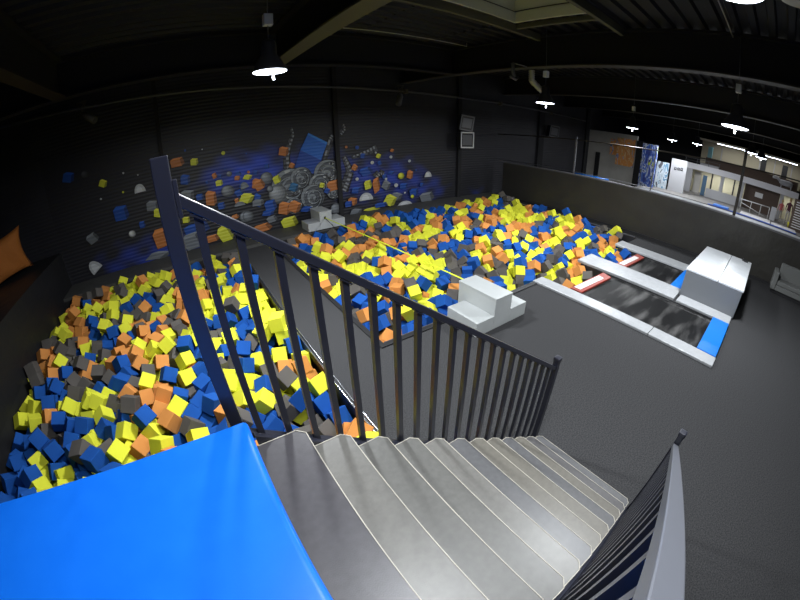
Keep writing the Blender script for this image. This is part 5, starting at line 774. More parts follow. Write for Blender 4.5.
405, 1020, -45, -87, -45, 101, 0, 446, 367, -49, -16, -62, -21, 3, 442, 433, -55, 93, -19, -73, 0, 450, 486, -43, 12, -32, 48, 1, 456, 543, -48, -2, 42, -3, 1, 450, 579, -52, -30, -152, 74, 3, 450, 637, -49, -107, 64, 101, 3, 451, 676, -50, 39, 84, 35, 3, 446, 732, -56, 80, -38, 96, 1, 441, 769, -50, -108, -11, -142, 1, 448, 833, -58, 73, 15, 38, 1, 442, 880, -51, 149, -8, -51, 2,
443, 921, -57, -47, -75, -22, 3, 430, 986, -45, 15, -98, 80, 2, 448, 1028, -56, -45, 123, 8, 0, 487, 378, -54, 59, 84, 8, 3, 501, 424, -59, -134, 3, -8, 1, 488, 490, -49, -121, 35, 23, 2, 496, 528, -45, -67, -87, -42, 2, 487, 583, -49, 21, 131, -23, 1, 483, 621, -49, -40, 107, -28, 2, 488, 678, -45, 15, 57, 93, 0, 491, 719, -56, 92, 106, -37, 2, 497, 771, -53, -90, 10, -41, 2,
499, 829, -46, 61, 26, -115, 1, 495, 888, -42, 49, 63, -57, 1, 490, 944, -45, 120, -114, 51, 1, 485, 979, -57, 108, 10, -42, 0, 492, 1021, -58, -146, -25, -46, 1, 528, 384, -48, 58, -115, -61, 0, 551, 431, -55, -85, 122, 52, 1, 536, 468, -60, 52, 80, 23, 2, 532, 540, -51, -135, -85, -54, 1, 549, 583, -44, 84, 83, -67, 1, 551, 622, -56, 64, 107, -101, 3, 536, 687, -51, -118, -31, -28, 3,
555, 722, -48, 91, -96, -26, 0, 536, 772, -57, -95, 109, -8, 3, 535, 827, -46, -39, 72, 32, 2, 549, 884, -52, 0, -3, 43, 0, 546, 932, -56, -13, 41, 53, 1, 540, 978, -49, 2, 4, 37, 0, 547, 1031, -44, -134, -24, -88, 0, 593, 363, -60, 27, 53, -39, 1, 592, 422, -62, 10, -29, 38, 3, 596, 465, -56, 41, -39, -5, 0, 600, 523, -48, 59, -36, -19, 3, 599, 580, -48, 138, 48, 44, 2,
586, 633, -53, -107, -25, 8, 0, 593, 681, -52, -30, 116, -13, 3, 591, 732, -53, -124, 29, -114, 1, 598, 764, -47, -112, 16, -96, 3, 591, 823, -55, 50, -22, 58, 2, 589, 868, -47, 91, -53, 57, 2, 596, 918, -46, -77, -121, 94, 1, 593, 968, -43, 82, -42, -45, 3, 585, 1022, -47, -25, -95, 44, 3, 621, 378, -53, 49, 44, -52, 3, 636, 414, -54, -40, 125, 98, 1, 633, 485, -45, -65, -81, -63, 2,
641, 535, -50, 30, -98, 59, 1, 631, 575, -56, 47, -38, 149, 0, 645, 615, -56, 85, 123, -74, 0, 633, 677, -48, 35, 70, 95, 0, 630, 733, -54, -42, 138, 107, 0, 633, 769, -48, 2, -19, 71, 0, 636, 829, -49, 131, -19, -102, 1, 634, 877, -58, 28, -40, 21, 2, 635, 915, -49, 33, 88, 11, 1, 623, 973, -57, 0, 3, 40, 1, 646, 1032, -52, 1, 90, -1, 2, 700, 383, -57, 69, -37, -136, 0,
668, 424, -46, -73, 38, -131, 0, 690, 465, -45, -36, -29, -64, 2, 692, 536, -50, 132, 8, 90, 1, 694, 571, -51, 29, -45, -122, 2, 681, 623, -51, 134, -86, 32, 1, 682, 674, -53, 93, 4, 139, 0, 690, 728, -41, -43, -62, 51, 1, 687, 770, -53, -109, 4, 112, 3, 669, 831, -54, -13, -118, 27, 2, 689, 877, -52, 83, -31, -113, 1, 672, 913, -53, -119, -11, 46, 1, 698, 970, -56, 85, -46, 76, 1,
681, 1023, -57, -26, 42, -29, 1, 736, 386, -54, -120, 29, 12, 3, 737, 426, -52, -129, 56, -69, 0, 738, 478, -60, -12, -47, -13, 0, 739, 531, -58, -28, -148, -33, 0, 734, 572, -54, 69, -23, -23, 3, 733, 617, -54, -27, -37, -47, 0, 730, 676, -49, 65, -82, -117, 1, 722, 731, -53, -100, -6, 93, 0, 718, 768, -51, -3, -17, 69, 0, 738, 833, -54, 35, 0, -132, 0, 736, 879, -48, 17, 53, -91, 1,
733, 937, -58, 148, 26, 83, 0, 736, 978, -49, -4, 102, -38, 0, 737, 1023, -44, 59, 48, -57, 0, 767, 284, -61, 6, 34, -18, 0, 775, 315, -49, -104, 23, -131, 1, 772, 376, -47, -30, 55, 40, 0, 778, 427, -53, 124, -120, 52, 3, 787, 462, -56, 49, 108, 27, 0, 791, 538, -51, -53, 87, -38, 1, 782, 578, -59, 85, 106, 111, 1, 780, 617, -58, -43, 50, 47, 2, 777, 684, -57, 79, 4, 96, 0,
771, 723, -49, 82, -4, 148, 1, 783, 770, -52, 21, 135, 51, 1, 783, 829, -48, 15, -63, -57, 0, 774, 880, -47, 81, 102, 116, 3, 782, 921, -46, -102, -13, -98, 0, 779, 973, -54, 21, 67, 72, 0, 767, 1028, -45, 60, 3, 16, 1, 827, 276, -56, -32, 28, 95, 0, 835, 328, -41, -5, -79, -12, 2, 843, 381, -61, -43, -79, 6, 1, 840, 432, -50, 68, 10, -4, 0, 836, 467, -54, 79, 124, -46, 0,
824, 531, -51, -107, 14, -18, 2, 820, 577, -47, -35, -120, -54, 0, 825, 636, -49, -9, -103, 56, 3, 822, 674, -48, -37, 87, 17, 1, 827, 720, -50, 35, -54, 91, 3, 820, 768, -50, -86, 17, -120, 2, 814, 823, -50, -115, 27, 28, 0, 844, 872, -49, -4, 122, 32, 0, 837, 927, -55, -23, 115, 40, 0, 819, 984, -55, 132, 15, 71, 3, 817, 1034, -48, 102, -98, -34, 2, 881, 264, -48, -38, 38, -84, 1,
901, 313, -57, -81, 41, -123, 0, 885, 384, -56, -81, -72, 12, 2, 884, 434, -46, -31, -101, 80, 3, 878, 498, -51, 31, -45, 77, 1, 882, 535, -53, -112, -59, -19, 0, 874, 572, -54, 48, 36, -104, 0, 869, 615, -47, 20, -77, 144, 0, 888, 680, -47, -9, 106, -42, 0, 880, 724, -50, 60, 99, 2, 0, 876, 770, -58, -36, 114, -58, 0, 886, 834, -52, -9, -166, -18, 2, 889, 869, -44, -111, -63, 96, 3,
876, 938, -47, 130, -75, -17, 0, 861, 989, -51, 136, -21, -86, 3, 889, 1033, -50, -76, -38, -60, 1, 923, 389, -53, 129, -12, -26, 3, 932, 427, -47, 94, 32, 103, 3, 917, 462, -53, 131, -85, 66, 3, 919, 527, -47, 71, -47, 39, 0, 926, 579, -48, -58, -49, -2, 0, 918, 620, -51, -74, 13, 98, 1, 926, 666, -56, 99, -20, 43, 3, 922, 722, -58, -35, -118, -55, 0, 932, 763, -46, -11, -65, -78, 0,
917, 836, -46, 44, 40, -86, 3, 920, 868, -48, 66, -71, 66, 0, 927, 909, -57, 14, -62, -45, 1, 921, 963, -51, -147, -57, -76, 0, 930, 1024, -48, -24, -44, 1, 2, 986, 358, -45, 120, -70, 66, 2, 966, 432, -53, -16, 52, -16, 3, 976, 486, -56, -31, 95, -11, 0, 972, 537, -52, -28, 125, -37, 2, 973, 578, -52, 113, 70, -76, 2, 982, 625, -54, -2, 114, 28, 3, 962, 685, -54, 100, 58, -5, 1,
982, 725, -54, 48, 2, -10, 3, 966, 776, -50, -64, -84, 125, 1, 969, 825, -57, 138, 10, -75, 1, 986, 863, -54, -65, 2, -70, 0, 990, 917, -55, 35, 124, 24, 2, 975, 972, -46, 153, -63, 25, 1, 972, 1018, -52, -16, 80, -3, 0, 1025, 383, -44, -135, -63, -59, 2, 1011, 429, -51, 18, 47, -29, 0, 1013, 484, -55, -114, 53, 82, 2, 1020, 526, -46, -10, 90, -30, 1, 1024, 579, -51, -26, 46, 77, 2,
1014, 624, -42, -11, 82, 12, 1, 1029, 682, -56, -31, 109, -5, 1, 1016, 721, -48, -90, -39, -99, 0, 1022, 784, -41, 58, -77, 43, 2, 1031, 833, -54, 70, -23, 59, 0, 1033, 878, -51, -26, -120, -49, 1, 1027, 940, -48, 50, -47, 68, 2, 1015, 973, -59, 11, 81, -40, 2, 1034, 1027, -47, 46, -106, 103, 0, 1053, 275, -67, 111, 29, -111, 0, 1059, 310, -67, 0, 0, 98, 3, 1047, 367, -46, -69, -58, 17, 2,
1071, 425, -55, -71, -19, -131, 3, 1074, 468, -53, 26, 138, 41, 3, 1065, 535, -52, 62, -22, 44, 1, 1076, 591, -51, -14, -29, -3, 3, 1053, 621, -58, -63, -120, 59, 2, 1067, 683, -48, 132, 69, 98, 0, 1073, 724, -49, -126, 7, 39, 1, 1075, 787, -55, 8, -34, 45, 0, 1076, 828, -41, 102, -23, 29, 1, 1081, 869, -55, 103, 94, -64, 3, 1070, 932, -49, 54, 101, 51, 0, 1070, 982, -45, 62, -32, 68, 1,
1075, 1021, -49, 41, -92, 23, 0, 1118, 275, -52, 95, 42, 106, 0, 1135, 331, -49, 76, -96, -6, 2, 1121, 387, -55, 85, -15, 88, 0, 1134, 429, -51, -114, -58, -51, 0, 1117, 463, -55, 141, 85, -29, 0, 1110, 527, -46, 101, 83, 107, 2, 1112, 579, -46, 26, -39, 85, 1, 1111, 623, -49, 106, -81, -35, 0, 1109, 687, -46, -129, 39, -62, 0, 1115, 731, -46, 60, -56, -132, 3, 1118, 778, -49, -38, -12, -40, 0,
1114, 835, -47, -116, -91, -63, 1, 1113, 871, -44, 37, 81, 16, 1, 1107, 926, -58, 56, 102, -92, 3, 1106, 982, -53, 14, 14, -150, 1, 1123, 1030, -50, 122, -18, 116, 3, 1153, 274, -58, -123, 77, 18, 1, 1179, 313, -48, -12, -37, 9, 0, 1161, 387, -50, 44, -103, -42, 0, 1168, 428, -53, -83, 136, 61, 0, 1177, 469, -48, -98, -83, 1, 3, 1176, 535, -57, 41, -59, -61, 0, 1172, 569, -47, 37, 57, -83, 2,
1155, 617, -57, 24, 138, -79, 0, 1162, 661, -50, 108, -64, 1, 3, 1168, 729, -59, -31, -3, -153, 0, 1181, 763, -54, -91, 101, -22, 3, 1159, 834, -43, -110, 49, 101, 0, 1163, 874, -58, -55, -34, -59, 1, 1164, 934, -52, 133, -77, -6, 0, 1161, 976, -56, -79, 76, 8, 3, 1182, 1032, -47, 41, -27, -71, 1, 1221, 273, -57, -38, 165, 53, 2, 1227, 328, -56, -119, 54, -115, 2, 1224, 388, -58, -36, -155, -42, 3,
1207, 414, -49, 6, 44, 59, 1, 1206, 469, -57, 124, 77, 72, 1, 1222, 515, -53, -79, 57, 67, 1, 1215, 574, -51, 75, -49, 123, 0, 1203, 617, -51, -49, -113, 87, 3, 1219, 675, -50, 28, 129, 108, 1, 1225, 728, -47, -5, 135, -11, 3, 1222, 782, -58, -123, 34, 57, 0, 1209, 835, -53, -42, -19, -71, 1, 1216, 882, -49, -70, 108, 79, 1, 1211, 918, -52, -121, 16, 66, 2, 1200, 979, -46, -107, -48, 82, 0,
1222, 1034, -53, 37, 91, -106, 1, 1267, 378, -47, 29, -77, 42, 1, 1263, 428, -51, 55, 6, 109, 0, 1254, 470, -57, 15, 65, 90, 1, 1266, 527, -51, 92, -3, 118, 2, 1255, 572, -52, 139, -56, -70, 1, 1256, 622, -48, 7, 65, 23, 2, 1249, 675, -55, 7, -63, 152, 1, 1275, 730, -43, -48, 63, 89, 0, 1261, 766, -45, 39, 67, 32, 1, 1265, 829, -50, -160, -27, -64, 3, 1256, 862, -49, -20, 28, 42, 0,
1263, 918, -55, -34, -100, 132, 1, 1255, 981, -47, -29, -62, 10, 0, 1264, 1017, -46, -2, -54, -55, 0, 1331, 366, -57, 30, 90, -87, 0, 1300, 432, -53, 126, 10, -77, 3, 1301, 473, -55, -19, 68, 50, 2, 1315, 531, -50, -42, 31, -17, 3, 1302, 567, -47, -70, 22, -69, 3, 1294, 631, -53, -8, 46, -17, 1, 1312, 665, -51, -58, 82, 52, 3, 1306, 723, -48, 90, -94, 6, 1, 1314, 786, -43, -120, -47, -79, 1,
1325, 828, -56, 88, -25, -133, 3, 1294, 874, -50, -67, -35, 5, 3, 1297, 918, -47, 122, 70, 66, 3, 1299, 978, -46, 96, 54, 113, 1, 1320, 1029, -52, -75, -51, 49, 2, 1363, 341, -62, 4, -12, 138, 1, 1365, 436, -48, 71, -23, -155, 1, 1359, 478, -42, -124, 47, 101, 1, 1362, 526, -48, 59, 17, -75, 3, 1350, 576, -55, 46, 143, 77, 3, 1343, 613, -45, 66, -92, -111, 0, 1343, 687, -57, 49, 43, -49, 3,
1347, 729, -51, -77, 98, -117, 0, 1363, 768, -58, 16, 112, 40, 0, 1367, 828, -57, 101, 108, -95, 2, 1356, 866, -53, 96, -88, -10, 0, 1362, 931, -50, 83, 90, 26, 1, 1365, 977, -50, -134, -59, -101, 2, 1357, 1023, -48, 35, -63, 14, 0, 1407, 372, -50, 0, 93, -65, 1, 1401, 424, -49, 69, 116, 27, 2, 1414, 461, -53, 30, 89, 23, 0, 1398, 540, -55, 45, -24, -3, 1, 1402, 578, -52, -58, 97, -3, 1,
1402, 621, -48, -8, -73, 126, 2, 1411, 685, -38, 113, 57, 120, 2, 1401, 714, -59, 166, 7, 40, 0, 1415, 761, -55, 112, 34, 105, 0, 1413, 840, -53, 53, 43, -84, 0, 1403, 873, -52, 78, -41, -145, 1, 1397, 915, -45, -32, -3, -21, 0, 1412, 983, -43, -31, -91, 13, 0, 1409, 1032, -51, 15, -57, -26, 2, 317, 443, -40, 31, 105, 54, 1, 323, 499, -53, -14, -67, -9, 2, 318, 543, -40, 71, -94, -13, 3,
317, 597, -42, -11, -56, 41, 3, 318, 644, -44, -26, -34, 18, 0, 325, 709, -33, 66, 9, 108, 3, 329, 759, -45, -61, 38, -127, 1, 319, 797, -51, 69, 70, -3, 0, 326, 851, -40, -77, 27, -73, 0, 326, 885, -41, 74, -45, 44, 1, 344, 949, -42, -56, 6, -75, 1, 325, 1004, -35, 39, 44, -83, 1, 322, 1037, -28, 0, -166, 0, 3, 371, 400, -46, -152, -73, -51, 1, 368, 450, -47, -52, 123, -10, 3,
369, 500, -44, -6, 66, -31, 1, 375, 548, -47, -61, -34, -29, 2, 376, 601, -49, 26, -53, -148, 3, 373, 653, -50, -60, -11, -62, 0, 375, 694, -46, 54, 91, -116, 1, 371, 735, -46, -41, -13, 61, 3, 373, 808, -45, -63, -125, 65, 3, 378, 855, -35, -26, 36, 24, 0, 368, 896, -23, -66, -60, 103, 0, 372, 945, -55, 135, 31, -55, 0, 353, 997, -30, 123, -18, -119, 3, 375, 1032, -40, 65, -34, 65, 0,
410, 398, -55, -94, -7, -66, 0, 425, 459, -35, -138, -56, -75, 1, 433, 511, -41, -6, -1, 54, 1, 424, 544, -37, 61, 14, -143, 1, 413, 592, -34, -2, 162, 73, 1, 419, 655, -44, 14, 47, -104, 1, 428, 703, -37, -14, -42, 9, 0, 414, 739, -41, -35, -80, -144, 0, 405, 794, -54, 72, 123, 78, 0, 425, 856, -29, 111, -65, -1, 2, 398, 897, -50, 20, 109, 2, 2, 423, 952, -40, -58, -13, -101, 1,
409, 994, -29, 34, -71, 108, 3, 414, 1031, -21, 109, 109, -42, 2, 465, 394, -45, 73, -61, -126, 1, 465, 457, -44, 43, 78, -52, 0, 465, 508, -33, -140, 51, -18, 1, 478, 553, -32, -77, 15, 49, 3, 457, 602, -39, 16, 52, -93, 3, 470, 653, -29, -96, 76, -105, 3, 464, 708, -31, 90, 101, 52, 3, 448, 741, -30, -14, 8, 72, 3, 452, 805, -45, -47, 120, -11, 0, 466, 853, -38, -4, 117, -89, 0,
462, 900, -32, -15, -143, -69, 0, 455, 953, -43, 79, -46, -136, 1, 462, 1001, -39, 164, 18, 54, 0, 472, 1031, -32, 1, -42, -10, 0, 504, 404, -37, 135, -32, -38, 1, 524, 446, -46, 37, -31, 51, 0, 514, 500, -38, 42, 2, -46, 0, 518, 567, -39, 93, 93, 87, 0, 515, 606, -48, -93, -60, 17, 0, 509, 647, -51, -11, 103, -82, 0, 510, 699, -34, -10, -76, -46, 3, 515, 752, -42, -4, 71, -61, 1,
483, 796, -32, -98, -102, -106, 3, 522, 859, -48, 17, 3, -130, 0, 521, 904, -48, 115, 36, 22, 0, 522, 956, -44, 60, 118, -36, 1, 521, 1000, -46, -32, 17, -59, 2, 512, 1029, -39, 116, -76, -49, 2, 574, 387, -47, -105, -15, -29, 3, 564, 456, -47, -8, 85, -73, 3, 547, 495, -41, -129, -107, -37, 0, 568, 541, -49, -79, 96, 2, 0, 562, 607, -34, -81, 104, -30, 2, 559, 655, -40, 83, 37, 119, 1,
562, 696, -42, 30, 55, 77, 0, 564, 754, -44, -116, -76, 13, 1, 559, 803, -52, 56, -138, -56, 2, 560, 845, -44, 89, 115, -106, 3, 569, 904, -53, 2, 91, 70, 1, 561, 956, -44, -39, -45, 120, 3, 569, 990, -33, 26, -40, -57, 1, 562, 1033, -21, -12, -68, -2, 1, 601, 394, -37, 147, -32, -90, 0, 609, 429, -35, -95, -113, 80, 0, 604, 491, -38, 47, -48, 85, 0, 610, 554, -34, -68, 65, -140, 1,
613, 611, -46, 23, -40, -141, 2, 610, 650, -51, -21, 142, -67, 3, 612, 701, -36, -111, 57, -50, 3, 607, 732, -24, -53, -54, -75, 2, 613, 800, -40, -121, 82, 87, 2, 603, 840, -38, 15, -137, 43, 1, 616, 890, -33, 47, 37, 132, 2, 618, 942, -35, 116, -9, 6, 3, 609, 997, -39, -129, -38, 3, 3, 616, 1032, -46, -11, -75, 18, 1, 647, 386, -47, -27, 165, -12, 1, 644, 452, -48, -37, 59, -42, 1,
661, 495, -44, 6, -10, -162, 3, 662, 560, -39, -1, 60, -103, 3, 660, 591, -48, 42, -36, -128, 0, 654, 649, -47, 2, 7, -31, 0, 652, 696, -39, 58, 60, -34, 2, 659, 747, -44, -91, 131, -41, 3, 661, 796, -45, -42, 1, 61, 1, 659, 848, -33, 8, -41, -85, 3, 655, 881, -38, 108, -13, 41, 1, 650, 943, -40, 4, -28, 75, 1, 647, 999, -57, -2, -11, 17, 1, 657, 1034, -25, -136, 118, 0, 3,
711, 403, -40, -18, -125, -69, 3, 704, 435, -47, 82, 110, 58, 1, 704, 499, -53, -134, 41, 84, 3, 708, 555, -28, 61, -33, -76, 1, 709, 596, -51, 36, -39, -123, 0, 701, 653, -38, 35, 128, 49, 0, 710, 697, -44, 23, -28, 38, 1, 699, 750, -28, -43, 86, -61, 3, 701, 806, -52, 42, -26, -109, 1, 702, 841, -44, 127, -33, 8, 3, 706, 907, -45, 115, -98, -81, 3, 708, 939, -42, -63, -21, 153, 3,
712, 998, -36, 43, -63, 55, 1, 703, 1033, -39, 149, 14, 80, 3, 751, 399, -36, 4, 95, -67, 3, 755, 453, -44, 48, -43, 123, 0, 765, 492, -47, -67, -125, -83, 0, 754, 550, -42, -83, -67, 16, 1, 762, 594, -39, -121, -57, -52, 1, 752, 653, -43, -89, -63, 8, 1, 750, 701, -39, -94, 43, 11, 0, 746, 749, -36, 41, -16, -152, 2, 751, 800, -53, -23, 42, 132, 3, 759, 851, -42, 120, -45, -24, 0,
748, 908, -43, -1, 71, -77, 2, 756, 947, -43, 95, -109, -7, 1, 747, 999, -31, 61, -40, 64, 3, 732, 1033, -19, -15, -20, -2, 0, 794, 280, -45, 15, -54, -15, 1, 803, 350, -61, 38, -100, 50, 3, 807, 404, -49, 37, -86, 46, 3, 810, 442, -43, -119, 69, -75, 2, 800, 501, -51, 30, 84, 40, 0, 795, 559, -33, 29, -55, -16, 0, 799, 595, -31, 159, -10, 61, 0, 788, 648, -48, 40, -47, -83, 3,
798, 701, -36, -144, -48, -93, 0, 796, 737, -35, -12, 146, -27, 2, 785, 800, -41, 107, 43, 106, 1, 796, 856, -37, 6, -30, 44, 3, 803, 898, -50, 26, 6, -143, 0, 811, 946, -47, -32, -146, 11, 0, 799, 1001, -43, 126, 86, -82, 3, 795, 1032, -23, 10, 51, 20, 3, 828, 301, -35, -13, -9, 79, 3, 870, 329, -35, 128, 97, 13, 3, 862, 408, -48, 70, -77, 131, 0, 866, 457, -37, 26, -65, -131, 1,
845, 509, -47, 0, 85, -64, 0, 828, 549, -28, 72, -8, -7, 0, 832, 604, -42, -44, 136, -27, 0, 846, 655, -45, 50, -126, -98, 3, 857, 693, -51, -50, 105, 58, 0, 826, 741, -31, -124, -15, -7, 0, 853, 797, -51, 26, 17, 27, 0, 858, 835, -44, 69, 74, -78, 0, 861, 908, -41, -133, 17, -61, 1, 855, 958, -39, 11, 99, -68, 2, 835, 997, -32, -33, 11, -99, 3, 859, 1024, -45, 14, -121, 112, 2,
905, 288, -38, 57, -73, -148, 0, 932, 348, -46, -47, -122, 22, 2, 903, 403, -36, -38, -140, -103, 3, 901, 436, -19, 7, 97, 22, 1, 881, 512, -28, -120, -88, -78, 1, 898, 550, -36, -42, -135, -65, 3, 891, 593, -38, 4, -64, 40, 0, 895, 644, -50, -146, 78, -19, 0, 900, 700, -30, -103, -69, -34, 2, 899, 750, -48, 89, -42, -23, 3, 893, 803, -45, -80, -22, -22, 0, 890, 843, -23, -17, -114, -131, 1,
897, 912, -46, -123, -51, -4, 0, 903, 952, -34, 71, 48, -7, 1, 891, 988, -39, -56, -38, 165, 0, 906, 1027, -25, 56, 121, -46, 1, 961, 404, -43, 36, 41, 61, 0, 947, 457, -35, -69, 40, -128, 0, 931, 492, -44, 110, 109, -78, 3, 949, 543, -34, 27, 50, -120, 0, 953, 606, -40, 17, -97, 67, 3, 943, 641, -46, 47, 102, 77, 0, 929, 700, -42, 137, 20, -44, 3, 952, 736, -42, 88, -43, 84, 2,
945, 803, -41, -151, -40, 42, 2, 950, 843, -39, -10, -33, 19, 0, 947, 892, -36, 65, -49, -108, 0, 958, 941, -56, 71, 87, -15, 2, 946, 991, -37, 31, -40, 25, 0, 948, 1031, -29, -102, 49, 24, 0, 994, 396, -53, -65, 57, 2, 3, 989, 440, -36, 15, -42, -94, 3, 990, 509, -39, 81, 16, -105, 0, 993, 548, -36, 66, -35, -143, 3, 996, 592, -38, 3, -28, 61, 1, 993, 651, -31, 63, -20, -33, 1,
993, 689, -43, -36, -36, -26, 0, 995, 759, -47, 91, -109, -75, 1, 992, 797, -46, -119, -78, 20, 3, 998, 833, -47, -31, -120, -73, 0, 1001, 887, -43, 8, -48, -35, 0, 997, 945, -46, -49, -32, -102, 0, 982, 998, -27, 120, 38, 90, 2, 1001, 1032, -42, 47, -102, 111, 0, 1040, 414, -35, -95, 80, 124, 2, 1043, 450, -49, -73, 100, 119, 1, 1047, 497, -43, 132, -79, 46, 1, 1041, 554, -37, -45, -17, 134, 0,
1041, 601, -38, -81, 113, 14, 3, 1036, 648, -40, -57, 52, -15, 0, 1043, 707, -41, -134, -66, -82, 0, 1037, 746, -44, 46, -21, -124, 3, 1052, 771, -40, -63, 12, -40, 3, 1051, 853, -41, -85, 91, 110, 3, 1041, 906, -46, 83, -138, -80, 0, 1030, 956, -26, 58, -31, -33, 1, 1040, 990, -40, -84, -10, 111, 3, 1049, 1035, -24, 10, -138, -4, 1, 1076, 287, -46, -51, -18, 102, 2, 1073, 345, -50, 43, -114, -35, 0,
1096, 405, -49, 33, 69, -42, 0, 1089, 439, -39, -158, -45, -48, 2, 1081, 504, -48, 101, 47, 107, 1, 1086, 551, -40, 45, -7, -53, 2, 1096, 601, -30, -16, 143, 56, 3, 1073, 639, -40, -99, -28, -43, 1, 1081, 704, -31, -125, 4, 43, 1, 1089, 759, -46, -17, 48, 40, 1, 1093, 800, -39, 4, -36, 42, 1, 1088, 854, -26, -135, -96, -41, 1, 1086, 900, -43, -41, 71, -92, 3, 1089, 954, -34, -79, 79, -113, 0,
1087, 999, -24, 60, 109, 27, 0, 1098, 1031, -27, 146, 21, 74, 1, 1145, 300, -38, -125, 36, -105, 3, 1154, 350, -40, -126, -91, 85, 3, 1134, 405, -36, -118, 20, -9, 0, 1150, 461, -38, 160, 17, 78, 2, 1145, 505, -43, -19, -28, 31, 3, 1144, 537, -44, 111, 112, 8, 3, 1142, 598, -42, 112, -10, 42, 0, 1133, 636, -36, 36, -124, 1, 0, 1144, 703, -44, 8, -45, -39, 0, 1146, 755, -46, 12, 24, -30, 0,
1134, 811, -43, -88, 4, -22, 3, 1124, 847, -22, -31, 34, 77, 1, 1139, 908, -47, -98, -121, 49, 3, 1130, 950, -41, 103, -15, 74, 0, 1133, 995, -46, -49, -115, 56, 0, 1131, 1031, -23, 123, 7, -129, 3, 1182, 286, -46, -104, -6, 2, 2, 1189, 348, -44, 41, -1, 51, 3, 1189, 388, -46, 140, -18, 16, 3, 1186, 442, -38, 139, 55, 55, 2, 1187, 503, -44, -79, 106, 23, 1, 1195, 550, -35, -25, -34, -138, 2,
1180, 599, -36, 129, -45, 10, 0, 1179, 637, -44, -27, 45, 20, 1, 1189, 689, -47, -110, -95, 3, 1, 1197, 735, -38, 21, 130, 1, 0, 1190, 795, -44, -120, 101, 62, 1, 1179, 858, -40, 43, -146, -49, 0, 1176, 903, -53, -78, 99, -14, 1, 1184, 951, -35, -37, 3, -79, 1, 1167, 1006, -33, -92, 86, 13, 0, 1205, 1033, -31, 29, -43, -78, 1, 1218, 295, -41, -45, -35, -16, 1, 1265, 338, -65, -63, 65, 73, 3,
1242, 406, -34, 14, 40, -22, 3, 1228, 440, -44, 20, 47, -125, 3, 1234, 487, -41, -43, -19, 110, 3, 1232, 545, -47, -99, 124, -21, 0, 1230, 597, -49, -63, 41, -19, 3, 1222, 640, -39, -63, 117, -49, 0, 1231, 698, -29, -101, 83, 105, 0, 1245, 745, -32, -2, -75, -89, 1, 1235, 812, -40, -64, -8, 152, 2, 1233, 852, -35, 53, 56, 19, 1, 1236, 898, -35, -13, 115, -29, 2, 1232, 942, -42, -20, -33, 102, 0,
1226, 1001, -48, 22, -81, 29, 3, 1243, 1034, -33, 61, 7, 156, 1, 1288, 403, -34, 27, 60, 139, 2, 1274, 456, -37, 63, -13, -99, 1, 1276, 491, -48, 18, -59, -64, 1, 1274, 559, -30, -103, 121, -36, 3, 1281, 594, -38, 41, -57, -134, 3, 1270, 652, -36, 60, 122, 24, 1, 1267, 696, -38, -135, -14, 62, 1, 1292, 727, -18, -83, 2, 134, 1, 1293, 806, -46, 157, 76, 2, 0, 1294, 841, -44, 2, -43, 17, 1,
1265, 890, -34, 80, -47, -131, 3, 1270, 947, -41, 32, -46, 161, 2, 1275, 995, -28, -112, -69, -27, 0, 1291, 1033, -34, -58, -110, -96, 3, 1341, 388, -38, 21, 99, -74, 2, 1323, 446, -44, -20, -20, 27, 1, 1329, 490, -48, -65, 37, 3, 3, 1335, 551, -44, -61, -17, -112, 1, 1322, 588, -40, 120, 70, -97, 0, 1318, 633, -37, -61, -15, 73, 1, 1321, 699, -34, 95, 128, -74, 3, 1334, 761, -45, 163, 43, 60, 1,
1352, 799, -39, 127, -25, -40, 3, 1330, 858, -39, -146, 18, 59, 0, 1332, 900, -39, -11, 6, -141, 2, 1338, 950, -41, 45, -49, -105, 1, 1330, 995, -50, -72, -36, -35, 0, 1328, 1035, -24, -127, 7, -125, 1, 1378, 387, -43, -52, -6, -99, 1, 1381, 461, -32, 79, 8, 70, 1, 1381, 503, -30, 98, 105, -72, 1, 1380, 562, -38, -59, -93, 2, 2, 1372, 600, -46, 30, -11, -130, 3, 1367, 648, -50, 52, -104, 62, 1,
1368, 701, -47, 20, 59, 90, 0, 1380, 742, -39, 140, 28, 88, 0, 1383, 795, -44, 14, 1, -18, 1, 1380, 848, -36, -63, 113, -10, 1, 1376, 886, -44, 2, -74, -67, 0, 1379, 955, -38, -44, 130, -21, 0, 1382, 999, -33, -77, -89, -36, 0, 1385, 1033, -33, 44, -92, 108, 0, 1412, 398, -35, -10, -149, 47, 1, 1412, 446, -30, -83, 134, 41, 3, 1410, 495, -46, 3, 83, 0, 0, 1414, 556, -31, 8, -162, 59, 1,
1406, 595, -31, 44, 71, 32, 3, 1413, 652, -28, -24, 72, -18, 1, 1407, 716, -24, -11, 153, 90, 2, 1414, 742, -35, -93, 96, 54, 3, 1414, 794, -44, 15, 107, 143, 3, 1416, 854, -29, 44, -50, 79, 3, 1412, 889, -28, -27, -65, 18, 1, 1415, 948, -37, 100, -39, -111, 2, 1412, 1001, -22, -6, -83, 37, 0, 1417, 1037, -15, -69, -69, -69, 3, 304, 348, -46, 37, -13, 27, 2, 289, 503, -46, 118, 119, -13, 1,
294, 690, -28, -101, -68, 104, 3, 291, 744, -33, -97, 24, -104, 0, 291, 789, -29, 18, 80, 153, 0, 293, 861, -26, -105, -21, -16, 1, 291, 902, -40, -88, -112, -50, 1, 294, 950, -35, -7, -64, -63, 1, 293, 996, -35, 16, -27, 116, 0, 290, 1035, -27, -174, -1, -12, 3, 344, 431, -28, 57, -50, -18, 3, 336, 493, -29, 77, 101, 77, 1, 356, 533, -34, 46, 28, 106, 1, 345, 582, -29, -36, 71, 39, 1,
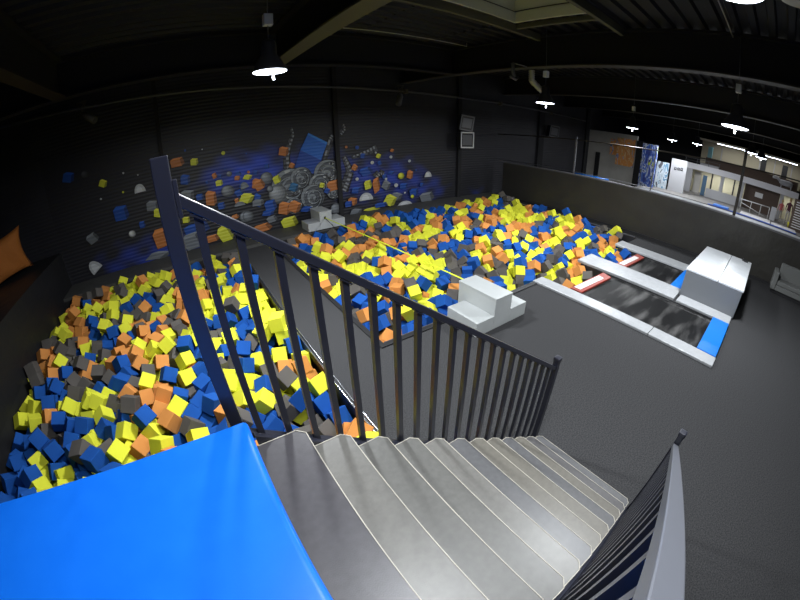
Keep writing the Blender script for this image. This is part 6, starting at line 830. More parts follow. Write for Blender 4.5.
349, 649, -29, -10, -55, 134, 0, 358, 699, -26, -35, 113, 85, 0, 346, 746, -24, 68, -138, 75, 0, 343, 787, -24, -54, -21, -137, 0, 354, 857, -19, -102, 14, 47, 0, 343, 886, -16, 32, -127, 121, 1, 379, 964, -31, -115, -75, -55, 1, 352, 968, -18, 119, 19, 92, 1, 354, 1035, -15, 4, 140, -10, 2, 383, 429, -36, 53, 38, 4, 0, 395, 542, -23, -130, -24, 58, 1, 398, 656, -24, -87, 123, 69, 0,
398, 695, -19, -79, -110, 93, 0, 388, 727, -25, -93, -94, 24, 0, 394, 773, -40, 135, -77, -71, 3, 397, 866, -17, 143, 15, -45, 2, 396, 903, -19, 136, -111, -38, 0, 396, 938, -19, 75, -17, 80, 0, 383, 1003, -16, 5, 140, -31, 2, 388, 1035, -9, 132, 1, 118, 2, 480, 362, -33, 20, -44, 98, 1, 447, 546, -19, -21, 132, -13, 2, 438, 649, -17, -42, -58, 94, 0, 446, 695, -11, 13, -138, -26, 3,
427, 757, -10, 98, 85, 21, 3, 427, 801, -33, 148, 23, -49, 1, 442, 833, -25, -46, 1, -49, 1, 427, 893, -30, -7, 36, -11, 2, 458, 935, -20, 35, -34, 96, 3, 448, 1004, -16, 33, 50, -19, 1, 447, 1036, -19, -1, 49, -3, 1, 529, 343, -39, -21, -87, -20, 2, 479, 432, -30, -2, -45, -147, 1, 497, 536, -14, -80, 69, 12, 0, 502, 587, -23, -61, 21, -147, 0, 497, 637, -28, -56, -41, -113, 0,
486, 703, -13, 139, -10, 73, 0, 484, 740, -39, 120, 58, -21, 2, 471, 814, -14, 53, -131, -40, 2, 489, 861, -26, -10, -26, 21, 3, 498, 900, -16, 1, -17, -119, 3, 485, 948, -16, 33, 77, 68, 2, 502, 983, -31, 104, 39, -10, 1, 495, 1009, -23, -89, 94, -14, 1, 545, 371, -30, -83, -84, 22, 0, 549, 447, -26, -4, -103, -66, 2, 549, 523, -29, 41, 126, 33, 1, 535, 636, -28, -100, -108, -92, 1,
533, 672, -20, -54, 34, 59, 2, 543, 750, -23, -82, 43, 18, 1, 517, 799, -43, -133, -41, 45, 3, 535, 838, -16, 0, 0, 139, 2, 546, 880, -24, -39, 105, -109, 3, 547, 917, -27, -38, -60, -81, 3, 539, 978, -17, 63, -56, -38, 2, 534, 1014, -17, 104, 48, -4, 2, 592, 365, -30, 88, 25, -68, 0, 577, 429, -28, 112, -86, -2, 1, 573, 486, -37, -99, 40, -122, 2, 589, 535, -24, 33, -119, -67, 1,
581, 587, -21, 22, -138, -42, 0, 585, 641, -21, -33, -45, -121, 2, 591, 691, -18, -72, -95, -10, 1, 580, 732, -23, 112, 4, 1, 1, 582, 791, -37, -49, -27, -50, 1, 572, 826, -29, 43, 123, 22, 2, 587, 876, -16, -165, -32, 31, 3, 577, 932, -24, -35, -92, -82, 0, 586, 1001, -15, -64, -17, 101, 1, 595, 1036, -14, -68, 79, 74, 3, 634, 376, -18, -76, -58, 59, 1, 631, 444, -23, -137, -61, -38, 3,
641, 496, -18, -100, -51, -104, 1, 633, 545, -22, -64, -60, -121, 3, 640, 594, -30, 52, -46, 139, 0, 626, 646, -23, -125, -72, 25, 1, 630, 682, -20, -4, -24, 34, 1, 636, 727, -20, -116, -25, 106, 0, 636, 793, -20, 25, 54, -43, 2, 629, 841, -17, 37, -42, -74, 1, 642, 874, -15, -30, 84, 134, 0, 642, 932, -17, 20, 137, -96, 1, 637, 1000, -31, 6, -10, -62, 1, 627, 1031, -19, -105, 4, 21, 0,
677, 372, -37, 1, -43, 43, 0, 684, 440, -21, 127, 78, 88, 3, 689, 508, -31, -43, 70, 12, 1, 679, 548, -18, -108, -78, 10, 3, 686, 588, -29, 122, 69, 25, 1, 680, 640, -25, -128, 29, -47, 0, 682, 692, -23, 27, 64, -7, 2, 668, 729, -17, 4, -139, -19, 3, 683, 794, -29, -51, -25, 159, 0, 690, 826, -25, -77, 39, -130, 0, 688, 890, -24, -29, 28, 44, 3, 681, 930, -27, -135, -5, -64, 3,
680, 1001, -39, -45, -8, -110, 3, 687, 1034, -11, 82, 11, 151, 2, 723, 352, -62, -15, -18, 92, 0, 723, 445, -23, 40, 132, 67, 3, 724, 485, -36, 64, -23, 140, 0, 725, 525, -28, 25, 76, 106, 0, 730, 588, -26, -29, 22, 24, 3, 728, 645, -27, -90, -69, 14, 1, 726, 710, -25, -117, -106, 80, 3, 727, 744, -14, 53, 124, -114, 3, 724, 793, -36, 61, 133, -87, 1, 726, 833, -30, 14, -24, -16, 1,
724, 899, -25, 51, 140, -44, 0, 729, 940, -22, -85, -14, -52, 0, 745, 1005, -1, 157, 28, -26, 0, 710, 1033, 4, 82, 12, 150, 2, 769, 271, -33, -85, 84, -28, 3, 749, 338, -50, 53, -84, 75, 0, 784, 393, -27, 17, 62, 126, 1, 785, 448, -24, -117, 55, 44, 0, 797, 481, -32, 42, -86, -29, 1, 770, 525, -30, -6, -52, 75, 1, 779, 611, -15, -102, -59, 2, 3, 807, 647, -26, -90, 46, 20, 1,
775, 695, -20, 119, -89, -22, 1, 773, 745, -19, 157, -8, 47, 2, 769, 779, -23, -16, 76, -43, 3, 782, 848, -15, 39, 11, -143, 0, 786, 892, -17, -28, -75, -25, 2, 788, 949, -23, -40, -67, -145, 0, 779, 987, -21, 102, -47, -97, 1, 765, 1028, -8, -2, 21, 16, 1, 811, 337, -27, -17, 41, 83, 0, 837, 400, -33, -54, -49, -127, 0, 841, 441, -19, 112, 30, -3, 0, 829, 489, -35, 71, -127, 71, 2,
823, 552, 1, 113, -136, 8, 3, 820, 586, -14, 90, -105, -47, 0, 846, 629, -23, -28, -78, 42, 0, 835, 700, -30, 64, 87, 25, 1, 817, 745, -3, 2, 68, -35, 0, 819, 793, -34, 5, -44, 104, 1, 828, 841, -33, 68, 109, 35, 0, 834, 893, -33, 118, -73, -62, 3, 826, 952, -25, -37, -56, 89, 1, 812, 978, -15, -17, -93, -120, 1, 838, 1031, -21, 14, -43, -36, 0, 870, 296, -41, -90, 43, -18, 3,
903, 333, -37, -46, -18, -26, 2, 869, 382, -33, 78, -76, 127, 0, 875, 429, -17, 14, -170, -27, 1, 863, 488, -20, 33, 120, -72, 1, 856, 547, -38, -13, 1, -10, 1, 855, 587, -28, 12, 51, -37, 3, 879, 644, -27, 106, -17, 144, 1, 873, 709, -25, 20, 47, -104, 0, 861, 746, -39, -84, 2, -94, 3, 861, 784, -28, 68, -148, -42, 2, 877, 811, -21, -22, -110, -47, 0, 877, 889, -28, 40, 33, 34, 2,
882, 945, -18, -11, -103, -87, 1, 875, 978, -19, 21, -125, -21, 0, 883, 1013, -21, -150, -37, 26, 0, 961, 374, -36, 134, -10, 65, 0, 934, 432, -16, -88, -85, -70, 1, 900, 477, -31, 58, -129, 84, 3, 926, 556, -25, -42, 34, -19, 1, 925, 601, -21, 140, 60, 76, 0, 913, 638, -18, 104, -36, -54, 1, 934, 678, -24, 55, 113, 41, 1, 921, 736, -27, -30, -37, -138, 1, 922, 790, -33, 2, 119, 48, 1,
929, 850, -16, -120, 16, 77, 1, 920, 896, -27, -146, 20, 18, 2, 934, 931, -35, 107, 80, -54, 3, 914, 986, -25, 113, 114, 70, 3, 923, 1011, -9, -59, 11, 32, 1, 984, 406, -27, 14, -46, -100, 1, 971, 452, -19, -113, -76, 48, 1, 973, 489, -27, -58, 98, 20, 0, 971, 556, -22, -28, -47, 24, 1, 972, 592, -16, 69, 40, -28, 3, 975, 633, -20, 141, 74, -26, 2, 972, 677, -28, 21, 36, 44, 0,
975, 749, -23, -84, 11, 81, 2, 967, 800, -23, 21, 30, 39, 2, 980, 838, -23, -82, -37, -27, 2, 976, 875, -28, -58, 43, 18, 0, 965, 926, -30, 32, 6, -3, 1, 957, 998, -5, -76, 112, -37, 1, 978, 1033, -20, -46, 26, -86, 0, 1017, 405, -20, -26, -53, -116, 0, 1024, 451, -28, -58, -3, -43, 0, 1014, 496, -24, -25, 72, -95, 2, 1018, 538, -15, 48, -142, -23, 2, 1022, 589, -20, 40, -22, -16, 3,
1019, 647, -11, 27, -90, 81, 0, 1014, 682, -27, -29, -35, 74, 3, 1012, 741, -19, 42, 69, -55, 0, 1024, 787, -13, -84, -148, -3, 0, 1015, 845, -30, 143, 10, -56, 2, 1021, 877, -22, 33, -117, 85, 2, 998, 937, -15, 47, 85, -31, 1, 1010, 989, -31, 50, 74, -92, 3, 1017, 1033, -20, -59, -6, -159, 0, 1054, 294, -31, -8, -133, 19, 0, 1052, 329, -34, -13, -60, -87, 3, 1063, 393, -40, -19, -38, 127, 2,
1063, 432, -24, 42, 8, -131, 2, 1084, 484, -30, 43, 94, 29, 1, 1072, 542, -18, 138, 66, -62, 0, 1063, 585, -23, -28, -16, 48, 0, 1061, 649, -18, 68, 27, 153, 2, 1061, 696, -13, 80, 16, -152, 1, 1069, 743, -25, 43, 113, 29, 1, 1074, 784, -23, 82, -78, 119, 0, 1063, 840, -8, 63, -107, 109, 0, 1058, 885, -27, -56, -42, -123, 1, 1058, 947, -22, -58, -81, -10, 0, 1059, 998, -13, 0, -140, 26, 1,
1075, 1033, -10, -2, 42, -7, 0, 1107, 301, -40, -5, 146, -62, 0, 1110, 352, -42, 37, -40, 120, 1, 1106, 385, -24, -116, -51, -111, 1, 1117, 451, -24, 8, 9, -158, 1, 1116, 493, -38, -9, -52, -147, 1, 1119, 519, -21, -140, -19, 32, 0, 1122, 597, -18, 97, 68, -27, 3, 1096, 635, -25, -37, 39, -90, 3, 1125, 670, -34, 30, 115, 52, 0, 1121, 754, -26, 63, 108, 5, 1, 1119, 793, -17, -72, 17, 63, 2,
1110, 822, -11, 106, -109, 77, 2, 1117, 897, -33, 58, -46, 161, 1, 1111, 937, -23, 66, -136, 22, 1, 1114, 976, -25, -148, -87, -19, 1, 1129, 1034, 4, 138, -115, -5, 2, 1163, 291, -15, -58, 38, 102, 2, 1174, 365, -28, -126, 91, -81, 2, 1170, 406, -28, 10, 59, -59, 1, 1169, 444, -17, 42, 128, 11, 0, 1166, 491, -24, 60, -136, 65, 3, 1176, 528, -23, 106, 45, 19, 0, 1162, 589, -17, -156, -46, 60, 1,
1163, 633, -20, 17, -37, -14, 0, 1165, 685, -32, 41, 112, 22, 0, 1168, 744, -27, -25, -95, -135, 2, 1163, 791, -40, -14, -59, -147, 2, 1151, 844, -17, 112, -133, 12, 2, 1161, 891, -23, 50, 66, -114, 1, 1159, 950, -24, -40, -24, -167, 2, 1154, 985, -21, -57, 12, -123, 0, 1163, 1037, -18, -78, 54, 54, 0, 1206, 317, -29, -54, -19, 18, 1, 1260, 334, -37, 93, 1, -1, 1, 1218, 402, -17, -59, -94, -123, 1,
1211, 456, -28, 35, -7, 50, 1, 1212, 492, -23, 34, 49, -21, 0, 1217, 536, -24, 18, 86, 100, 2, 1203, 587, -25, -73, 1, -42, 0, 1199, 650, -27, 59, -40, -130, 2, 1202, 697, -18, 20, 30, 118, 0, 1213, 733, -15, 103, -49, 35, 0, 1217, 788, -27, -35, 18, 149, 0, 1203, 845, -23, 135, 39, -25, 2, 1197, 894, -27, -112, 35, 35, 1, 1216, 944, -19, -164, -19, -48, 1, 1194, 998, -26, 85, 12, 111, 0,
1223, 1033, -12, 37, 88, -107, 0, 1262, 401, -14, 57, 111, -87, 2, 1252, 447, -22, -68, -52, -29, 2, 1259, 485, -21, -31, -85, -102, 1, 1248, 559, -11, -129, 29, 87, 2, 1253, 594, -24, -57, -26, 72, 3, 1243, 636, -18, -40, -41, -51, 1, 1251, 680, -20, 86, -9, 76, 3, 1259, 716, -13, -64, -42, 129, 0, 1261, 796, -29, 99, -45, 38, 1, 1254, 833, -21, 41, -124, 58, 0, 1248, 900, -8, 88, -44, -141, 1,
1252, 932, -17, 75, 61, -23, 1, 1253, 1002, -14, 3, -122, 89, 2, 1262, 1033, -14, 23, -91, 102, 0, 1300, 361, -46, -41, 56, 85, 2, 1308, 456, -23, 79, -59, -15, 1, 1306, 500, -36, 55, 66, 156, 1, 1298, 538, -21, 108, 29, -57, 2, 1312, 580, -13, -1, -86, -39, 0, 1299, 641, -17, -72, 34, 141, 3, 1291, 690, -25, -152, 26, -52, 3, 1322, 734, -26, -123, 26, 16, 1, 1315, 791, -15, 42, -154, 10, 2,
1313, 845, -17, -12, 82, 96, 0, 1304, 894, -20, 64, 41, 5, 0, 1302, 940, -33, -46, 47, 50, 3, 1312, 998, -20, 35, 77, 10, 2, 1301, 1032, -5, -40, -39, 87, 2, 1359, 392, -18, -42, 6, -106, 2, 1350, 451, -17, -96, 77, 86, 3, 1353, 502, -17, 98, -47, -130, 1, 1363, 538, -21, -129, -35, 35, 2, 1355, 590, -20, -72, -77, 44, 0, 1351, 643, -29, -48, 145, 2, 3, 1345, 684, -22, 61, 12, 38, 1,
1356, 740, -27, 30, -94, 133, 1, 1386, 784, -19, 2, -111, -141, 1, 1349, 838, -28, -45, 51, -145, 1, 1348, 876, -22, 90, -64, 12, 0, 1358, 939, -17, -29, 5, -70, 3, 1350, 995, -26, 3, -62, 70, 0, 1360, 1036, -12, -84, 45, 41, 0, 1393, 385, -9, -38, 38, -67, 3, 1415, 425, -10, -35, 42, 82, 0, 1415, 496, -17, 3, 124, -124, 1, 1413, 573, -10, -90, 103, 43, 3, 1414, 613, -12, 37, 42, -84, 0,
1402, 662, -6, 116, -14, -92, 0, 1403, 692, -11, 118, -109, 37, 0, 1416, 752, -10, -24, 28, 87, 2, 1414, 787, -18, -121, 12, -112, 1, 1405, 824, -27, 4, 44, 166, 2, 1408, 927, -18, -31, 94, -37, 0, 1408, 966, -16, 103, 27, 100, 3, 1416, 1004, 7, 55, -53, 77, 0, 1416, 1035, 17, 9, 0, 0, 1, 342, 345, -45, -100, -68, -22, 3, 328, 617, -26, 43, -8, -27, 0, 322, 819, -29, -49, -2, -60, 3,
315, 911, -19, -36, -128, 50, 1, 323, 975, -17, 58, -9, -25, 2, 325, 1011, -4, 42, -49, 80, 3, 373, 344, -60, -142, 2, 6, 1, 369, 617, -26, -42, 28, 118, 3, 363, 729, -10, 96, -46, 22, 2, 368, 763, -30, 68, -138, 74, 0, 372, 828, -15, -59, 124, 46, 0, 364, 930, -21, 46, 15, 101, 1, 395, 972, -8, 10, -78, 147, 2, 426, 344, -65, 82, -156, -3, 2, 390, 465, -28, 32, -36, 78, 1,
415, 622, -17, -92, -125, -1, 0, 416, 720, -13, -55, -1, 140, 3, 389, 756, -13, -15, -61, -113, 0, 399, 820, -27, -22, -133, 58, 0, 412, 889, 2, 143, -35, 96, 1, 427, 927, -19, 94, 49, 70, 0, 440, 968, -16, 58, 16, 163, 1, 419, 1008, -2, 40, 66, -112, 1, 491, 341, -55, 14, -25, 3, 1, 464, 619, -18, -45, -41, -119, 2, 469, 671, -5, 121, -76, -7, 1, 473, 733, -7, -68, 72, 125, 0,
448, 778, -18, 129, -35, -119, 3, 465, 840, -1, 55, -126, -31, 0, 452, 873, -13, 15, 88, 71, 0, 465, 911, -5, 27, -70, -48, 3, 469, 973, -27, -90, -65, -14, 3, 477, 999, -3, 63, -8, -94, 3, 524, 338, -66, 127, -127, -1, 3, 500, 665, -13, -53, 110, -7, 0, 509, 728, -13, 63, 84, 143, 0, 507, 779, -21, 54, 45, 26, 0, 499, 836, -17, 59, 94, 54, 2, 519, 870, -16, 5, 5, 31, 3,
518, 929, -25, 33, -94, -35, 3, 516, 960, -12, 138, -64, 39, 2, 516, 1000, -2, 35, -143, -24, 1, 569, 341, -67, -121, -12, -121, 1, 552, 396, -22, 24, 143, 26, 1, 571, 509, -14, 127, -72, 10, 1, 559, 554, -21, 119, -38, 19, 0, 559, 631, -11, 124, -42, 21, 0, 562, 672, -16, -42, 17, 67, 2, 535, 719, -29, 39, -37, -113, 1, 559, 782, -27, -72, 93, -18, 1, 572, 803, -8, -44, -33, -70, 2,
564, 857, -10, 34, 118, 44, 2, 566, 899, -5, 50, -76, 8, 3, 570, 962, -16, -46, 8, -59, 2, 566, 1010, 2, -39, -145, -50, 1, 626, 339, -67, 0, 127, -127, 3, 590, 402, -14, 25, 90, -133, 1, 607, 468, -23, -22, 105, -27, 1, 616, 514, -19, 59, -37, -18, 3, 608, 572, -13, -2, -60, 55, 0, 610, 622, -20, 61, -122, -60, 0, 603, 667, -6, 51, 22, 25, 3, 613, 760, -20, 21, -80, -11, 1,
604, 812, -15, -117, -84, -89, 2, 604, 849, -4, 13, 71, -96, 3, 605, 908, -13, -42, 125, -79, 3, 617, 970, -16, -66, 11, -125, 2, 602, 1011, 5, -120, 79, -78, 1, 653, 339, -66, 0, 0, 180, 1, 658, 406, -20, 106, -89, -10, 1, 655, 523, -24, 74, -158, 42, 3, 647, 570, -17, -106, -72, 1, 3, 651, 621, -20, -60, 1, -47, 3, 659, 666, -18, 150, -63, -18, 3, 642, 706, 0, 121, -62, 118, 3,
658, 763, -17, -43, 134, 97, 0, 657, 818, -16, -118, 55, -22, 2, 645, 845, 5, 64, 4, -48, 3, 639, 900, -2, 87, -107, 68, 1, 657, 970, -34, 23, 40, -7, 3, 652, 1029, 7, 168, 6, -60, 0, 690, 343, -43, 3, 5, -71, 0, 689, 401, -24, -40, 17, -78, 0, 694, 479, -19, -69, -58, 127, 0, 708, 581, -11, 68, -22, -93, 1, 707, 618, -27, -128, -36, 40, 1, 708, 677, -21, 4, 75, 130, 0,
700, 714, -12, 100, 19, -53, 2, 703, 778, -17, -144, 8, 76, 0, 708, 803, -10, 126, 93, 42, 0, 712, 868, -23, -100, 53, -36, 2, 704, 921, -10, -107, -10, -68, 0, 700, 971, -25, 69, 111, 75, 1, 681, 1034, 18, 74, 38, -49, 2, 748, 471, -21, -84, 60, 23, 3, 752, 506, -17, -23, -76, -106, 3, 753, 572, -17, 42, 113, 53, 0, 759, 629, -25, -124, -4, 39, 2, 737, 669, -16, 104, -44, -5, 1,
747, 719, -5, -42, 9, -63, 2, 737, 775, -10, -72, -115, 1, 0, 753, 818, -24, 60, 131, -73, 0, 750, 876, -16, -97, -74, 116, 2, 757, 920, -17, -61, 111, -10, 0, 750, 971, -17, 54, 104, 61, 0, 735, 1036, 16, -52, -91, -86, 1, 777, 337, -30, -104, -106, 5, 3, 807, 367, -34, 95, -44, -118, 3, 809, 423, -21, 104, -94, 11, 2, 809, 464, -12, 111, -98, 56, 0, 804, 520, -24, -163, 7, -22, 0,
817, 619, -12, -29, -139, -69, 2, 813, 675, -21, 72, 51, -80, 1, 809, 712, -11, 63, -5, -36, 0, 799, 774, -19, -70, 128, 22, 1, 798, 822, -17, 72, 124, 60, 0, 810, 874, -21, 114, -49, -23, 0, 810, 915, -21, 55, -157, 8, 0, 785, 969, 0, -34, 40, 79, 1, 816, 1028, -4, -36, 38, -85, 1, 855, 268, -36, 54, 19, 73, 3, 843, 360, -29, 56, 133, -61, 0, 849, 412, -5, 73, -22, -111, 1,
842, 469, -12, 20, 45, 21, 1, 834, 516, -14, -121, 16, -2, 0, 841, 576, 3, 10, 140, -11, 3, 852, 610, -4, 92, 110, -47, 1, 854, 671, -18, 23, -86, -63, 2, 848, 728, -8, -117, -8, -35, 0, 852, 757, -12, 68, 10, -57, 0, 841, 810, -23, 46, -22, 23, 3, 857, 865, -21, -29, 58, 119, 0, 845, 925, -15, 56, -57, 130, 0, 846, 966, -2, -86, 47, 144, 1, 853, 1009, -7, -68, -34, 123, 1,
904, 367, -34, -19, -53, -112, 3, 887, 461, -12, -52, 74, 119, 0, 895, 533, -10, -92, 109, 35, 1, 891, 571, -9, -108, -97, -50, 1, 884, 610, -14, -38, -77, 10, 3, 901, 669, -13, -7, -16, -53, 2, 887, 739, -17, 55, -51, -111, 0, 896, 775, -23, -124, 11, -21, 0, 907, 806, -9, -16, -49, -109, 0, 893, 877, -9, 130, -50, 37, 2, 894, 919, -11, 18, -13, -58, 2, 904, 967, -6, -143, -46, -62, 2,
898, 1002, 1, 110, -63, 43, 0, 959, 339, -37, -49, -122, 23, 2, 964, 422, -13, -110, -22, -29, 3, 933, 476, -18, -95, 28, -100, 0, 946, 512, -25, -44, 43, -30, 1, 940, 578, -11, 6, 58, 98, 0, 945, 619, -9, 49, 121, 38, 0, 945, 651, -18, -104, 2, 33, 2, 937, 716, -19, -54, 116, 0, 1, 951, 768, -19, 125, -74, -30, 3, 941, 818, -10, 43, 128, 80, 2, 952, 871, -12, 0, 69, 92, 2,
935, 916, -11, -24, -151, 81, 1, 942, 961, -23, -8, 141, 36, 2, 959, 1033, -1, 66, -13, -161, 1, 996, 340, -26, -100, -110, -15, 2, 1003, 437, -7, -85, -129, -81, 3, 997, 472, -28, 13, 102, 98, 1, 985, 524, -16, -99, 85, 75, 1, 1005, 564, -11, 44, -1, -61, 0, 1001, 619, -9, 37, 155, -71, 0, 993, 679, -5, 155, 8, 88, 1, 980, 713, -26, 2, 61, 64, 1, 996, 769, -13, -72, 21, -71, 2,
1008, 815, -20, 80, 126, 22, 1, 995, 864, -11, -69, -15, -57, 2, 979, 902, -14, -148, 16, 11, 1, 981, 962, -15, 29, 81, -40, 1, 998, 1026, 0, 89, -27, 44, 1, 1024, 351, -25, 77, -47, -95, 2, 1042, 427, -5, 31, -20, -47, 1, 1052, 473, -21, -34, 39, 56, 0, 1045, 517, -23, -120, -50, 54, 0, 1041, 562, -5, 65, 7, 33, 1, 1034, 613, -8, -62, 103, -10, 3, 1033, 677, -9, 105, -41, 31, 1,
1042, 723, -18, 140, 58, 94, 1, 1047, 757, -7, -29, -103, -118, 1, 1043, 813, -36, 113, -3, -99, 0, 1051, 865, -5, -27, 141, 18, 1, 1015, 915, -27, 31, -30, 34, 2, 1030, 989, -3, -108, -94, -9, 1, 1036, 1026, 1, -4, 41, 11, 0, 1084, 268, -17, 7, 34, -91, 1, 1086, 320, -30, 30, -67, -149, 1, 1081, 366, -28, -121, 3, -59, 1, 1086, 407, -20, 32, 72, -58, 2, 1084, 463, -13, -97, -45, 105, 3,
1091, 512, -17, 47, -51, -26, 0, 1095, 569, -17, 18, -40, 43, 2, 1072, 618, -7, 92, -76, -7, 2, 1091, 672, -31, 135, 66, 83, 1, 1097, 726, -16, 103, 107, -94, 0, 1094, 763, -9, 21, -9, -124, 2, 1073, 815, -14, -45, 39, -62, 0, 1087, 881, -13, -30, -21, 153, 2, 1071, 915, -18, 66, 122, 12, 1, 1084, 965, -7, -47, -64, 121, 0, 1100, 1021, 8, -36, 15, -164, 2, 1119, 270, -21, -162, -21, -10, 2,
1118, 333, -24, -74, -3, -86, 0, 1131, 367, -25, -32, 59, 22, 1, 1138, 426, -16, -20, 20, 32, 0, 1134, 483, -14, 62, 115, -41, 3, 1146, 514, -6, 26, -41, -13, 0, 1135, 564, -27, -130, 77, 61, 2, 1122, 626, -13, 26, -35, 3, 1, 1140, 660, -9, -9, -71, -128, 2, 1120, 710, -27, -5, 65, 75, 1, 1141, 766, -11, 49, 57, -26, 0, 1150, 806, -9, 3, -59, 122, 0, 1132, 879, -10, 97, 99, 59, 0,
1141, 922, -18, -139, -105, 42, 2, 1134, 958, -6, 34, -133, 71, 2, 1160, 1035, 10, 12, 111, -115, 0, 1159, 325, -20, -51, 53, -47, 0, 1193, 376, -13, 119, 13, 53, 2, 1190, 426, -9, 81, 119, -91, 0, 1184, 469, -11, 52, 12, 66, 1, 1192, 496, -5, -164, 33, -56, 2, 1190, 560, -8, 141, -53, 5, 0, 1188, 616, -7, 38, 32, 115, 1, 1173, 665, -14, 45, 23, -6, 2, 1180, 725, -8, -84, 0, 132, 0,
1201, 764, -31, 68, 93, -119, 2, 1181, 816, -26, 24, 118, 47, 2, 1178, 868, -2, -71, -32, -72, 2, 1179, 924, -22, -26, -3, -78, 1, 1191, 971, -12, 44, 36, 145, 1, 1192, 1030, -5, 43, 94, -105, 0, 1206, 268, -26, 148, 91, 14, 1, 1191, 336, -16, 79, 67, 116, 0, 1239, 360, -40, 18, -87, 14, 0, 1233, 430, -10, 122, -98, -69, 0, 1231, 475, -9, -15, -116, -44, 1, 1245, 523, -22, 41, -115, -68, 1,
1222, 573, -12, 125, 56, -36, 0, 1222, 615, -18, -19, -80, 68, 3, 1216, 671, -15, 28, -19, -50, 3, 1234, 710, -3, 19, 78, -79, 0, 1240, 775, -17, 69, 6, 108, 0, 1220, 822, -16, 100, -69, 5, 0, 1215, 874, -11, 107, 125, -39, 1, 1216, 909, -13, -28, 36, -18, 1, 1245, 964, -19, -144, -41, -39, 2, 1242, 1034, 9, -50, 109, 94, 0, 1293, 335, -67, 68, 71, 71, 1, 1284, 432, -15, 134, -55, 31, 2,
1284, 479, -9, -106, -89, 47, 0, 1285, 513, -23, 108, 7, -42, 0, 1284, 587, -4, 52, 15, -25, 0, 1278, 619, -16, -112, -8, -51, 3, 1283, 661, -6, 51, -36, 34, 1, 1274, 697, 5, -130, 56, 49, 0, 1290, 761, -40, 90, -30, -8, 0, 1292, 814, -19, -94, -14, 9, 0, 1279, 866, -19, 34, 78, 48, 0, 1279, 914, -21, 40, -25, -52, 1, 1284, 967, -16, 67, 58, 127, 1, 1279, 1033, 10, 44, -36, -93, 2,
1320, 334, -67, 4, -180, 0, 0, 1327, 415, -44, 13, -101, 32, 1, 1326, 477, -19, -19, -51, -49, 1, 1327, 518, -24, 13, -76, -48, 0, 1328, 550, -12, -40, -128, 65, 2, 1326, 611, -14, -86, 127, 48, 0, 1318, 669, -19, 26, 52, -57, 0, 1325, 714, -8, 44, 86, 41, 2, 1354, 777, -23, -7, -62, 166, 0, 1333, 818, -14, 62, 130, -53, 0, 1323, 868, -8, -67, 121, -35, 0, 1321, 928, -13, 6, -31, -28, 3,
1322, 959, -12, -17, -109, -25, 1, 1333, 1032, 7, 38, 9, -170, 0, 1398, 339, -67, -86, 30, -30, 1, 1381, 422, -23, 0, 124, 28, 1, 1382, 481, -11, 49, 101, 14, 3, 1385, 521, -8, -54, 116, -26, 1, 1383, 578, -16, -17, 83, -43, 2, 1378, 622, -24, 85, 139, -73, 0, 1380, 669, -38, -73, -31, -68, 1, 1373, 716, -19, 93, -15, -129, 1, 1385, 751, -13, 99, -108, 1, 2, 1370, 820, -18, -64, 50, -155, 2,
1382, 867, -15, 77, 121, -75, 0, 1360, 909, -21, 78, 120, 32, 0, 1377, 975, -11, 108, -90, 21, 3, 1390, 1036, 1, 69, -70, 69, 1, 1413, 337, -40, 78, -54, -54, 1, 1412, 405, 9, -59, -19, -94, 0, 1413, 466, -3, 25, -75, -54, 3, 1416, 523, -20, -124, -129, 3, 1, 1415, 594, 7, -9, -61, -168, 2, 1409, 636, 5, 38, 94, 43, 0, 1363, 667, -11, -92, -125, 87, 1, 1408, 726, 2, -98, -57, 82, 0,
1412, 781, 11, 13, 11, 9, 1, 1394, 807, 6, 15, -23, 5, 1, 1417, 869, -7, 0, 174, -46, 2, 1414, 941, 5, 44, 92, 32, 0, 1416, 977, 12, -18, -14, -89, 3, 1391, 1014, 34, 45, 33, 23, 3, 297, 813, -17, 34, 128, 32, 0, 290, 979, -13, -44, 54, 76, 3, 365, 799, -10, 118, 8, 70, 0, 410, 764, 9, -105, -30, -48, 2, 409, 792, -14, 4, 53, 104, 0, 483, 759, -19, 66, 0, -93, 2,
526, 757, -3, -68, 3, 138, 0, 532, 803, -15, -1, -90, 94, 2, 545, 982, 11, -10, -22, -122, 2, 588, 443, -8, 4, -106, -73, 1, 598, 941, -9, 82, -98, 96, 2, 626, 406, -17, -51, 96, 97, 2, 626, 931, 8, -34, -146, 98, 3, 639, 995, -3, 84, 15, 32, 0, 624, 1032, 16, 48, -87, 126, 0, 668, 596, -8, 73, 101, -125, 3, 689, 852, -13, -122, 23, -68, 1, 667, 878, -1, -66, -17, -13, 3,
677, 955, -15, -47, 68, 126, 1, 710, 525, -5, -24, 60, 18, 0, 739, 616, -8, 74, 114, 66, 3, 774, 660, -21, 83, -129, -90, 1, 774, 805, -9, 125, -60, 27, 0, 757, 898, 6, 134, 26, 17, 1, 810, 920, 6, 10, 16, 144, 1, 785, 1001, 5, 42, 22, 5, 1, 784, 1036, 14, 116, -114, -20, 1, 842, 703, 0, 47, 140, 93, 1, 831, 783, -2, 64, -116, 97, 1, 832, 853, -6, 73, -24, 69, 2,
826, 944, 7, -38, 102, 59, 1, 828, 1000, 6, 141, 35, 94, 1, 876, 356, -15, -29, -37, -81, 0, 864, 546, -10, 73, -31, -27, 1, 879, 592, 9, -109, -38, 88, 0, 870, 643, -2, 86, 13, 43, 1, 878, 698, 1, 10, -160, 70, 1, 867, 842, -2, -60, -23, -70, 1, 854, 896, -4, 76, 122, -105, 2, 866, 937, 6, 75, 53, -22, 0, 867, 992, 10, 33, 42, -46, 1, 866, 1031, 6, 11, -149, 63, 1,
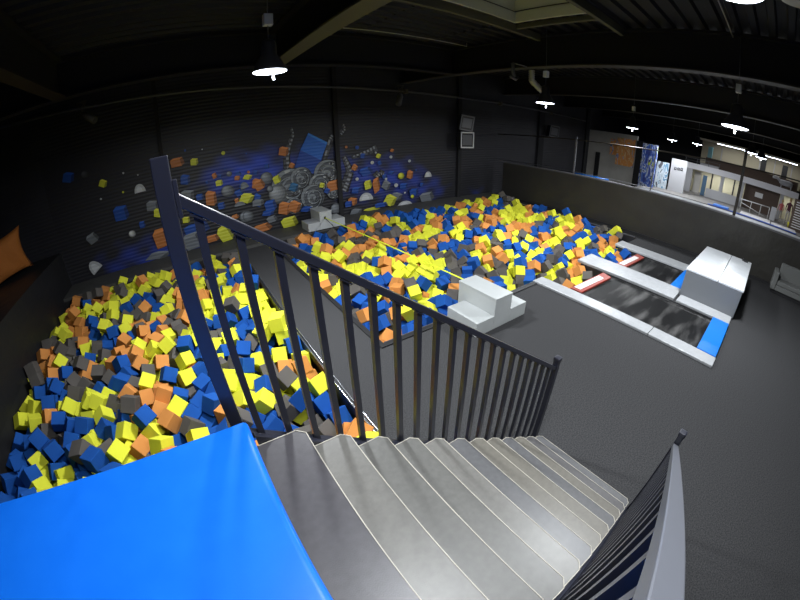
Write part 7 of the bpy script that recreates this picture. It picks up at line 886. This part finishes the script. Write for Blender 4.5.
938, 382, -23, 115, -16, -53, 1, 927, 528, -13, -134, -45, -27, 0, 916, 587, 7, -50, 14, -57, 2, 913, 626, 6, 5, -33, 157, 0, 909, 712, -8, -91, 96, 108, 3, 928, 754, -7, -120, 41, -49, 3, 917, 839, 7, 54, 146, 24, 2, 928, 878, 1, 110, 21, -48, 1, 997, 587, 2, -6, -57, 107, 3, 962, 657, 4, -109, -63, -61, 1, 954, 692, -4, 40, 9, -26, 1, 965, 731, -4, 100, -90, 104, 2,
980, 794, 0, 0, -88, 92, 3, 963, 844, -1, 23, -36, -46, 2, 971, 887, 11, -54, -95, 47, 0, 1049, 531, 4, 94, 0, 109, 2, 993, 641, 10, 41, -32, -24, 2, 1017, 708, -11, -90, -108, 14, 1, 1017, 748, 8, -75, 59, -80, 2, 1026, 781, 13, 90, 51, 47, 2, 1071, 337, -14, 94, 87, -12, 1, 1050, 383, -18, -11, 93, -79, 2, 1053, 666, 7, 23, 137, -15, 2, 1098, 688, -7, 51, 5, -4, 2,
1075, 729, 0, 2, -125, 59, 0, 1061, 785, 2, -37, -28, 156, 2, 1097, 846, 5, -46, 124, -57, 1, 1102, 295, -10, 13, 143, -94, 1, 1110, 582, 2, -1, -95, -67, 1, 1085, 646, 1, 55, -19, -148, 2, 1105, 912, -7, -121, -2, -44, 2, 1133, 998, -7, 59, -90, 2, 1, 1150, 381, -10, -86, 14, 95, 3, 1147, 621, -1, 9, -128, -12, 3, 1174, 692, 1, -28, 102, -28, 0, 1173, 777, -15, -31, -29, -48, 0,
1168, 820, 6, -107, 29, 43, 0, 1182, 902, 1, -92, 111, 74, 1, 1171, 953, 4, 13, -66, -87, 0, 1172, 989, 0, 68, -118, -15, 2, 1202, 406, 6, -138, 32, 55, 1, 1203, 449, 4, -104, -95, -10, 1, 1210, 758, -4, 55, -22, -91, 0, 1226, 983, -15, -79, 49, -29, 1, 1264, 512, 1, 65, -24, 157, 2, 1269, 542, 0, 142, 96, 43, 0, 1280, 884, 2, -26, 44, 143, 0, 1317, 420, -16, -85, -45, -114, 1,
1316, 494, 0, 106, 72, 10, 1, 1302, 986, 2, -81, -153, -49, 0, 1359, 558, -3, 2, 154, -56, 2, 1336, 640, -6, -4, -112, -28, 0, 1367, 1004, 3, 133, 69, 93, 1, 1363, 1036, 20, -68, 75, 72, 0, 1395, 553, 6, -115, -63, 89, 1, 1405, 651, 27, 48, -31, 87, 1, 1414, 837, -4, -27, -82, 18, 2, 1385, 894, -6, 130, 80, 68, 0, 1387, 980, 19, -92, 72, -80, 3,
)
N = len(CUBES) // 7
def foam(name, c, c2): return mat(name, c, .9, spec=.15, noise=(2.2, c2, .3, .7), bump=(90, .15, .004))
FM = [foam('foam_yellow', (.76, .77, .055), (.70, .71, .045)), foam('foam_blue', (.012, .085, .36), (.010, .070, .30)), foam('foam_orange', (.66, .275, .075), (.60, .24, .06)), foam('foam_grey', (.110, .100, .092), (.090, .082, .075))]
CN = ['yellow', 'blue', 'orange', 'dark grey']
def cube_bm(bm, Mx, mi):
    s = .135; n0 = len(bm.faces)
    r = bmesh.ops.create_cube(bm, size=2 * s, matrix=Mx)
    fs = {f for v in r['verts'] for f in v.link_faces}; es = {e for v in r['verts'] for e in v.link_edges}
    for f in fs: f.material_index = mi
    return es
protos = []
for c in range(4):
    bm = bmesh.new(); es = cube_bm(bm, Matrix(), 0); bmesh.ops.bevel(bm, geom=list(es), offset=.006, segments=1, affect='EDGES')
    me = bpy.data.meshes.new('foam_cube'); bm.to_mesh(me); bm.free(); me.materials.append(FM[c]); protos.append(me)
NI = 300
def zone(x, y):
    if x < 1.6:
        if y < 3.4: return 'beside the blue mat', 'front'
        if x < -2.6 and y < 7: return 'along the black bench', 'bench side'
        if y < 6.2: return 'in the middle', 'middle'
        return 'towards the mural wall', 'far end'
    if y < 4.6 and x < 5: return 'at the front edge before the vaulting block', 'front corner'
    if x < 5: return 'under the slackline', 'slackline side'
    return 'between vaulting block and trampolines', 'trampoline side'
bm = bmesh.new(); allv = []; allf = []; fmi = []
BS = [Vector((x, y, z)) * .135 for x in (-1, 1) for y in (-1, 1) for z in (-1, 1)]
BF = ((0, 1, 3, 2), (4, 6, 7, 5), (0, 4, 5, 1), (2, 3, 7, 6), (0, 2, 6, 4), (1, 5, 7, 3))
for i in range(N):
    a = CUBES[i * 7:i * 7 + 7]; loc = Vector(a[:3]) / 100; rv = Vector(a[3:6]); q = Quaternion(rv.normalized(), math.radians(rv.length)) if rv.length > 0 else Quaternion(); c = a[6]
    if i < NI:
        pz, short = zone(loc.x, loc.y); pit = 'left' if loc.x < 1.6 else 'large right'
        o = bpy.data.objects.new('foam_cube', protos[c]); COL.objects.link(o); o.location = loc; o.rotation_mode = 'QUATERNION'; o.rotation_quaternion = q
        tag(o, '%s foam cube in the %s pit, %s' % (CN[c], pit, pz), 'foam cube', '%s foam cubes of the %s pit, %s' % (CN[c], pit, short))
    else:
        Mx = Matrix.LocRotScale(loc, q, None); n0 = len(allv); allv += [Mx @ v for v in BS]; allf += [[n0 + k for k in f] for f in BF]; fmi += [c] * 6
bm.free()
me = bpy.data.meshes.new('foam_cubes'); me.from_pydata(allv, [], allf); me.update()
o = new_obj('foam_cube_filling', me, FM); me.polygons.foreach_set('material_index', fmi)
tag(o, 'mass of yellow, blue, orange and dark grey foam cubes filling both pits', 'foam cubes', None, 'stuff')
